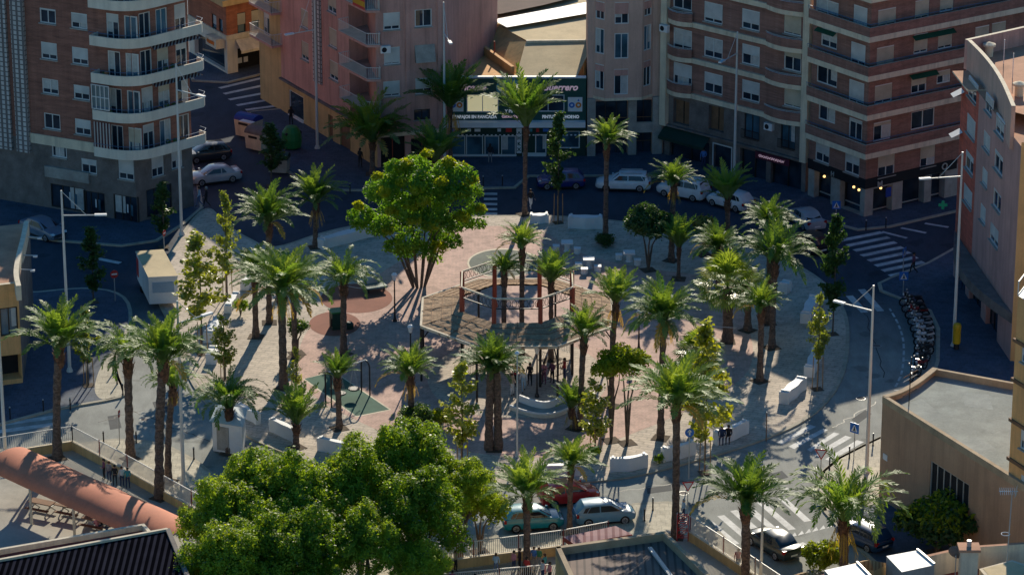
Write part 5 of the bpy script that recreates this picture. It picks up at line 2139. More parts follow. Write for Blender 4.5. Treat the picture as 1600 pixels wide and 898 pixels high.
# ------------------------------------------------ palms
def frond_crown(kind, seed):
    rr = random.Random(seed)
    mb = MB()
    mats = [M['frond'], M['frondg'], M['frondy'], M['frondd']]
    n = {'full': 60, 'tight': 40, 'droop': 46, 'shaggy': 74}[kind]
    for i in range(n):
        t = i / (n - 1)
        az = i * 2.39996 + rr.uniform(-.55, .55)
        if rr.random() < .08:
            continue
        if kind == 'tight':
            e0, dr, L = R(87 - 42 * t), R(28 + 45 * rr.random()), 1.0
        elif kind == 'droop':
            e0, dr, L = R(87 - 50 * t), R(85 + 60 * rr.random()), 1.28
        elif kind == 'shaggy':
            e0, dr, L = R(86 - 74 * t), R(55 + 50 * rr.random()), 1.04
        else:
            e0, dr, L = R(88 - 60 * t), R(50 + 45 * rr.random()), 1.1
        e0 += R(rr.uniform(-9, 9))
        dr *= rr.uniform(.75, 1.3)
        L *= rr.uniform(.72, 1.12)
        if t < .24:
            mat = mats[2]
        elif t < .66:
            mat = mats[0]
        else:
            mat = mats[1] if rr.random() < .8 else mats[0]
        if t > .93 and kind in ('full', 'shaggy') and rr.random() < .35:
            mat = mats[3]
        p = Vector((.05 * math.cos(az), .05 * math.sin(az), 0))
        st = 9
        pts, tan = [], []
        for k in range(st + 1):
            q = k / st
            e = e0 - dr * q ** 1.6
            d = Vector((math.cos(az) * math.cos(e), math.sin(az) * math.cos(e), math.sin(e)))
            pts.append(p.copy())
            tan.append(d)
            p = p + d * (L / st)
        side0 = Vector((-math.sin(az), math.cos(az), 0))
        for k in range(st):
            w0 = .022 * (1 - k / st) + .004
            mb.quad(pts[k] - side0 * w0, pts[k] + side0 * w0, pts[k + 1] + side0 * w0 * .8, pts[k + 1] - side0 * w0 * .8, mats[1])
        nl = 34
        for j in range(nl):
            q = .2 + .8 * j / (nl - 1)
            x = q * st
            k = min(st - 1, int(x))
            c = pts[k].lerp(pts[k + 1], x - k)
            d = tan[k]
            upv = side0.cross(d)
            upv = upv if upv.z > 0 else -upv
            ll = .155 * (math.sin(math.pi * (.16 + .74 * q))) ** .7 + .02
            for s in (-1, 1):
                a = R(38 + rr.uniform(-9, 9)) if j < nl - 3 else R(16)
                dv = (d * math.cos(a) + side0 * (s * math.sin(a)) + upv * rr.uniform(.05, .38) - Vector((0, 0, .25 * q))).normalized()
                wv = d.cross(dv).cross(dv).normalized() * .0145
                tip = c + dv * ll * rr.uniform(.85, 1.1)
                mid = c + dv * ll * .5
                mb.add([c - wv * .5, mid - wv, tip, mid + wv], [(0, 1, 2, 3)], mat)
    return mb.mesh('crown')


def fan_crown(seed):
    rr = random.Random(seed)
    mb = MB()
    n = 46
    for i in range(n):
        t = i / (n - 1)
        az = i * 2.39996 + rr.uniform(-.2, .2)
        e = R(84 - 112 * t)
        d = Vector((math.cos(az) * math.cos(e), math.sin(az) * math.cos(e), math.sin(e)))
        side = Vector((-math.sin(az), math.cos(az), 0))
        upv = side.cross(d)
        if upv.z < 0:
            upv = -upv
        b = d * rr.uniform(.42, .55)
        mb.quad(-side * .012, side * .012, b + side * .01, b - side * .01, M['frondg'])
        mat = M['frondy'] if t < .35 else (M['leafC'] if rr.random() < .55 else M['frond'])
        for k in range(17):
            a = R(-78 + 156 * k / 16)
            dv = (d * math.cos(a) + side * math.sin(a) + upv * rr.uniform(-.05, .12)).normalized()
            l1 = .34 * (.75 + .25 * math.cos(a))
            sv = (d * -math.sin(a) + side * math.cos(a)) * .026
            m1 = b + dv * l1
            m2 = m1 + (dv + Vector((0, 0, -.75))).normalized() * .16
            mb.add([b, m1 - sv, m1 + sv], [(0, 1, 2)], mat)
            mb.add([m1 - sv, m2, m1 + sv], [(0, 1, 2)], mat)
    return mb.mesh('crown')


CROWN = {k: [frond_crown(k, 20 + 7 * i + len(k)) for i in range(3)] for k in ('full', 'tight', 'droop', 'shaggy')}
CROWN['fan'] = [fan_crown(3), fan_crown(8)]


def trunk_mesh(h, r, lean, seed, bootr):
    rr = random.Random(seed)
    mb = MB()
    pts, rad = [], []
    n = max(10, int(h * 2.6))
    for i in range(n + 1):
        t = i / n
        pts.append((lean[0] * t * t, lean[1] * t * t, h * t))
        k = r * 1.12 * (1.28 - .33 * min(1, t * 4)) * (1 + (.10 if i % 2 else -.07) + rr.uniform(-.05, .05))
        rad.append(k)
    mb.tube(pts, rad, M['trunk'], 9)
    return mb.mesh('trunk', smooth=False)


def boot_mesh(r, seed):
    rr = random.Random(seed)
    mb = MB()
    mb.lathe([(r * .95, -1.15), (r * 1.25, -.9), (r * 1.45, -.5), (r * 1.2, -.1), (r * .6, .22)], M['boot'], n=10)
    for i in range(26):
        a = i * 2.4
        z = -1.0 + 1.1 * i / 26
        c = Vector((math.cos(a), math.sin(a), 0))
        s = Vector((-math.sin(a), math.cos(a), 0)) * .09
        b = c * r * 1.15 + Vector((0, 0, z))
        tp = c * (r * 1.75 + .05) + Vector((0, 0, z + .38))
        mb.add([b - s, b + s, tp + s * .4, tp - s * .4], [(0, 1, 2, 3)], M['boot'])
    return mb.mesh('boot')


BOOT = [boot_mesh(.2, 1), boot_mesh(.2, 2)]


def _pit():
    mb = MB()
    mb.prism([(-.55, -.55), (.55, -.55), (.55, .55), (-.55, .55)], 0, .02, M['soil'])
    return mb.mesh('tree_pit')


PIT = _pit()

# (foot x, foot y, trunk top x, y, crown width px, kind, trunk radius, label)
PALMS = [
    (582, 272, 582, 222, 124, 'full', .20, 'palm in front of the ochre ground floor of the pink block'),
    (704, 262, 703, 166, 90, 'tight', .16, 'slim palm covering the first letters of the workshop sign'),
    (680, 300, 680, 252, 78, 'tight', .18, 'palm crown rising behind the big flowering tree'),
    (820, 335, 822, 196, 102, 'tight', .17, 'tall palm in front of the middle of the workshop'),
    (946, 379, 948, 226, 70, 'full', .18, 'shaded palm with a shrubby pit in front of the mauve bay block'),
    (1049, 407, 1053, 288, 72, 'full', .19, 'shaded palm before the white off-roader'),
    (1136, 388, 1137, 312, 72, 'tight', .18, 'sunlit palm overlapping the white hatchback behind the plaza'),
    (1060, 436, 1061, 386, 60, 'tight', .13, 'small slim palm beside the dark round tree'),
    (1122, 472, 1121, 388, 76, 'shaggy', .22, 'dark shaded palm behind the fan palm'),
    (1200, 505, 1203, 352, 74, 'full', .2, 'tall palm second in the cluster near the white saloon'),
    (1206, 543, 1211, 410, 116, 'droop', .2, 'broad palm with wide drooping fronds at the eastern rim of the plaza'),
    (1187, 595, 1190, 482, 74, 'full', .2, 'palm whose trunk stands at the edge of the sun by the lone white bench'),
    (1168, 516, 1168, 452, 70, 'shaggy', .24, 'short thick palm half hidden behind its slim neighbour'),
    (955, 634, 962, 474, 72, 'tight', .18, 'palm between the gazebo roof and the lantern'),
    (1032, 684, 1037, 500, 112, 'shaggy', .2, 'palm with yellowing lower fronds behind the lantern'),
    (1055, 839, 1057, 634, 150, 'full', .22, 'tallest palm, its trunk crossing the road by the red barrier'),
    (907, 669, 912, 526, 84, 'full', .19, 'palm overlapping the sunlit end of the thatched gazebo'),
    (643, 668, 641, 588, 88, 'full', .2, 'palm rising from the round clipped bush'),
    (530, 669, 527, 592, 52, 'tight', .19, 'slim palm on the edge of the green play mat'),
    (463, 699, 463, 662, 76, 'tight', .2, 'low bright palm beside the white bench under the swing'),
    (537, 553, 537, 446, 96, 'droop', .21, 'palm with pale trunk by the green playground box'),
    (443, 606, 440, 452, 124, 'shaggy', .26, 'thick shaggy palm near the playground rounds'),
    (461, 558, 458, 448, 80, 'full', .19, 'dark slim palm tucked behind the shaggy one'),
    (400, 526, 398, 428, 78, 'full', .2, 'palm with its trunk in the sunlit path'),
    (421, 504, 420, 348, 104, 'full', .19, 'tall palm in the shade behind the path'),
    (493, 386, 494, 318, 86, 'full', .18, 'palm standing by the dark ring road behind the playground'),
    (815, 556, 816, 386, 66, 'full', .17, 'tall palm growing up through the open gazebo'),
    (787, 574, 788, 426, 58, 'full', .17, 'greyish palm growing inside the gazebo ring'),
    (861, 562, 861, 442, 68, 'tight', .16, 'bright palm inside the gazebo near its red post'),
    (899, 669, 893, 638, 56, 'tight', .17, 'short palm at the end of the curved white bench'),
    (890, 832, 892, 727, 84, 'full', .16, 'yellow green palm in front of the red car'),
    (823, 892, 824, 780, 112, 'full', .21, 'palm in the school yard before the teal car'),
    (1164, 930, 1165, 786, 134, 'full', .25, 'palm behind the school railing by the lower zebra crossing'),
    (1318, 905, 1318, 812, 166, 'droop', .26, 'palm with long drooping fronds in front of the blue car'),
    (90, 716, 92, 545, 132, 'full', .25, 'tall palm by the corner of the school railing'),
    (204, 716, 200, 560, 104, 'droop', .25, 'palm with arching fronds and a bulbous neck on the sunlit pavement corner'),
    (250, 778, 255, 566, 128, 'full', .27, 'tall dense palm behind the school fence'),
    (263, 752, 270, 606, 74, 'droop', .2, 'bright lower palm leaning out behind the tall dense one'),
    (358, 706, 358, 638, 102, 'droop', .22, 'palm with arching fronds above the white booth'),
]


def skirt_mesh(seed):
    rr = random.Random(seed)
    mb = MB()
    for i in range(9):
        az = i * 2.39996 + rr.uniform(-.4, .4)
        L = rr.uniform(.35, .75)
        side = Vector((-math.sin(az), math.cos(az), 0))
        out = Vector((math.cos(az), math.sin(az), 0))
        for j in range(12):
            q = .25 + .75 * j / 11
            c = out * (.08 + .22 * q ** .6) * 1.0 + Vector((0, 0, -L * q))
            for s in (-1, 1):
                tip = c + side * s * .06 + Vector((0, 0, -.16)) + out * rr.uniform(-.02, .05)
                mb.add([c, c + side * s * .03 + Vector((0, 0, -.05)), tip], [(0, 1, 2)], M['frondd'])
    return mb.mesh('dead_fronds')


SKIRT = [skirt_mesh(5), skirt_mesh(6)]


def make_palm(i, p):
    fx, fy, tx, ty, wpx, kind, r, lab = p
    f = G(fx, fy, .125)
    h = HT(fx, fy, ty)
    s = 5500 / math.sqrt(f.x ** 2 + (f.y - CAMY) ** 2 + (CAMZ - h) ** 2)
    twx = G(fx, fy).x
    top = (tx - 800) / s - twx * 0
    lean = ((tx - scr((f.x, f.y, h))[0]) / s, random.uniform(-.15, .15))
    t = thing('palm_tree', f, lab, 'palm tree', 'palms of the plaza and the streets round it', 0)
    place('trunk', trunk_mesh(h, r, lean, i, .2), t)
    b = place('boot', BOOT[i % 2], t, (lean[0], lean[1], h), i * 1.3)
    b.scale = (r / .2, r / .2, min(1.2, .55 + h / 12))
    c = place('crown', CROWN[kind][i % len(CROWN[kind])], t, (lean[0], lean[1], h), i * 2.1)
    c.rotation_euler = (random.uniform(-.10, .10), random.uniform(-.10, .10), i * 2.1)
    k = (wpx / 2) / s / (.86 if kind != 'tight' else .62)
    if kind == 'droop':
        k *= .95
    c.scale = (k * random.uniform(.95, 1.08), k * random.uniform(.95, 1.08), k * random.uniform(.92, 1.12))
    if i % 4 == 1 or kind == 'shaggy':
        s_ = place('dead_fronds', SKIRT[i % 2], t, (lean[0], lean[1], h - .2), i * .9)
        s_.scale = (k * .8,) * 3
    place('tree_pit', PIT, t, (0, 0, .002), .2 * i)
    return t


# two stems from one root in the middle of the plaza
for i, p in enumerate(PALMS):
    make_palm(i, p)
f = G(772, 702, .125)
t = thing('palm_tree', f, 'thick twin stemmed palm standing in front of the gazebo', 'palm tree', 'palms of the plaza and the streets round it')
h = HT(772, 702, 578)
for k, dx in enumerate((-.35, .28)):  # one root, two stems
    o = place('trunk', trunk_mesh(h - .2 * k, .25, (-dx * .4, 0), 90 + k, .2), t, (dx, .1 * k, 0))
    c = place('crown', CROWN['full'][k], t, (dx * .6, .1, h - .2 * k), 1 + k)
    c.scale = (2.35 - .25 * k,) * 3
place('tree_pit', PIT, t, (0, 0, .002), 0)


# ------------------------------------------------ young columnar trees
def column_crown(h, r, seed, dens=1.0, mat='leafC', mat2='leafO'):
    rs = np.random.RandomState(seed)
    n = int(1500 * dens * h / 5 * (r / 1.0))
    nb = int(34 * h / 5)
    bz = rs.rand(nb) * h
    ba = rs.rand(nb) * 6.283
    env = lambda z: r * (np.clip(z / (h * .22), 0.25, 1) ** .6) * np.clip(1.05 - (z / h) ** 2.2, .06, 1)
    k = rs.randint(0, nb, n)
    u = rs.rand(n) ** .6
    rad = env(bz[k]) * u * (.75 + .5 * rs.rand(nb)[k])
    P = np.stack([np.cos(ba[k]) * rad, np.sin(ba[k]) * rad, bz[k] + u * .45 + rs.normal(0, .1, n)], 1)
    P += rs.normal(0, .11, (n, 3))
    N = np.tile(np.array([[0, .2, .8]]), (n, 1))
    mi = (rs.rand(n) < .25).astype(int)
    me = leafmesh('crown', P, N, .135, [M[mat], M[mat2]], mi, .6, .9, seed)
    return me


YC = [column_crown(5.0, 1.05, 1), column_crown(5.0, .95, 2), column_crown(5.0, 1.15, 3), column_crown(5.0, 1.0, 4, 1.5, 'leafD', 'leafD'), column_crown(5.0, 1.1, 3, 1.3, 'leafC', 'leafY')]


def young_tree(fx, fy, ty, wpx, var, lab, clear=.3, stakes=True):
    f = G(fx, fy, .125)
    h = HT(fx, fy, ty)
    t = thing('young_tree', f, lab, 'tree', 'slim young street trees')
    mb = MB()
    mb.tube([(0, 0, 0), (.03, .02, h * .5), (0, 0, h * .93)], [.06, .045, .012], M['bark'], 6)
    rr = random.Random(var + int(fx))
    for i in range(7):
        z = h * (clear + .08 * i)
        a = rr.uniform(0, 6.28)
        mb.tube([(0, 0, z), (.4 * math.cos(a), .4 * math.sin(a), z + .6)], [.02, .006], M['bark'], 4)
    mb.build('trunk', t, local=True)
    hc = h * (1 - clear)
    c = place('crown', YC[var], t, (0, 0, h * clear - .1), fx)
    k = (wpx / 2) / 20.5 / 1.0
    c.scale = (k, k, hc / 5.0)
    if stakes:
        for i in range(3):
            mb = MB()
            a = i * 2.094 + .4
            x, y = .42 * math.cos(a), .42 * math.sin(a)
            mb.tube([(x, y, 0), (x * .9, y * .9, min(2.4, h * .36))], .035, M['pine'], 5)
            mb.build('stake', t, local=True)
    pit = place('tree_pit', PIT, t, (0, 0, .002), .3)
    pit.scale = (.7, .7, 1)
    return t


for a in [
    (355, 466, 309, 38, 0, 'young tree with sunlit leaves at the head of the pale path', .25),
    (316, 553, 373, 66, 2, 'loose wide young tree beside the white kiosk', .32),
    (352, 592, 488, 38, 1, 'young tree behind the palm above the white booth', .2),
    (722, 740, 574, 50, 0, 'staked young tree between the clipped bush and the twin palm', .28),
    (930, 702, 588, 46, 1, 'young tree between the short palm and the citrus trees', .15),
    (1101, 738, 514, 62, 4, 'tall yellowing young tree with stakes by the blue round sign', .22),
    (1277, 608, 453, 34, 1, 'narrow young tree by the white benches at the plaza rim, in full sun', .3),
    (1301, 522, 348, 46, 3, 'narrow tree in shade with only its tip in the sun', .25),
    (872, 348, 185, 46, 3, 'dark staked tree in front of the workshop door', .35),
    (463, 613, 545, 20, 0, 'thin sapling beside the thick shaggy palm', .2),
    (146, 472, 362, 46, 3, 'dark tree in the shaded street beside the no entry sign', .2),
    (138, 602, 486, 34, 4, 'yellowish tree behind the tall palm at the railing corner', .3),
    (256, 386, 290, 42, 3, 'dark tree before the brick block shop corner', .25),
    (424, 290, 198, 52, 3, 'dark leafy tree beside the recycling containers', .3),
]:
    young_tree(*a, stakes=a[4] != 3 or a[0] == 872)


# ------------------------------------------------ spreading trees
def limbs(mb, base, tips, r0, mat, fork=.4):
    for k, tp in enumerate(tips):
        a = Vector(base)
        b = Vector(tp)
        m = a.lerp(b, .45) + Vector((0, 0, (b - a).length * .10)) - Vector(((b - a).x * .12, (b - a).y * .12, 0))
        mb.tube([a, a.lerp(m, .5), m, m.lerp(b, .5) + Vector((.1, -.1, 0)), b], [r0, r0 * .85, r0 * .62, r0 * .4, r0 * .15], mat, 7)


def lobe_tree(name, f, lab, cat, lobes, dens, size, mats, split, seed, trunks, r0, group=None, ytop=None, aspect=.55, pit=False, tufts=()):
    t = thing(name, f, lab, cat, group)
    P, N, H = lobes_points(lobes, dens, seed=seed)
    rs = np.random.RandomState(seed + 1)
    mi = (rs.rand(len(P)) < np.clip((H - .15) * split, 0, .9)).astype(int)
    if tufts:
        P2, N2, H2 = lobes_points(tufts, dens * 2.2, seed=seed + 5)
        mi = np.concatenate([mi, np.where(rs.rand(len(P2)) < np.clip(.25 + H2 * .5, 0, .7), 2, 1)])
        P, N = np.concatenate([P, P2]), np.concatenate([N, N2])
    P = P + rs.normal(0, .06, P.shape)
    me = leafmesh('crown', P, N, size, mats, mi, aspect, .75, seed)
    place('crown', me, t)
    for k, (b, tips) in enumerate(trunks):
        mb = MB()
        limbs(mb, b, tips, r0, M['bark'])
        mb.build('trunk', t, local=True)
    if pit:
        place('tree_pit', PIT, t, (0, 0, .002), .4)
    return t


# the big flowering tree of the plaza
f = G(652, 449, .125)
rs = random.Random(31)


def at_px(px, py, dy):
    """point dy metres nearer/farther than f on the sight line of (px, py)"""
    d = ray(px, py)
    k = (f.y + dy - CAMY) / d.y
    q = Vector((0, CAMY, CAMZ)) + d * k
    return q - f


lob = []
for (px, py, dy, r) in ((565, 338, 0, 1.3), (600, 300, -.6, 1.9), (622, 282, 1.2, 1.6), (640, 330, -1.8, 1.7), (600, 355, -1.2, 1.5), (640, 375, -2.0, 1.4), (675, 300, -.5, 1.9), (650, 262, 1.5, 1.5),
                        (700, 270, 1.0, 1.6), (722, 275, 0, 1.4), (712, 310, -1.0, 1.8), (742, 332, 0, 1.1), (712, 350, -1.2, 1.4), (678, 345, -2.0, 1.6), (708, 378, -1.0, 1.0), (670, 320, 2.5, 2.0), (620, 325, 2.2, 1.8), (612, 385, -1.2, .9), (750, 350, -.4, .6), (585, 352, .5, 1.2), (632, 395, -.6, 1.0), (662, 392, -1.4, 1.1), (690, 372, .5, 1.2), (640, 350, .8, 1.6), (735, 300, .8, 1.2), (560, 352, -.4, .8), (680, 405, .2, .7), (655, 285, -.8, 1.5), (728, 352, .4, 1.0), (618, 262, .4, 1.0)):
    p = at_px(px, py, dy)
    lob.append((tuple(p), (r * .82, r * .82, r * .66)))
tips = [l[0] for l in lob]
tufts = []
for (px, py, dy) in ((590, 276, -1.6), (628, 284, -1.2), (642, 322, -2.6), (660, 316, -2.8), (612, 330, -2.6), (690, 284, -1.6), (708, 304, -1.8), (724, 300, -1.0), (668, 240, .8), (632, 258, .6), (722, 338, -1.6), (738, 282, -.4), (700, 256, .6),
                     (598, 300, -2.0), (648, 344, -2.9), (676, 352, -2.6), (560, 322, -.6), (752, 326, -.4), (684, 388, -1.2), (720, 262, .4), (650, 298, -2.2), (604, 360, -2.0)):
    p = at_px(px, py, dy)
    k = rs.uniform(.42, .7)
    tufts.append((tuple(p), (k, k, k * .7)))
lobe_tree('flowering_tree', f, 'large spreading tree with yellow flushed crown and several leaning stems on the plaza', 'tree', lob, 62, .125,
          [M['leafB'], M['leafO'], M['leafY']], .12, 4, [((-.3, 0, 0), [tips[0], tips[1], tips[4]]), ((.0, -.15, 0), [tips[3], tips[5], tips[17]]), ((.3, .1, 0), [tips[6], tips[13]]), ((.55, .2, 0), [tips[10], tips[12], tips[11]])], .11, tufts=tufts)

# clipped ficus trees along the school yard
FIC = []


def ficus_variant(seed):
    rr = random.Random(seed)
    lob = [((0, 0, .6), (1.7, 1.7, 1.7)), ((0, 0, -.8), (2.1, 2.1, 1.3))]
    for i in range(36):
        a = i * 2.39996 + rr.uniform(-.3, .3)
        t = i / 35
        d = 2.95 * math.sqrt(t) * rr.uniform(.8, 1.15)
        k = rr.uniform(.45, .98)
        lob.append(((d * math.cos(a), d * math.sin(a), 2.1 - 2.7 * t ** 1.4 + rr.uniform(-.7, .65)), (k, k * rr.uniform(.8, 1.2), k * rr.uniform(1.0, 1.8))))
    P, N, H = lobes_points(lob, 105, clump=.2, zmin=-.6, seed=seed)
    rs = np.random.RandomState(seed)
    P = P + rs.normal(0, .08, P.shape)
    out = rs.rand(len(P)) < .05
    P[out] += N[out] * rs.rand(int(out.sum()), 1) * .45
    mi = (rs.rand(len(P)) < np.clip((H - .35) * .5, 0.03, .35)).astype(int)
    mi[rs.rand(len(P)) < .06] = 2
    return leafmesh('crown', P, N, .078 * (.55 + 1.0 * rs.rand(len(P))), [M['leafF'], M['leafO'], M['leafD']], mi, .6, .8, seed)


FIC = [ficus_variant(s) for s in (51, 52, 53)]
for i, (px, py, z, r, lab) in enumerate([
    (366, 832, 4.1, 2.8, 'ficus tree beside the end of the orange canopy'),
    (412, 768, 5.4, 2.6, 'ficus tree with its crown in front of the white booth'),
    (480, 790, 5.4, 3.0, 'ficus tree in the middle of the clump, below the white bench with the low palm'),
    (562, 764, 5.6, 2.6, 'ficus tree with a yellowish side, in front of the long white bench'),
    (642, 726, 6.0, 2.7, 'highest ficus tree of the clump, next to the staked young tree'),
    (572, 856, 4.6, 2.4, 'ficus tree with a domed bright crown at the bottom edge of the picture'),
    (650, 812, 5.0, 2.6, 'ficus tree below the highest one, facing the school railing'),
    (718, 766, 4.9, 2.0, 'small ficus tree beside the railing, in front of the teal car'),
    (470, 876, 4.3, 3.0, 'dark ficus tree at the bottom of the clump, between two brighter domes'),
    (352, 904, 3.6, 2.8, 'ficus tree beside the ribbed dark roof'),
    (418, 862, 4.4, 2.8, 'ficus tree behind the ribbed roof tree, two crowns in from the canopy'),
    (655, 886, 3.6, 1.7, 'low ficus tree at the bottom next to the school children'),
]):
    c = G(px, py, z)
    t = thing('ficus_tree', (c.x, c.y, .1), lab, 'tree', 'clipped ficus trees of the school yard')
    o = place('crown', FIC[i % 3], t, (0, 0, z - .1), i * 1.7)
    o.scale = (r / 2.75, r / 2.75, r / 3.1)
    mb = MB()
    limbs(mb, (0, 0, 0), [(1.2, .3, z), (-1.1, .6, z), (.2, -1.2, z - .3), (0, .9, z + .6)], .2, M['bark'])
    mb.build('trunk', t, local=True)


def round_tree(fx, fy, cx, cy, wpx, mats, lab, seed, split=.4, name='round_tree', cat='tree', flat=.85, size=.11, dens=85, group=None):
    f = G(fx, fy, .125)
    r = wpx / 2 / 20.5
    zc = HT(fx, fy, cy)
    rr = random.Random(seed)
    lob = [((0, 0, zc), (r * .72, r * .72, r * flat * .75))]
    for i in range(9):
        a = i * 2.4
        e = rr.uniform(-.4, .9)
        k = r * rr.uniform(.38, .52)
        lob.append(((r * .58 * math.cos(a) * math.cos(e), r * .58 * math.sin(a) * math.cos(e), zc + r * flat * .6 * math.sin(e)), (k, k, k * .85)))
    return lobe_tree(name, f, lab, cat, lob, dens, size, mats, split, seed, [((0, 0, 0), [(r * .4, 0, zc), (-r * .4, r * .2, zc), (0, -r * .4, zc + .2)])], .10 if zc > 1.2 else .05, group, pit=zc > 1.5)


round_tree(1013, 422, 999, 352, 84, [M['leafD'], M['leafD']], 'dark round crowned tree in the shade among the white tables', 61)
round_tree(955, 688, 945, 572, 58, [M['leafO'], M['leafY']], 'bright citrus tree touching the thatched gazebo', 62, .5)
round_tree(980, 692, 985, 565, 62, [M['leafO'], M['leafY']], 'bright citrus tree with a forked bare stem', 63, .5)
round_tree(648, 672, 648, 652, 54, [M['leafD'], M['leafF']], 'round clipped bush at the foot of a palm', 64, .3, 'clipped_bush', 'bush', .8, .08)
round_tree(464, 552, 466, 512, 36, [M['leafD'], M['leafF']], 'ball shaped bush beside the red playground surface', 65, .3, 'clipped_bush', 'bush', .95, .08)
round_tree(376, 492, 377, 478, 26, [M['leafF'], M['leafD']], 'small green bush between two palm trunks in the shade', 66, .3, 'clipped_bush', 'bush', .9, .08)
round_tree(688, 668, 688, 652, 34, [M['leafY'], M['leafO']], 'small yellow bush next to the clipped one', 67, .6, 'yellow_bush', 'bush', .7, .08)
round_tree(945, 384, 945, 376, 36, [M['leafD'], M['leafD']], 'low dark shrub round the foot of the shaded palm', 68, .1, 'low_shrub', 'bush', .5, .08)
round_tree(1464, 862, 1464, 816, 108, [M['leafD'], M['leafO']], 'broad yellow green shrub before the barred window', 69, .95, 'broad_shrub', 'bush', .75, .17, 48)
round_tree(1284, 888, 1284, 868, 58, [M['leafO'], M['leafC']], 'low leafy shrub under the drooping palm', 70, .4, 'leafy_shrub', 'bush', .7, .12)
round_tree(750, 862, 748, 790, 78, [M['leafO'], M['leafY']], 'yellowing loose tree by the school railing in front of the teal car', 71, .5, 'yellow_tree', 'tree', .9, .11, 55)
round_tree(1100, 398, 1100, 356, 44, [M['leafC'], M['leafD']], 'pale leaved small tree between the parked white cars and the fan palm', 72, .2, 'pale_tree', 'tree', 1.0, .12, 50)
round_tree(926, 722, 926, 706, 20, [M['leafF'], M['leafD']], 'little green bush at the foot of the short young tree', 73, .2, 'small_bush', 'bush', .8, .08)
round_tree(1030, 722, 1030, 716, 16, [M['leafF'], M['leafD']], 'little bush between two white benches', 74, .2, 'small_bush', 'bush', .8, .08)
# fan palm
fx, fy = 1137, 534
f = G(fx, fy, .125)
h = HT(fx, fy, 448)
t = thing('fan_palm', f, 'bushy fan palm with a thick shaded trunk and silvery sunlit leaves', 'palm tree', 'palms of the plaza and the streets round it')
place('trunk', trunk_mesh(h, .34, (-.1, 0), 400, .2), t)
c = place('crown', CROWN['fan'][0], t, (-.1, 0, h), .4)
c.scale = (2.9, 2.9, 2.9)
place('tree_pit', PIT, t, (0, 0, .002), 0)
fx, fy = 1090, 640
f = G(fx, fy, .125)
h = HT(fx, fy, 556)
t = thing('fan_palm', f, 'fan palm with a bright tuft directly behind the tallest palm', 'palm tree', 'palms of the plaza and the streets round it')
place('trunk', trunk_mesh(h, .2, (0, 0), 401, .2), t)
c = place('crown', CROWN['fan'][1], t, (0, 0, h), 1.4)
c.scale = (2.1, 2.1, 2.1)
# ================================================================= VEHICLES
def loft(mb, secs, mat, closed_ends=True):
    """secs: list of (x, [(y, z)...]) half sections from the lower edge to the middle; mirrored."""
    rings = []
    for x, hs in secs:
        rings.append([(x, y, z) for y, z in hs] + [(x, -y, z) for y, z in hs[::-1]])
    n = len(rings[0])
    vs = [p for r in rings for p in r]
    fs = []
    for i in range(len(rings) - 1):
        for k in range(n):
            a, b = i * n + k, i * n + (k + 1) % n
            fs.append((a, b, b + n, a + n))
    if closed_ends:
        fs.append(tuple(range(n))[::-1])
        fs.append(tuple(range((len(rings) - 1) * n, len(rings) * n)))
    mb.add(vs, fs, mat)


CARK = {
    # L, W, H, belt, hood front, hood back, tail height, x windscreen foot, roof front, roof rear, rear glass foot
    'hatch': dict(L=3.95, W=1.70, H=1.51, zb=.95, zh=.76, zt=.94, xs=1.16, xf=.30, xr=-1.30, xb=-1.88),
    'sedan': dict(L=4.40, W=1.74, H=1.44, zb=.92, zh=.72, zt=.98, xs=1.12, xf=.25, xr=-.90, xb=-1.62),
    'estate': dict(L=4.55, W=1.78, H=1.50, zb=.94, zh=.70, zt=.95, xs=1.02, xf=.30, xr=-1.75, xb=-2.12),
    'offroad': dict(L=4.35, W=1.84, H=1.68, zb=1.06, zh=.86, zt=1.05, xs=.98, xf=.38, xr=-1.62, xb=-2.02),
}


def wheel_meshes():
    t = MB()
    prof = [(.20, -.10), (.29, -.105), (.315, -.07), (.315, .07), (.29, .105), (.20, .10)]
    t.lathe(prof, M['tyre'], n=18)
    t.v = [(p[0], p[2], p[1]) for p in t.v]
    r = MB()
    r.lathe([(.05, .112), (.20, .104), (.205, .09)], M['rim'], n=14)
    for k in range(5):
        a = k * 1.2566
        r.beam((.04 * math.cos(a), .04 * math.sin(a), .118), (.19 * math.cos(a), .19 * math.sin(a), .112), .05, .02, M['rim'])
    r.lathe([(.05, .113), (.16, .106)], M['black'], n=10)
    r.v = [(p[0], p[2], p[1]) for p in r.v]
    return t.mesh('tyre', smooth=False), r.mesh('rim')


TYRE, RIM = wheel_meshes()


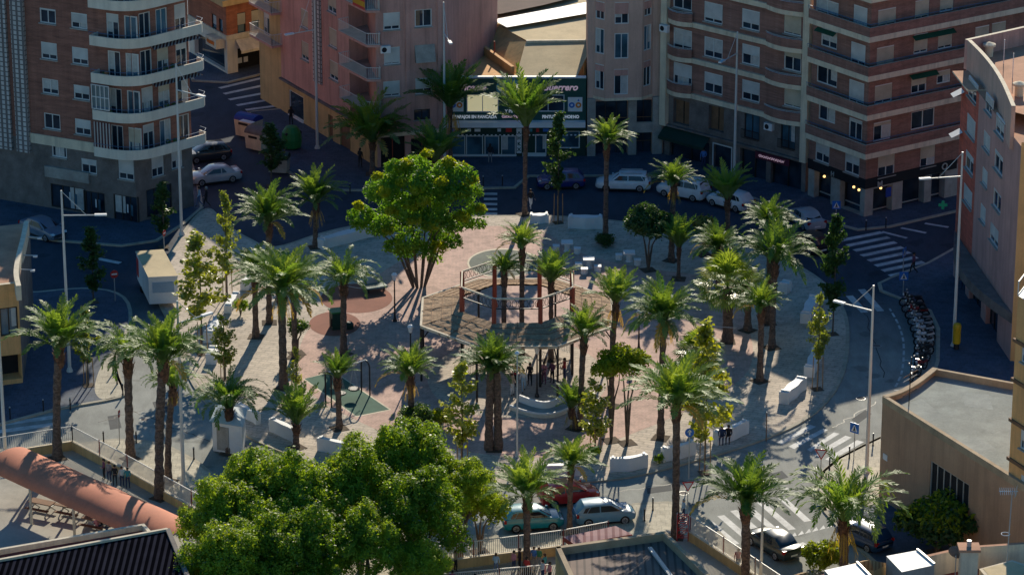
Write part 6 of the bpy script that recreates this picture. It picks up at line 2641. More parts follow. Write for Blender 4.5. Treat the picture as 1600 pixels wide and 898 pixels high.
def make_car(kind, pmat, lab, sun_roofmat=None):
    k = CARK[kind]
    L, W, H, zb = k['L'], k['W'], k['H'], k['zb']
    x0, x1 = -L / 2, L / 2
    hw = W / 2
    root = thing('parked_car', (0, 0, 0), lab, 'car', 'cars parked round the plaza')
    mb = MB()

    def sec(x, zl, zt, w):
        return (x, [(w * .86, zl), (w * .97, zl + .10), (w, zl + .30), (w * .985, zt - .16), (w * .93, zt - .03), (w * .70, zt + .015), (0, zt + .03)])
    zh, zt = k['zh'], k['zt']
    xs, xb = k['xs'], k['xb']
    st = [sec(x0, .38, zt - .22, hw * .80), sec(x0 + .05, .28, zt - .06, hw * .90), sec(x0 + .22, .22, zt, hw * .97), sec(min(xb + .1, -1.2), .20, zb + .01, hw),
          sec(-.6, .19, zb, hw), sec(.3, .19, zb - .01, hw), sec(xs - .05, .20, zb - .02, hw), sec(xs + .45, .21, (zb + zh) / 2 + .06, hw * .985), sec(x1 - .25, .24, zh + .04, hw * .93),
          sec(x1 - .07, .30, zh - .06, hw * .84), sec(x1, .38, zh - .18, hw * .72)]
    loft(mb, st, pmat)
    # greenhouse shell
    wb, wr = hw * .93, hw * .74
    gh = [(xb, [(wb * .9, zb - .02), (wb * .86, zb + .02), (wb * .8, zb + .03), (0, zb + .04)]),
          (k['xr'] - .12, [(wb, zb - .02), (wr + .02, H - .10), (wr * .8, H - .045), (0, H - .03)]),
          (k['xr'] + .25, [(wb, zb - .02), (wr + .03, H - .07), (wr * .82, H - .01), (0, H + .0)]),
          (-.25, [(wb, zb - .02), (wr + .03, H - .06), (wr * .82, H), (0, H + .015)]),
          (k['xf'], [(wb, zb - .02), (wr + .01, H - .09), (wr * .8, H - .035), (0, H - .02)]),
          (xs, [(wb * .92, zb - .04), (wb * .88, zb), (wb * .82, zb + .01), (0, zb + .03)])]
    loft(mb, gh, pmat)
    # dark sill, bumpers
    mb.box((0, 0, .22), (L * .62, W * .985, .09), M['black'])
    body = mb.build('body', root, smooth=False, local=True)
    body.data.polygons.foreach_set('use_smooth', [True] * len(body.data.polygons))
    try:
        body.data.set_sharp_from_angle(angle=R(32))
    except Exception:
        pass

    def glass(name, quads):
        g = MB()
        for q in quads:
            g.poly(q, M['carglass'])
        return g.build(name, root, local=True)
    e = .012
    xf, xr = k['xf'], k['xr']
    a, b = .07, .12
    glass('windscreen', [[(xs - a + e, -wb * .84, zb + .05), (xs - a + e, wb * .84, zb + .05), (xf + .06 + e, wr * .86, H - .075), (xf + .06 + e, -wr * .86, H - .075)],
                         ])
    glass('rear_window', [[(xb + .06 - e, wb * .78, zb + .08), (xb + .06 - e, -wb * .78, zb + .08), (xr - .15 - e, -wr * .82, H - .10), (xr - .15 - e, wr * .82, H - .10)]])
    for s in (1, -1):
        g = MB()

        def sp(x, t):
            w_ = wb * (1 - t) + (wr + .03) * t + .016
            return (x, s * w_, zb + .03 + (H - .10 - zb - .03) * t)
        q1 = [sp(xs - .22, .02), sp(xf + .02, .86), sp(-.36, .90), sp(-.36, .02)]
        q2 = [sp(-.44, .02), sp(-.44, .90), sp(xr + .30, .86), sp(xr + .05, .02)]
        q3 = [sp(xr - .0, .04), sp(xr + .24, .84), sp(xr - .06, .72), sp(xb + .34, .06)]
        for q in ((q1, q2, q3) if kind != 'sedan' else (q1, q2)):
            g.poly(q if s < 0 else q[::-1], M['carglass'])
        g.build('side_window', root, local=True)
        m2 = MB()
        m2.box((xs - .12, s * (hw + .07), zb + .06), (.13, .17, .11), pmat)
        m2.build('mirror', root, local=True)
        hl = MB()
        hl.add([(x1 - .05, s * hw * .50, zh - .10), (x1 - .10, s * hw * .80, zh - .08), (x1 - .33, s * hw * .93, zh + .03), (x1 - .22, s * hw * .60, zh + .045)], [(0, 1, 2, 3)] if s > 0 else [(3, 2, 1, 0)], M['lampwhite'])
        hl.v = [(p[0] + .02, p[1] + s * .012, p[2] + .025) for p in hl.v]
        hl.build('headlight', root, local=True)
        tl = MB()
        tl.box((x0 + .10, s * hw * .80, zt - .16), (.16, hw * .30, .22), M['lampred'])
        tl.build('tail_light', root, local=True)
        for x in (-L * .30, L * .305):
            wt = place('wheel', TYRE, root, (x, s * (hw - .085), .315), 0)
            rim = place('rim', RIM, wt, (0, 0, 0), 0 if s > 0 else math.pi)
            ar = MB()
            ar.lathe([(.36, hw * .90), (.365, hw + .004)], M['black'], n=18)
    for x, nm in ((x0 - .004, 'number_plate'), (x1 - .015, 'number_plate')):
        pl = MB()
        pl.box((x, 0, .52 if x < 0 else .42), (.02, .50, .11), M['bright'])
        pl.build(nm, root, local=True)
    if kind in ('estate', 'offroad'):
        for s in (1, -1):
            rb = MB()
            rb.beam((xr + .2, s * wr * .86, H + .04), (xf - .1, s * wr * .86, H + .04), .05, .05, M['metal'])
            rb.build('roof_rail', root, local=True)
    if sun_roofmat:  # panel whose colour paints sunlight onto the car roof
        rm = MB()
        rm.quad((xr + .3, -wr * .75, H + .022), (xf - .15, -wr * .75, H + .022), (xf - .15, wr * .75, H + .022), (xr + .3, wr * .75, H + .022), sun_roofmat)
        rm.build('sunlit_roof_panel', root, local=True)
    return root


def park(o, rear, front, z=.005):
    a, b = G(*rear, z), G(*front, z)
    c = (a + b) / 2
    o.location = (c.x, c.y, z)
    o.rotation_euler = (0, 0, math.atan2((b - a).y, (b - a).x))
    return o


silver = paint('silver_paint', (.40, .42, .44))
whitep = paint('white_car_paint', (.74, .75, .76))
for kind, pm, rear, front, lab in [
    ('sedan', silver, (366, 280), (304, 288), 'silver saloon parked by the shaded street corner'),
    ('hatch', paint('dark_paint', (.03, .035, .045)), (352, 246), (296, 253), 'dark car parked behind the silver saloon'),
    ('hatch', paint('navy_paint', (.01, .025, .17)), (912, 291), (840, 293), 'dark blue hatchback in front of the workshop'),
    ('estate', whitep, (1016, 296), (932, 294), 'white estate car with roof rails in front of the mauve block'),
    ('offroad', whitep, (1106, 314), (1030, 300), 'white off-roader with dark rear window beside the estate car'),
    ('hatch', whitep, (1172, 332), (1110, 315), 'white hatchback behind the sunlit small palm'),
    ('sedan', silver, (1280, 366), (1236, 336), 'pale grey saloon parked behind the drooping palm'),
    ('hatch', paint('black_paint', (.015, .018, .024)), (1290, 402), (1240, 376), 'black hatchback driving up to the zebra crossing in the shade'),
    ('sedan', paint('blue_grey_paint', (.12, .19, .27)), (40, 357), (97, 379), 'blue grey car parked next to the terracotta roof'),
    ('hatch', paint('red_paint', (.80, .03, .02)), (846, 788), (930, 779), 'red car parked on the sunny road below the plaza'),
    ('hatch', paint('steel_blue_paint', (.15, .34, .47)), (899, 817), (988, 810), 'steel blue hatchback in the sun beside the red car'),
    ('hatch', paint('teal_paint', (.008, .27, .33)), (784, 826), (880, 820), 'teal hatchback by the school railing'),
    ('sedan', paint('dark_green_grey_paint', (.02, .035, .04)), (1241, 879), (1178, 840), 'dark saloon seen from behind on the lower street'),
    ('hatch', paint('deep_blue_paint', (.012, .05, .13)), (1386, 866), (1312, 832), 'blue car behind the drooping palm trunk'),
]:
    park(make_car(kind, pm, lab, M['orange'] if lab.startswith('red') else None), rear, front)  # orange stands for sun on the red roof

# ------------------------------------------------ motorcycles
def make_bike(bm, lab):
    t = thing('motorcycle', (0, 0, 0), lab, 'motorcycle', 'motorcycles in the marked bay')
    for x in (-.62, .62):
        mb = MB()
        ring = [(x + .29 * math.cos(i * math.pi / 8), 0, .30 + .29 * math.sin(i * math.pi / 8)) for i in range(17)]
        mb.tube(ring, .06, M['tyre'], 6, caps=False)
        wq = mb.build('wheel', t, local=True)
        mb = MB()
        for i in range(4):
            a = i * math.pi / 4
            mb.beam((x + .25 * math.cos(a), 0, .3 + .25 * math.sin(a)), (x - .25 * math.cos(a), 0, .3 - .25 * math.sin(a)), .03, .03, M['rim'])
        mb.build('rim', wq, local=True)
    mb = MB()
    mb.tube([(.62, 0, .32), (.42, 0, .85), (.36, 0, 1.02)], .045, M['metal'], 6)
    mb.tube([(-.62, 0, .32), (-.1, 0, .42), (.42, 0, .82)], .05, M['black'], 6)
    mb.tube([(.3, -.1, .45), (-.3, -.16, .32), (-.85, -.18, .38)], .05, M['metal'], 6)
    mb.box((.02, 0, .42), (.4, .3, .32), M['black'])
    mb.build('chassis', t, local=True)
    mb = MB()
    mb.ball((.12, 0, .80), .2, bm, 8, (1.5, .75, .75))
    mb.box((-.5, 0, .66), (.6, .22, .14), bm)
    mb.box((.55, 0, .64), (.4, .14, .05), bm)
    mb.box((.50, 0, .98), (.16, .26, .3), bm)
    mb.build('bodywork', t, local=True)
    mb = MB()
    mb.ball((-.42, 0, .80), .2, M['black'], 8, (1.7, .75, .45))
    mb.build('seat', t, local=True)
    mb = MB()
    mb.tube([(.3, -.38, 1.08), (.38, 0, 1.04), (.3, .38, 1.08)], .025, M['black'], 5)
    for s in (-1, 1):
        mb.ball((.36, s * .34, 1.22), .07, M['metal'], 6)
    mb.build('handlebar', t, local=True)
    mb = MB()
    mb.ball((.60, 0, .94), .1, M['lampwhite'], 6)
    mb.build('headlight', t, local=True)
    return t


bpos = [(1424, 478), (1428, 488), (1433, 497), (1437, 507), (1440, 517), (1443, 526), (1444, 536), (1444, 546), (1443, 556), (1441, 568), (1438, 580), (1430, 592)]
bcol = [('dark_bike', (.02, .02, .025), 'black'), ('grey_bike', (.25, .27, .3), 'grey'), ('white_bike', (.62, .64, .66), 'white'), ('pale_bike', (.45, .48, .52), 'silver'), ('red_bike', (.25, .02, .02), 'dark red')]
bm_ = [paint(n, c) for n, c, s in bcol]
order = [0, 0, 4, 1, 3, 2, 2, 3, 0, 0, 4, 1]
words_ = ['first at the top of the bay', 'second from the top of the bay', 'third in the row by the zebra crossing end', 'fourth in the row', 'fifth in the row, beside the whitest ones', 'upper of the two whitest', 'lower of the two whitest',
          'next below the two whitest', 'in the lower half of the row, just past the pale ones', 'fourth from the lower end', 'beside the one at the lower end', 'alone at the lower end of the bay']
protos = [make_bike(m, '') for m in bm_]
used = set()
for i, (p, c) in enumerate(zip(bpos, order)):
    g = G(*p)
    lab = bcol[c][2] + ' motorcycle, ' + words_[i]
    rz = R(172 + 9 * i * .6 + random.uniform(-7, 7))
    if c in used:
        o = dup(protos[c], g, rz, lab)
    else:
        o = protos[c]
        o.location, o['label'] = g, lab
        o.rotation_euler = (R(0), 0, rz)
        used.add(c)

# ================================================================= STREET FURNITURE
LAMPG = 'tall pale street lamps'


def street_lamp(base, top, att, lum, lab, r=.13):
    f = G(*base, .12)
    h = HT(base[0], base[1], top)
    za = HT(base[0], base[1], att) if att else None
    t = thing('street_lamp', f, lab, 'street lamp', LAMPG)
    mb = MB()
    mb.tube([(0, 0, 0), (0, 0, h * .5), (0, 0, h)], [r, r * .8, r * .5], M['pole'], 10)
    mb.lathe([(r * 1.9, 0), (r * 1.9, .05), (r * 1.15, .3)], M['pole'], n=10)
    mb.build('pole', t, local=True)
    if lum:
        e = G(lum[0], lum[1], za + .12) - f
        e = Vector((e.x, max(-2.5, min(2.5, e.y)), za))
        mb = MB()
        mb.tube([(0, 0, za), e], [.055, .04], M['pole'], 6)
        mb.tube([(0, 0, h - .05), Vector((0, 0, za)).lerp(e, .72)], .022, M['pole'], 5)
        a = mb.build('arm', t, local=True)
        d = Vector((e.x, e.y, 0)).normalized()
        mb = MB()
        mb.beam(e - d * .1, e + d * .75, .26, .12, M['bright'])
        mb.beam(e + d * .1, e + d * .7, .2, .02, M['globe'])
        mb.v = [(p[0], p[1], p[2] + .02) for p in mb.v]
        mb.build('lamp_head', t, local=True)
    else:
        mb = MB()
        mb.lathe([(.05, h), (.16, h + .1), (.16, h + .2), (.03, h + .3)], M['globe'], n=10)
        mb.build('lamp_head', t, local=True)
    return t


street_lamp((109, 580), 298, 337, (150, 336), 'tall lamp with its arm over the shaded street below the brick block')
street_lamp((284, 367), 100, 141, (309, 149), 'tall lamp in front of the white curved balconies')
street_lamp((496, 232), -25, 47, (457, 53), 'tall lamp in front of the ochre ground floor')
street_lamp((695, 264), 4, 52, (702, 67), 'tall lamp at the edge of the workshop sign')
street_lamp((1147, 284), 50, 84, (1131, 95), 'tall lamp in front of the brown brick block')
street_lamp((1490, 540), 238, 276, (1452, 279), 'tall lamp next to the yellow column')
street_lamp((1354, 737), 446, 486, (1318, 474), 'tall lamp by the sunny zebra crossing and the flat grey roof')
street_lamp((287, 757), 470, 505, (317, 493), 'tall lamp between the school fence palms and the loose young tree')
street_lamp((8, 706), 470, 500, (-34, 500), 'tall lamp at the end of the school railing beside the tan annex')
street_lamp((808, 713), 555, None, None, 'thin lone pole in front of the curved white bench', .07)
street_lamp((1189, 903), 752, 765, (1204, 757), 'lamp on the school side of the lower zebra crossing', .1)


def lantern(base, top, lab):
    f = G(*base, .12)
    h = HT(base[0], base[1], top)
    t = thing('lantern_post', f, lab, 'lantern', 'black posts with a white lantern')
    mb = MB()
    mb.lathe([(.16, 0), (.16, .12), (.09, .3), (.06, .8), (.045, h - .7), (.1, h - .62)], M['black'], n=10)
    mb.build('post', t, local=True)
    mb = MB()
    mb.lathe([(.10, h - .6), (.20, h - .2), (.20, h - .16)], M['globe'], n=6)
    g = mb.build('lantern', t, local=True)
    mb = MB()
    mb.lathe([(.24, h - .16), (.15, h - .04), (.03, h)], M['globe'], n=6)
    mb.build('cap', g, local=True)


lantern((998, 547), 484, 'lantern in the shade behind the citrus trees')
lantern((617, 502), 426, 'lantern at the foot of the flowering tree')
lantern((839, 620), 540, 'lantern in front of the gazebo among the people')
lantern((642, 588), 507, 'lantern hidden behind a palm crown by the gazebo corner')

# bollards
BG = 'dark slim bollards along the kerbs'
mbp = MB()
mbp.lathe([(.065, 0), (.065, .06), (.05, .1), (.05, .72), (.062, .74), (.062, .80), (.03, .86)], M['black'], n=8)
bpm = mbp.mesh('bollard')
mbc = MB()
mbc.lathe([(.055, .82), (.06, .86), (.03, .92)], M['metal'], n=8)
bcm = mbc.mesh('cap')
first = None
for px, py, lab in [(1364, 696, 'bollard on the sunny corner pavement nearest the flat roofed building'), (1327, 716, 'bollard beside the blue crossing sign on the sunny corner'), (1296, 733, 'bollard behind the give way triangle'), (1275, 750, 'bollard at the tip of the sunny corner pavement'),
                    (162, 692, 'bollard on the sunny pavement beside the railing corner'), (213, 692, 'bollard beside the palm with the bulbous neck'), (303, 717, 'bollard beside the shadow of the tall dense palm'),
                    (177, 583, 'upper bollard of the pale kerb beyond the arching palm'), (183, 600, 'middle bollard of the pale kerb beyond the arching palm'), (192, 617, 'lower bollard of the pale kerb beyond the arching palm'),
                    (1020, 797, 'bollard in front of the steel blue hatchback, farther from the fence'), (1007, 813, 'bollard in front of the steel blue hatchback, closer to the fence'),
                    (110, 640, None), (68, 642, None), (16, 654, None), (755, 291, None), (785, 290, None), (547, 302, None), (610, 302, None), (660, 301, None), (820, 296, None), (1353, 360, None), (1384, 356, None), (1120, 290, None), (1208, 322, None)]:
    lab = lab or 'bollard standing in the shade on the pavement edge'
    if first is None:
        t = first = thing('bollard', G(px, py, .12), lab, 'bollard', BG)
        place('post', bpm, t)
        place('cap', bcm, t)
    else:
        dup(first, G(px, py, .12), 0, lab)


# signs
def plate_quad(mb, c, d, pts, mat, off=0.0):
    n = Vector((d.y, -d.x, 0))
    mb.poly([c + d * x + Vector((0, 0, z)) + n * off for x, z in pts], mat)


def sign(base, cy, kind, lab, yaw=0.0, size=.62):
    f = G(*base, .12)
    h = HT(base[0], base[1], cy)
    t = thing('road_sign', f, lab, 'road sign')
    mb = MB()
    mb.tube([(0, 0, 0), (0, 0, h + size * .5)], .035, M['metal'], 6)
    mb.build('post', t, local=True)
    d = Vector((math.cos(yaw), math.sin(yaw), 0))
    n = Vector((d.y, -d.x, 0))
    c = Vector((0, 0, h)) + n * .05
    s = size / 2
    mb = MB()
    if kind == 'cross':
        mb.box(c, (size, .03, size), M['signblue'], yaw)
        p = mb.build('plate', t, local=True)
        mb = MB()
        plate_quad(mb, c, d, [(-s * .75, -s * .7), (s * .75, -s * .7), (0, s * .75)], M['bright'], .02)
        plate_quad(mb, c, d, [(-s * .28, -s * .6), (-.02, -s * .6), (.03, -.02), (-.02, .02)], M['black'], .024)
        plate_quad(mb, c, d, [(s * .06, -s * .6), (s * .3, -s * .6), (.05, 0), (.0, .0)], M['black'], .024)
        plate_quad(mb, c, d, [(-.03, 0), (.05, 0), (.03, s * .35), (-.02, s * .35)], M['black'], .026)
        mb.build('pictogram', p, local=True)
    elif kind == 'yield':
        mb.poly([c + d * x + Vector((0, 0, z)) for x, z in ((-s * 1.25, s), (0, -s * 1.15), (s * 1.25, s))], M['red'])
        mb.poly([c + n * -.01 + d * x + Vector((0, 0, z)) for x, z in ((s * 1.25, s), (0, -s * 1.15), (-s * 1.25, s))], M['metal'])
        p = mb.build('plate', t, local=True)
        mb = MB()
        plate_quad(mb, c, d, [(-s * .85, s * .75), (0, -s * .75), (s * .85, s * .75)], M['bright'], .012)
        mb.build('white_field', p, local=True)
    else:
        ring = [(s * math.cos(i * math.pi / 12), s * math.sin(i * math.pi / 12)) for i in range(24)]
        plate_quad(mb, c, d, ring, M['signblue'] if kind == 'round' else M['red'], 0)
        plate_quad(mb, c, d, [(x, z) for x, z in ring[::-1]], M['metal'], -.01)
        p = mb.build('plate', t, local=True)
        mb = MB()
        if kind == 'round':
            plate_quad(mb, c, d, [(-.05, -s * .6), (.05, -s * .6), (.05, s * .1), (.16, s * .1), (0, s * .7), (-.16, s * .1), (-.05, s * .1)], M['bright'], .012)
        else:
            plate_quad(mb, c, d, [(-s * .7, -s * .2), (s * .7, -s * .2), (s * .7, s * .2), (-s * .7, s * .2)], M['bright'], .012)
        mb.build('white_mark', p, local=True)
    return t


sign((1306, 346), 320, 'cross', 'blue pedestrian crossing sign in front of the lit corner shop', 0, .68)
sign((1411, 458), 431, 'cross', 'blue pedestrian crossing sign at the lower end of the shaded zebra crossing', 0, .68)
sign((1411, 425), 394, 'cross', 'blue crossing sign turned sideways beside the pedestrian on the shaded zebra crossing', R(62), .68)
sign((1334, 718), 668, 'cross', 'blue pedestrian crossing sign on the sunny corner beside the tall lamp', R(-40), .70)
sign((1076, 748), 675, 'round', 'round blue arrow sign by the white benches', R(5), .62)
sign((1282, 748), 709, 'yield', 'give way triangle at the sunny zebra crossing', R(-8), .72)
sign((1074, 803), 759, 'yield', 'give way triangle next to the tall palm trunk by the red barrier', R(12), .66)
sign((180, 470), 428, 'noentry', 'no entry sign in the shaded street', R(20), .62)
sign((257, 398), 364, 'noentry', 'red sign seen nearly edge on behind the kiosk', R(65), .5)
sign((187, 692), 646, 'noentry', 'thin sign seen edge on at the sunny pavement corner', R(80), .55)

# yellow column, barriers, containers
f = G(1494, 545, .12)
t = thing('yellow_column', f, 'yellow cylindrical column with a dark foot beside the lamp', 'litter bin')
mb = MB()
mb.lathe([(.27, .45), (.29, .5), (.29, 1.55), (.31, 1.6), (.31, 1.75), (.26, 1.95), (.1, 2.02)], M['yellow'], n=16)
mb.build('body', t, local=True)
mb = MB()
mb.lathe([(.2, 0), (.2, .5)], M['black'], n=12)
mb.build('foot', t, local=True)

f = G(1066, 842, .12)
t = thing('red_barrier', f, 'red lattice barrier stack at the foot of the tallest palm', 'barrier')
for k in range(2):
    mb = MB()
    for j in range(4):
        mb.beam((-.35, -.3 * k, .25 + .5 * j), (.35, -.3 * k, .25 + .5 * j), .04, .04, M['red'])
    for j in range(3):
        mb.beam((-.35, -.3 * k, .25 + .5 * j), (.35, -.3 * k, .75 + .5 * j), .035, .035, M['red'])
    for x in (-.35, .35):
        mb.beam((x, -.3 * k, 0), (x, -.3 * k, 1.85), .05, .05, M['red'] if k else M['bright'])
    mb.build('panel', t, local=True, smooth=False)


def container(name, base, rz, lab, body, lid, s=(1.9, 1.5, 1.5), cat='recycling container'):
    f = G(*base, .12)
    t = thing(name, f, lab, cat, None, rz)
    a, b, h = s
    mb = MB()
    mb.prism([(-a / 2, -b / 2), (a / 2, -b / 2), (a / 2, b / 2), (-a / 2, b / 2)], .08, h, body)
    mb.v = [(p[0] * (.9 + .1 * p[2] / h), p[1] * (.9 + .1 * p[2] / h), p[2]) for p in mb.v]
    mb.build('body', t, local=True)
    mb = MB()
    n = 8
    pr = [(-b / 2 * math.cos(i * math.pi / n), h + .5 * math.sin(i * math.pi / n)) for i in range(n + 1)]
    vs = [(x, y, z) for x in (-a / 2 - .03, a / 2 + .03) for y, z in pr]
    k = n + 1
    mb.add(vs, [(i, i + 1, i + 1 + k, i + k) for i in range(n)] + [tuple(range(k))[::-1], tuple(range(k, 2 * k))], lid)
    mb.build('lid', t, local=True)
    mb = MB()
    mb.box((0, -b / 2 - .02, h * .82), (a * .5, .05, .2), M['black'])
    mb.build('slot', t, local=True)
    return t


container('paper_container', (389, 212), R(-35), 'cream recycling container with a blue lid and white top on the street corner', M['cream'], M['navy'], (2.0, 1.5, 1.5))
mb = MB()
c_ = G(386, 190, 2.15)
mb.box(c_, (1.3, .55, .06), M['bright'], R(-35))
tag(mb.build('cardboard_sheet'), 'white sheet lying on the blue lid of the recycling container', 'sheet')
container('grey_container', (404, 232), R(-35), 'cream recycling container with a grey lid next to the blue one', M['cream'], M['stone'], (1.8, 1.5, 1.45))
container('waste_container', (436, 268), R(-10), 'grey green waste container under the dark tree', M['stoneb'], M['dkgreen'], (1.7, 1.3, 1.2))
f = G(456, 232, .12)
t = thing('bottle_bank', f, 'round green bottle bank beside the ochre ground floor', 'bottle bank')
mb = MB()
mb.lathe([(.55, .05), (.8, .2), (.88, .9), (.8, 1.5), (.5, 1.95), (.1, 2.05)], M['green'], n=16)
mb.build('body', t, local=True)
for a in (0, 2.1, 4.2):
    mb = MB()
    mb.ball((.72 * math.cos(a), .72 * math.sin(a), 1.45), .16, M['black'], 8)
    mb.build('opening', t, local=True)
f = G(602, 268, .12)
mb = MB()
for (x, h) in ((557, 1.6),):
    pass

# kiosk truck and white booth
ka, kb, kc = G(214, 458), G(278, 458), G(250, 410)
t = thing('food_kiosk', (ka.x, ka.y, .01), 'white kiosk van with a cream roof parked half in the shade', 'kiosk')
hK = 2.55
q = [G(213, 395, hK), G(255, 392, hK), G(277, 432, hK), G(232, 434, hK)]
mb = MB()
mb.prism([tuple(p[:2]) for p in q], .45, hK - .02, M['bright'])
mb.build('body', t)
mb = MB()
qq = [p + (p - sum(q, Vector()) / 4).normalized() * .12 for p in q]
mb.prism([tuple(p[:2]) for p in qq], hK, hK + .1, M['bright'], M['tanlight'])
mb.build('roof', t)
wK = Wall(q[0], q[3])
mb = MB()
mb.box(wK.pt(.55, 1.6, .03), (.7, .05, 1.4), M['red'], wK.rz)
mb.build('red_panel', t)
wK2 = Wall(q[3], q[2])
mb = MB()
mb.box(wK2.pt(wK2.L / 2, 1.75, .03), (wK2.L * .75, .05, .8), plain('kiosk_blue_panel', (.30, .42, .52), .5, .1), wK2.rz)
mb.build('counter_hatch', t)
for (x, y) in ((225, 452), (268, 452), (240, 424)):
    g = G(x, y, .3)
    mb = MB()
    mb.lathe([(.3, -.1), (.3, .1)], M['tyre'], n=14)
    mb.v = [(p[0] + g.x, p[2] + g.y, p[1] + .3) for p in mb.v]
    mb.build('wheel', t)
q = [G(333, 704, .12), G(379, 712, .12), G(384, 686, .12), G(340, 680, .12)]
t = thing('white_booth', tuple(q[0]), 'white booth with a pale hipped roof behind the drooping palm', 'booth')
mb = MB()
mb.prism([tuple(p[:2]) for p in q], .12, 2.3, M['bright'])
mb.build('body', t)
mb = MB()
qq = [p + (p - sum(q, Vector()) / 4).normalized() * .25 for p in q]
ap = sum(q, Vector()) / 4 + Vector((0, 0, 2.9))
for i in range(4):
    a, b = qq[i].copy(), qq[(i + 1) % 4].copy()
    a.z = b.z = 2.32
    mb.poly([a, b, ap], plain('booth_roof', (.62, .70, .74), .4, .08))
mb.poly([Vector((p.x, p.y, 2.31)) for p in qq][::-1], M['bright'])
mb.build('roof', t)
wq = Wall(q[0], q[1])
mb = MB()
mb.box(wq.pt(wq.L * .35, 1.15, .02), (.9, .05, 1.7), M['stoneb'], wq.rz)
mb.build('door', t)

# ------------------------------------------------ white sculpted benches
BEN = 'white sculpted concrete benches of the plaza'


def bench_line(pp, lab, w=.62, h=.62, wav=.10, z=.124):
    """Chunky white bench following a ground line, its plan waisted and its ends stepped."""
    pts = [Vector(G(*p)) for p in pp]
    c = sum(pts, Vector()) / len(pts)
    t = thing('white_bench', (c.x, c.y, z), lab, 'bench', BEN)
    line = catmull([(p.x, p.y) for p in pts], 6, False)
    n = len(line)
    Lf = offset_line(line, w / 2)
    Rt = offset_line(line, -w / 2)
    Lw, Rw = [], []
    for i in range(n):
        u = i / (n - 1)
        k = 1 - wav * (1 + math.cos(6.283 * (u * 2 + .5))) * 1.4
        m = Vector(line[i])
        Lw.append(tuple(m + (Vector(Lf[i]) - m) * k))
        Rw.append(tuple(m + (Vector(Rt[i]) - m) * k))
    poly = Lw + Rw[::-1]
    mb = MB()
    mb.prism(poly, z, z + h, M['bright'])
    o = mb.build('block', t)
    bv = o.modifiers.new('soft', 'BEVEL')
    bv.width, bv.segments, bv.limit_method = .03, 2, 'ANGLE'
    for e in (0, -1):
        mb = MB()
        m = Vector(line[e]).lerp(Vector(line[2 if e == 0 else -3]), .6)
        d = (Vector(line[1]) - Vector(line[0])).normalized()
        mb.box((m.x, m.y, z + h + .05), (.16, w * .8, .10), M['bright'], math.atan2(d.y, d.x))
        mb.build('end_rib', t)
    return t


for pp, lab, w, h in [
    ([(1224, 634), (1238, 622), (1253, 609)], 'lone sunlit bench near the shadow of the narrow tree', .75, .9),
    ([(1258, 508), (1265, 492), (1272, 478)], 'shaded bench at the plaza rim, upper one beside the narrow tree', .8, .8),
    ([(1264, 592), (1270, 578), (1276, 562)], 'bench at the foot of the narrow sunlit tree, partly lit', .8, .8),
    ([(1222, 462), (1230, 456)], 'small shaded white seat block behind the drooping palm', .8, .8),
    ([(888, 357), (915, 358), (941, 358)], 'long shaded bench facing the parked estate car', .9, .95),
    ([(828, 350), (843, 350), (856, 349)], 'bench beside the foot of the tall workshop palm', .7, .7),
    ([(500, 391), (540, 380), (584, 369)], 'long bench in the shade behind the drooping pale trunk palm', .9, .8),
    ([(498, 705), (530, 712), (562, 717)], 'long white bench between the low palm and the ficus trees', .45, .95),
    ([(424, 675), (444, 684), (462, 693)], 'white bench behind the low bright palm', .45, .95),
    ([(372, 648), (390, 657), (404, 665)], 'white bench at the curved kerb next to the young tree', .45, .8),
    ([(660, 742), (688, 744), (712, 744)], 'white bench behind the highest ficus tree', .45, .9),
    ([(848, 748), (878, 747), (905, 744)], 'white bench behind the red car', .45, .9),
    ([(953, 738), (982, 737), (1010, 731)], 'white bench facing the road past the twin palms, most of it unshaded', .45, .95),
    ([(1034, 723), (1060, 718), (1084, 711)], 'white bench beside the round blue sign', .45, .95),
    ([(1117, 697), (1142, 689), (1166, 678)], 'white bench with two people sitting by it', .5, .95),
    ([(326, 538), (334, 526), (342, 512)], 'white bench half hidden by the narrow tree foliage at the western rim', .8, .8),
    ([(330, 572), (336, 558)], 'short white bench below the loose wide tree', .8, .8),
    ([(356, 492), (362, 480), (370, 470)], 'white bench with a dark round shadow on the pale path', .6, .6),
    ([(382, 456), (390, 448), (397, 440)], 'white sculpted seat in the sun beside the palm trunk in the path', .7, .7),
]:
    bench_line(pp, lab, w, h)
# the sinuous centre bench: two-tiered white wave
pts = [(804, 640), (826, 648), (850, 652), (872, 648), (898, 634)]
c = G(850, 648)
t = thing('curved_bench', (c.x, c.y, .124), 'long wave shaped white bench with a backrest in front of the gazebo', 'bench')
line = catmull([tuple(G(*p)[:2]) for p in pts], 8, False)
mb = MB()
strip(mb, offset_line(line, .45), .9, .124, .50, M['white'], M['stoneb'])
mb.build('seat', t)
mb = MB()
strip(mb, offset_line(line, -.40), .16, .124, 1.0, M['bright'])
mb.build('backrest', t)
mb = MB()
strip(mb, offset_line(line, .52), .08, .40, .54, M['bright'])
mb.build('front_edge', t)

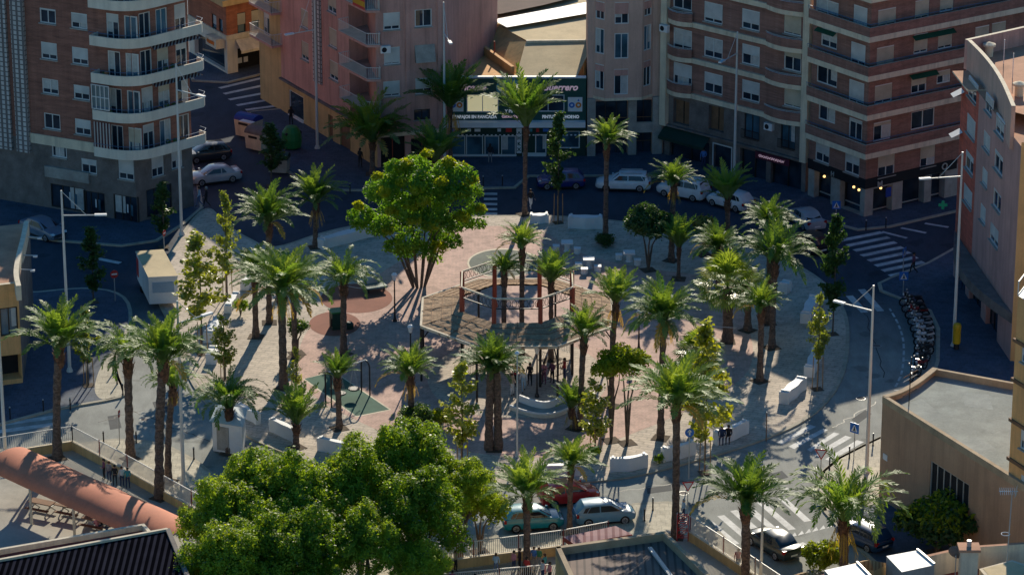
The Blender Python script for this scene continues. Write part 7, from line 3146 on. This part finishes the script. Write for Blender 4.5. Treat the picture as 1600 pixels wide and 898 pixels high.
# tables with stools
def table_set(px, py, st, lab):
    f = G(px, py, .124)
    t = thing('plaza_table', f, lab, 'table', 'white concrete tables in the shade')
    mb = MB()
    mb.prism([(-.45, -.45), (.45, -.45), (.45, .45), (-.45, .45)], .68, .78, M['bright'])
    mb.build('table_top', t, local=True)
    mb = MB()
    mb.lathe([(.3, 0), (.22, .1), (.22, .68)], M['bright'], n=10)
    mb.build('pedestal', t, local=True)
    for i, (x, y) in enumerate(st):
        g = G(x, y, .124)
        s = thing('plaza_stool', g, None, 'stool', 'white concrete stools round the tables')
        s['label'] = 'white block stool at the ' + lab.split(' with ')[0]
        mb = MB()
        mb.lathe([(.24, 0), (.26, .05), (.26, .4)], M['bright'], n=10)
        mb.build('base', s, local=True)
        mb = MB()
        mb.prism([(-.27, -.27), (.27, -.27), (.27, .27), (-.27, .27)], .4, .48, M['bright'])
        mb.build('seat', s, local=True)


table_set(886, 392, [(869, 392), (902, 396)], 'white table behind the bright gazebo palm with two stools')
table_set(920, 418, [(904, 420), (913, 428), (934, 424)], 'white table between two palm crowns with three stools')
table_set(983, 408, [(967, 406), (996, 414)], 'white table below the dark round tree with two stools')

# ------------------------------------------------ playground and swing
c = G(585, 458, PZ)
t = thing('play_platform', c, 'low dark green play platform on the shaded red round', 'play equipment')
mb = MB()
mb.prism([tuple((G(x, y) - Vector((0, 0, 0)))[:2]) for x, y in ((566, 456), (598, 452), (606, 458), (574, 463))], PZ + .35, PZ + .5, plain('play_green', (.02, .10, .08), .6, .2))
mb.build('deck', t)
for x, y in ((570, 457), (600, 456), (576, 461)):
    mb = MB()
    p = G(x, y)
    mb.beam((p.x, p.y, PZ), (p.x, p.y, PZ + .4), .12, .12, M['black'])
    mb.build('leg', t)
c = G(526, 512, PZ)
t = thing('play_box', c, 'dark green play box with a slide hood on the sunlit red round', 'play equipment')
mb = MB()
mb.box((c.x, c.y, PZ + .65), (.85, .9, 1.3), M['dkgreen'], .3)
mb.build('body', t)
mb = MB()
mb.lathe([(.3, 0), (.33, .35), (.2, .5)], M['dkgreen'], (c.x + .95, c.y - .1, PZ), 10)
mb.build('rocker', t)
mb = MB()
mb.box((c.x, c.y, PZ + 1.36), (1.0, 1.05, .1), M['green'], .3)
mb.build('roof', t)
mb = MB()
mb.box((c.x - .2, c.y - .48, PZ + .6), (.4, .05, .6), M['black'], .3)
mb.build('opening', t)
c = G(541, 622, PZ)
t = thing('swing_set', c, 'black tubular swing frame on the green mat', 'swing')
fr = [(G(509, 633, PZ), G(518, 632 + 4, PZ)), (G(565, 612, PZ), G(578, 618, PZ))]
hS = 2.55
tops = []
for a, b in fr:
    mb = MB()
    m = (a + b) / 2
    aa, bb = m + (a - m) * 1.0, m + (b - m) * 1.0
    r = (bb - aa).length / 2
    ax = (bb - aa).normalized()
    pts = [aa, aa + Vector((0, 0, hS - r))]
    for i in range(1, 8):
        an = math.pi * i / 8
        pts.append(m - ax * (r * math.cos(an)) + Vector((0, 0, hS - r + r * math.sin(an))))
    pts += [bb + Vector((0, 0, hS - r)), bb]
    mb.tube(pts, .055, M['black'], 8)
    mb.build('frame', t)
    tops.append(m + Vector((0, 0, hS)))
mb = MB()
mb.tube([tops[0], tops[1]], .05, M['bright'], 8)
mb.build('top_beam', t)
for u in (.32, .68):
    p = tops[0].lerp(tops[1], u)
    mb = MB()
    mb.lathe([(.38, 0), (.44, .05), (.38, .1)], M['black'], (p.x, p.y, .75), 14)
    s = mb.build('swing_seat', t)
    mb = MB()
    for a in range(4):
        q_ = Vector((p.x + .4 * math.cos(a * 1.57 + .7), p.y + .4 * math.sin(a * 1.57 + .7), .82))
        mb.tube([q_, p], .012, M['metal'], 4)
    mb.build('chain', s)

# ------------------------------------------------ gazebo
gc = G(808, 572, PZ)
t = thing('gazebo', gc, 'octagonal gazebo with a thatched ring roof, red posts and an open middle', 'gazebo')
RO, RI, ZO, ZI, ZT_ = 7.35, 4.25, 4.3, 4.95, 6.75
ang = [R(22.5 + 45 * i) for i in range(8)]
po = [Vector((gc.x + RO * math.cos(a), gc.y + RO * math.sin(a), ZO)) for a in ang]
pi_ = [Vector((gc.x + RI * math.cos(a), gc.y + RI * math.sin(a), ZI)) for a in ang]
for i in range(8):
    j = (i + 1) % 8
    a, b, c_, d = po[i], po[j], pi_[j], pi_[i]
    mb = MB()
    nu, nv = 14, 7
    rr = random.Random(i)
    grid = []
    for u in range(nu + 1):
        col = []
        for v in range(nv + 1):
            lo = a.lerp(b, u / nu)
            hi = d.lerp(c_, u / nu)
            p = lo.lerp(hi, v / nv)
            jit = Vector((0, 0, rr.uniform(-.035, .035)))
            if v == 0:
                jit += (lo - hi).normalized() * rr.uniform(-.05, .13)
            col.append(p + jit)
        grid.append(col)
    for u in range(nu):
        for v in range(nv):
            mb.quad(grid[u][v], grid[u + 1][v], grid[u + 1][v + 1], grid[u][v + 1], M['thatch'])
    up = Vector((0, 0, .12))
    mb.quad(d - up, c_ - up, b - up, a - up, M['wood'])
    for u in range(nu):
        mb.quad(grid[u][0] - up, grid[u + 1][0] - up, grid[u + 1][0], grid[u][0], M['thatch'])
    th = mb.build('thatch_panel', t)
    mb = MB()
    for v in range(1, 4):
        mb.beam(a.lerp(d, v / 4) + Vector((0, 0, .05)), b.lerp(c_, v / 4) + Vector((0, 0, .05)), .03, .03, M['wood'])
    mb.beam(a.lerp(b, .5) + Vector((0, 0, .06)), d.lerp(c_, .5) + Vector((0, 0, .06)), .04, .03, M['wood'])
    mb.build('batten', th)
    mb = MB()
    mb.beam(a - Vector((0, 0, .06)), b - Vector((0, 0, .06)), .16, .2, M['cream'])
    mb.build('eaves_beam', t)
    # upper ring
    A, B = Vector((d.x, d.y, ZT_)), Vector((c_.x, c_.y, ZT_))
    mb = MB()
    mb.beam(A, B, .11, .11, M['cream'])
    mb.beam(A - Vector((0, 0, .75)), B - Vector((0, 0, .75)), .07, .07, M['black'])
    mb.build('ring_beam', t)
    mb = MB()
    n = 8
    for k in range(n):
        m = A.lerp(B, (k + .5) / n) - Vector((0, 0, .38))
        ax = (B - A).normalized()
        r = (B - A).length / n / 2 * .8
        mb.tube([m + ax * (r * math.cos(s * .785)) + Vector((0, 0, .28 * math.sin(s * .785))) for s in range(9)], .022, M['black'], 4, caps=False)
    mb.build('scroll_frieze', t)
    mb = MB()
    mb.tube([(d.x, d.y, PZ), (d.x, d.y, ZO - .9)], .10, M['black'], 8)
    mb.tube([(d.x, d.y, ZO - .9), (d.x, d.y, ZT_ + .02)], .16, M['rust'], 8)
    mb.lathe([(.22, 0), (.22, .25), (.13, .5)], M['rust'], (d.x, d.y, ZO - 1.1), 8)
    mb.build('inner_post', t)
    mb = MB()
    mb.tube([(a.x, a.y, PZ), (a.x, a.y, ZO)], .08, M['black'], 8)
    mb.build('outer_post', t)
    mb = MB()
    m = Vector((d.x, d.y, 0)).lerp(Vector((a.x, a.y, 0)), 1)
    mb.beam((a.x, a.y, ZO - 1.2), a.lerp(d, .3) - Vector((0, 0, .2)), .07, .07, M['black'])
    mb.beam(d - Vector((0, 0, .15)), a - Vector((0, 0, .15)), .12, .14, M['wood'])
    mb.build('rafter', t)
    if i not in (5, 1):
        mb = MB()
        rail(mb, [tuple(pi_[i].lerp(pi_[j], .06)[:2]), tuple(pi_[i].lerp(pi_[j], .94)[:2])], PZ + .3, .9, M['black'], .16, .012, .03)
        mb.build('balustrade', t)

# ------------------------------------------------ school fence, canopy, tables
def fence(pp, lab, hw=.62, hr=1.05, posts=None, gap=.13):
    P = [Vector(G(*p)) for p in pp]
    t = thing('school_fence', (P[0].x, P[0].y, .12), lab, 'fence')
    line = [tuple(p[:2]) for p in P]
    mb = MB()
    strip(mb, offset_line(line, .15), .3, .12, .12 + hw, M['ochre'], M['cream'])
    mb.build('low_wall', t)
    mb = MB()
    rail(mb, line, .12 + hw + .002, hr, M['railw'], gap, .016, .035)
    mb.build('railing', t)
    for i in range(len(line) - 1):
        a, b = Vector(line[i]), Vector(line[i + 1])
        n = max(1, int((b - a).length / 2.6))
        for k in range(n + (1 if i == len(line) - 2 else 0)):
            p = a.lerp(b, k / n)
            mb = MB()
            mb.beam((p.x, p.y, .12 + hw), (p.x, p.y, .12 + hw + hr + .08), .07, .07, M['maroon'])
            mb.build('post', t)
    return t


fence([(-60, 733), (0, 722), (114, 704)], 'white railing on a low wall at the street end of the school yard')
fence([(114, 704), (200, 750), (300, 806), (420, 870)], 'white railing on a low wall sloping down beside the tall dense palm')
fence([(640, 900), (740, 886), (880, 868), (950, 855)], 'white railing on a low wall in front of the parked teal and blue cars')
fence([(1078, 846), (1130, 880), (1230, 948)], 'white railing on a low wall beside the lower zebra crossing')
fence([(600, 935), (700, 922), (860, 908)], 'inner white railing of the school yard, nearer than the one along the road', .05, 1.0)

# barrel canopy
AX0, AX1 = G(14, 722, 2.6), G(290, 846, 2.6)
t = thing('barrel_canopy', (AX0.x, AX0.y, .124), 'long orange barrel shaped canopy over the school picnic tables', 'canopy')
d = (AX1 - AX0).normalized()
s = Vector((-d.y, d.x, 0))
RC = 1.8
n, k = 26, 12
vs, fs = [], []
for i in range(n + 1):
    c = AX0.lerp(AX1, i / n)
    sag = .012 * math.cos(i * 2 * math.pi / 6.5)
    for j in range(k + 1):
        a = math.pi * j / k
        vs.append(c + s * ((RC + sag) * math.cos(a)) + Vector((0, 0, (.95 + sag) * math.sin(a))))
for i in range(n):
    for j in range(k):
        a = i * (k + 1) + j
        fs.append((a, a + k + 1, a + k + 2, a + 1))
mb = MB()
mb.add(vs, fs, M['canvas'])
mb.build('canvas', t, smooth=True)
for i in range(5):
    c = AX0.lerp(AX1, i / 4)
    mb = MB()
    mb.tube([c + s * ((RC - .04) * math.cos(math.pi * j / 10)) + Vector((0, 0, .9 * math.sin(math.pi * j / 10))) for j in range(11)], .04, M['metal'], 5)
    mb.build('hoop', t)
    for e in (-1, 1):
        p = c + s * (RC * .97 * e)
        mb = MB()
        mb.beam((p.x, p.y, .124), (p.x, p.y, c.z + .05), .16, .16, M['cream'])
        mb.build('post', t)
for i, (x, y) in enumerate(((66, 800), (112, 806), (150, 826))):
    f = G(x, y, .124)
    tt = thing('picnic_table', f, 'picnic table under the orange canopy, ' + ('beside its first post', 'between its two middle posts', 'closest to the seated children')[i], 'picnic table', 'school picnic tables', R(-25))
    mb = MB()
    mb.box((0, 0, .74), (1.7, .7, .06), M['wood'])
    mb.build('table_top', tt, local=True)
    for sgn in (-1, 1):
        mb = MB()
        mb.box((0, sgn * .65, .45), (1.7, .28, .05), M['wood'])
        mb.build('bench', tt, local=True)
    for x_ in (-.6, .6):
        mb = MB()
        mb.beam((x_, -.65, .0), (x_, .25, .72), .06, .06, M['metal'])
        mb.beam((x_, .65, .0), (x_, -.25, .72), .06, .06, M['metal'])
        mb.beam((x_, -.7, .42), (x_, .7, .42), .06, .05, M['metal'])
        mb.build('leg', tt, local=True)

# festoon wire over the plaza
for a, b, lab in (((540, 446, 3.4), (612, 446, 3.6), 'thin pale wire strung over the playground'), ((1040, 490, 4.0), (1150, 512, 4.0), 'thin pale wire strung between two palm trunks in the shade')):
    p, q = G(*a), G(*b)
    mb = MB()
    mb.tube([p.lerp(q, i / 10) - Vector((0, 0, .25 * math.sin(math.pi * i / 10))) for i in range(11)], .018, M['railw'], 4)
    tag(mb.build('wire'), lab, 'wire')
c = G(1197, 690, .12)
t = thing('thin_post', c, 'thin wooden post with a metal cap at the plaza corner by the zebra crossing', 'post')
mb = MB()
mb.tube([(0, 0, 0), (0, 0, 2.1)], .035, M['wood'], 6)
mb.build('shaft', t, local=True)
mb = MB()
mb.lathe([(.05, 2.1), (.05, 2.16), (.02, 2.2)], M['metal'], n=8)
mb.build('cap', t, local=True)
# ================================================================= PEOPLE
SKIN = plain('skin', (.42, .25, .17), .6, .08)
HAIRS = {'dark': plain('dark_hair', (.02, .015, .012), .7, .2), 'grey': plain('grey_hair', (.35, .34, .33), .7, .2), 'brown': plain('brown_hair', (.09, .045, .02), .7, .2)}
SHOE = plain('shoe', (.03, .03, .03), .6, .2)
CL = {}


def cloth(n, c):
    if n not in CL:
        CL[n] = plain('cloth_' + n, c, .85, .12, 3.0)
    return CL[n]


COLS = {'black': (.02, .02, .024), 'navy': (.03, .05, .12), 'jeans': (.10, .15, .26), 'grey': (.25, .25, .26), 'white': (.70, .70, .70), 'pink': (.62, .26, .30), 'red': (.45, .04, .04), 'teal': (.05, .30, .33),
        'beige': (.48, .38, .27), 'hiviz': (.30, .78, .03), 'magenta': (.42, .06, .25), 'blue': (.08, .22, .55), 'plum': (.20, .07, .12), 'green': (.06, .22, .10), 'sky': (.35, .50, .62)}


def person_mesh(pose, top, bottom, skirt=False):
    J = {'pelvis': (0, 0, .94), 'waist': (0, 0, 1.08), 'chest': (0, 0, 1.32), 'neck': (0, .0, 1.47), 'head': (0, .02, 1.56), 'crown': (0, .02, 1.68)}
    if pose == 'walk':
        leg = {'L': [(.095, 0, .90), (.10, .16, .50), (.10, .22, .09), (.10, .36, .04)], 'R': [(-.095, 0, .90), (-.10, .02, .50), (-.10, -.30, .14), (-.10, -.22, .04)]}
        arm = {'L': [(.18, 0, 1.40), (.23, -.10, 1.14), (.24, -.08, .90), (.24, -.04, .83)], 'R': [(-.18, 0, 1.40), (-.23, .10, 1.14), (-.24, .24, .94), (-.24, .29, .89)]}
    elif pose == 'sit':
        for k in J:
            J[k] = (J[k][0], J[k][1], J[k][2] - .46)
        leg = {'L': [(.095, 0, .46), (.11, .42, .47), (.11, .46, .09), (.11, .60, .04)], 'R': [(-.095, 0, .46), (-.11, .42, .47), (-.11, .44, .09), (-.11, .58, .04)]}
        arm = {'L': [(.18, 0, .94), (.24, .06, .70), (.17, .28, .58), (.13, .34, .56)], 'R': [(-.18, 0, .94), (-.24, .06, .70), (-.17, .28, .58), (-.13, .34, .56)]}
    else:
        leg = {'L': [(.095, 0, .90), (.11, .03, .50), (.12, 0, .09), (.13, .15, .04)], 'R': [(-.095, 0, .90), (-.11, .01, .50), (-.12, -.03, .09), (-.14, .12, .04)]}
        arm = {'L': [(.18, 0, 1.40), (.25, -.01, 1.13), (.25, .06, .89), (.25, .10, .82)], 'R': [(-.18, 0, 1.40), (-.24, .02, 1.13), (-.14, .22, 1.02), (-.06, .26, 1.04)]}
    V, E, Rr, B = [], [], [], []

    def v(p, r):
        V.append(p)
        Rr.append(r)
        return len(V) - 1

    def e(a, b, m):
        E.append((a, b))
        B.append((V[a], V[b], m))
    rx = {'pelvis': (.155, .115), 'waist': (.135, .105), 'chest': (.165, .115), 'neck': (.052, .055), 'head': (.082, .098), 'crown': (.06, .075)}
    ids = {k: v(J[k], rx[k]) for k in J}
    e(ids['pelvis'], ids['waist'], 'b' if skirt else 't')
    e(ids['waist'], ids['chest'], 't')
    e(ids['chest'], ids['neck'], 't')
    e(ids['neck'], ids['head'], 's')
    e(ids['head'], ids['crown'], 's')
    for s in 'LR':
        a = [v(p, (r, r)) for p, r in zip(leg[s], (.088, .062, .042, .040))]
        e(ids['pelvis'], a[0], 'b')
        e(a[0], a[1], 'b')
        e(a[1], a[2], 'b')
        e(a[2], a[3], 'h')
        a = [v(p, (r, r)) for p, r in zip(arm[s], (.062, .045, .032, .034))]
        e(ids['chest'], a[0], 't')
        e(a[0], a[1], 't')
        e(a[1], a[2], 't')
        e(a[2], a[3], 's')
    me = bpy.data.meshes.new('tmp')
    me.from_pydata(V, E, [])
    ob = bpy.data.objects.new('tmp', me)
    COL.objects.link(ob)
    sk = ob.modifiers.new('skin', 'SKIN')
    sk.use_smooth_shade = True
    for i, d in enumerate(me.skin_vertices[0].data):
        d.radius = Rr[i] if hasattr(Rr[i], '__len__') else (Rr[i], Rr[i])
        d.use_root = (i == 0)
    ss = ob.modifiers.new('sub', 'SUBSURF')
    ss.levels = ss.render_levels = 1
    dg = bpy.context.evaluated_depsgraph_get()
    ev = ob.evaluated_get(dg)
    out = bpy.data.meshes.new_from_object(ev)
    bpy.data.objects.remove(ob)
    bpy.data.meshes.remove(me)
    out.materials.clear()
    mats = {'t': top, 'b': bottom, 's': SKIN, 'h': SHOE}
    keys = list(mats)
    for k in keys:
        out.materials.append(mats[k])
    segs = [(Vector(a), Vector(b), m) for a, b, m in B]
    for p in out.polygons:
        c = p.center
        best, bm_ = 9, 't'
        for a, b, m in segs:
            ab = b - a
            t_ = max(0, min(1, (c - a).dot(ab) / max(1e-9, ab.length_squared)))
            dd = (a + ab * t_ - c).length
            if dd < best:
                best, bm_ = dd, m
        p.material_index = keys.index(bm_)
    # fingers and thumb, nose
    mb = MB()
    for s in 'LR':
        a, b = Vector(arm[s][2]), Vector(arm[s][3])
        d = (b - a).normalized()
        sd_ = d.cross(Vector((0, 1, 0)))
        sd_ = sd_.normalized() if sd_.length > .1 else Vector((1, 0, 0))
        for i in range(4):
            o = b + sd_ * (-.024 + .016 * i) + d * .02
            mb.tube([o, o + d * (.045 + .008 * (i in (1, 2))), o + d * .075 + Vector((0, .018, 0))], [.008, .0075, .006], SKIN, 5)
        o = b + sd_ * (.034 if s == 'L' else -.034)
        mb.tube([o, o + d * .03 + sd_ * (.018 if s == 'L' else -.018), o + d * .055], [.009, .008, .006], SKIN, 5)
    hz = J['head'][2]
    mb.tube([(0, .095, hz + .045), (0, .128, hz + .01), (0, .10, hz - .002)], [.008, .014, .010], SKIN, 5)
    for sx in (-1, 1):
        mb.ball((sx * .083, .02, hz + .02), .024, SKIN, 5, (.5, 1, 1.3))
    bmx = bmesh.new()
    bmx.from_mesh(out)
    tmp = mb.mesh('tmp')
    n0 = len(bmx.faces)
    bmx.from_mesh(tmp)
    bmx.faces.ensure_lookup_table()
    for f_ in bmx.faces[n0:]:
        f_.material_index = 2
    bmx.to_mesh(out)
    bmx.free()
    bpy.data.meshes.remove(tmp)
    out.name = 'body'
    return out, J


PC = {}


def person(px, py, pose, top, bottom, hair, face_px, lab, scale=1.0, z=.125, group=None, skirt=False, world=None):
    key = (pose, top, bottom, skirt)
    if key not in PC:
        PC[key] = person_mesh(pose, cloth(top, COLS[top]), cloth(bottom, COLS[bottom]), skirt)
    me, J = PC[key]
    f = G(px, py, z)
    if world:
        f = world
    t = thing('person', f, lab, 'person', group, R(face_px) - math.pi / 2)
    t.scale = (scale,) * 3
    place('body', me, t)
    hk = ('hair', hair, J['head'][2])
    if hk not in PC:
        mb = MB()
        hz = J['head'][2]
        mb.ball((0, -.005, hz + .075), .112, HAIRS[hair], 10, (.92, 1.06, .95))
        mb.ball((0, -.06, hz + .0), .085, HAIRS[hair], 8, (1.0, .7, 1.1))
        eye = MB()
        for sx in (-1, 1):
            eye.ball((sx * .033, .108, hz + .045), .010, M['black'], 5)
        mo = MB()
        mo.box((0, .104, hz - .035), (.045, .012, .010), M['red'])
        PC[hk] = (mb.mesh('hair', smooth=True), eye.mesh('eyes'), mo.mesh('mouth'))
    h_, e_, m_ = PC[hk]
    place('hair', h_, t)
    place('eyes', e_, t)
    place('mouth', m_, t)
    return t


person(312, 323, 'walk', 'sky', 'jeans', 'dark', 200, 'person in a pale blue jacket walking beside another past the brick corner shop')
person(323, 323, 'walk', 'black', 'black', 'grey', 190, 'person in dark clothes with pale hair walking beside the blue jacketed one')
person(455, 196, 'stand', 'black', 'black', 'dark', 100, 'person in black standing by the white framed window of the ochre ground floor')
person(563, 262, 'stand', 'black', 'black', 'dark', 60, 'person in black at the doorway of the pink block')
person(766, 255, 'stand', 'black', 'grey', 'dark', 90, 'dark clothed person at the workshop glass front')
person(829, 327, 'walk', 'black', 'white', 'dark', 300, 'person in a black top and white trousers beside the tall workshop palm')
person(1099, 262, 'stand', 'blue', 'navy', 'dark', 270, 'person in blue in the dark doorway of the brown block', 1.0, .125)
person(1427, 427, 'walk', 'plum', 'black', 'dark', 200, 'person in a plum jacket stepping onto the shaded zebra crossing')
person(1505, 452, 'stand', 'hiviz', 'navy', 'dark', 250, 'worker in a bright yellow green jacket by the curved ground floor')
person(1128, 691, 'sit', 'navy', 'navy', 'dark', 260, 'person in navy sitting on the white bench, the one closer to the yellowing tree', 1.0, .62)
person(1138, 690, 'sit', 'black', 'black', 'dark', 260, 'person in black sitting on the white bench, the one away from the yellowing tree', 1.0, .62)
# by the gazebo
for a in [(806, 604, 'walk', 'red', 'black', 'dark', 300, 'person in a red top at the gazebo front'),
          (818, 612, 'walk', 'white', 'sky', 'dark', 275, 'person in a white top and long pale blue skirt in front of the gazebo', True),
          (828, 602, 'stand', 'black', 'black', 'dark', 250, 'person in black just under the thatch behind the one in pale blue'),
          (850, 600, 'stand', 'pink', 'plum', 'brown', 240, 'person in pink under the thatch beside the lantern'),
          (863, 598, 'stand', 'plum', 'black', 'dark', 230, 'person in dark plum under the thatch to the side of the pink one'),
          (882, 594, 'stand', 'red', 'navy', 'dark', 200, 'person in red under the far end of the gazebo front'),
          (800, 618, 'stand', 'beige', 'white', 'brown', 320, 'person in beige standing beside the thin lone pole')]:
    person(*a[:8], skirt=len(a) > 8)
# over the wall of the school yard
SG = 'school children'
kids = [(163, 748, 'stand', 'plum', 'black', 'dark', 200, 'child in plum at the wall by the canopy, first of five'), (171, 752, 'stand', 'grey', 'navy', 'brown', 240, 'child in grey at the wall by the canopy, second of five'),
        (180, 758, 'stand', 'black', 'black', 'dark', 260, 'child in black at the wall by the canopy, middle of five'), (191, 760, 'stand', 'white', 'navy', 'brown', 300, 'child in white at the wall by the canopy, fourth of five'),
        (200, 762, 'stand', 'teal', 'navy', 'dark', 280, 'child in a teal top at the wall by the canopy'),
        (712, 892, 'stand', 'beige', 'black', 'dark', 30, 'child in a beige top climbing by the road railing'), (775, 897, 'stand', 'sky', 'jeans', 'brown', 80, 'child in pale blue standing under the yellow tree'),
        (803, 893, 'stand', 'pink', 'navy', 'dark', 220, 'child in pink near the school palm'), (812, 889, 'stand', 'black', 'black', 'dark', 200, 'child in black near the school palm, behind the pink one'),
        (834, 887, 'stand', 'blue', 'grey', 'brown', 250, 'child in blue past the school palm'), (842, 888, 'stand', 'green', 'grey', 'brown', 250, 'child in green past the school palm'),
        (851, 898, 'stand', 'teal', 'pink', 'brown', 150, 'child in a teal top and pink trousers by the tan parapet'), (848, 908, 'stand', 'white', 'navy', 'dark', 210, 'child in white at the bottom by the tan parapet'),
        (859, 911, 'stand', 'pink', 'black', 'dark', 210, 'child in pink at the bottom by the tan parapet'), (823, 903, 'stand', 'red', 'black', 'dark', 60, 'child in red against the school palm trunk'),
        (707, 925, 'stand', 'magenta', 'black', 'dark', 260, 'child in magenta at the inner railing'), (742, 930, 'stand', 'magenta', 'navy', 'dark', 200, 'child in magenta beside the inner railing, low at the picture edge'),
        (1153, 890, 'stand', 'red', 'navy', 'dark', 260, 'child in red behind the railing of the lower crossing'), (1068, 812, 'stand', 'sky', 'navy', 'grey', 200, 'person in pale blue behind the red barrier')]
for a in kids:
    person(*a[:8], scale=.86, z=.126, group=SG)
for i, (x, y, c) in enumerate([(152, 830, 'pink'), (160, 828, 'black'), (168, 832, 'grey'), (175, 829, 'black')]):
    person(x, y, 'sit', c, 'navy', 'dark', 90 + 40 * i, 'seated child in %s at the end of the picnic table row%s' % (c, ', behind the others' if i == 3 else ''), .82, .126, SG)
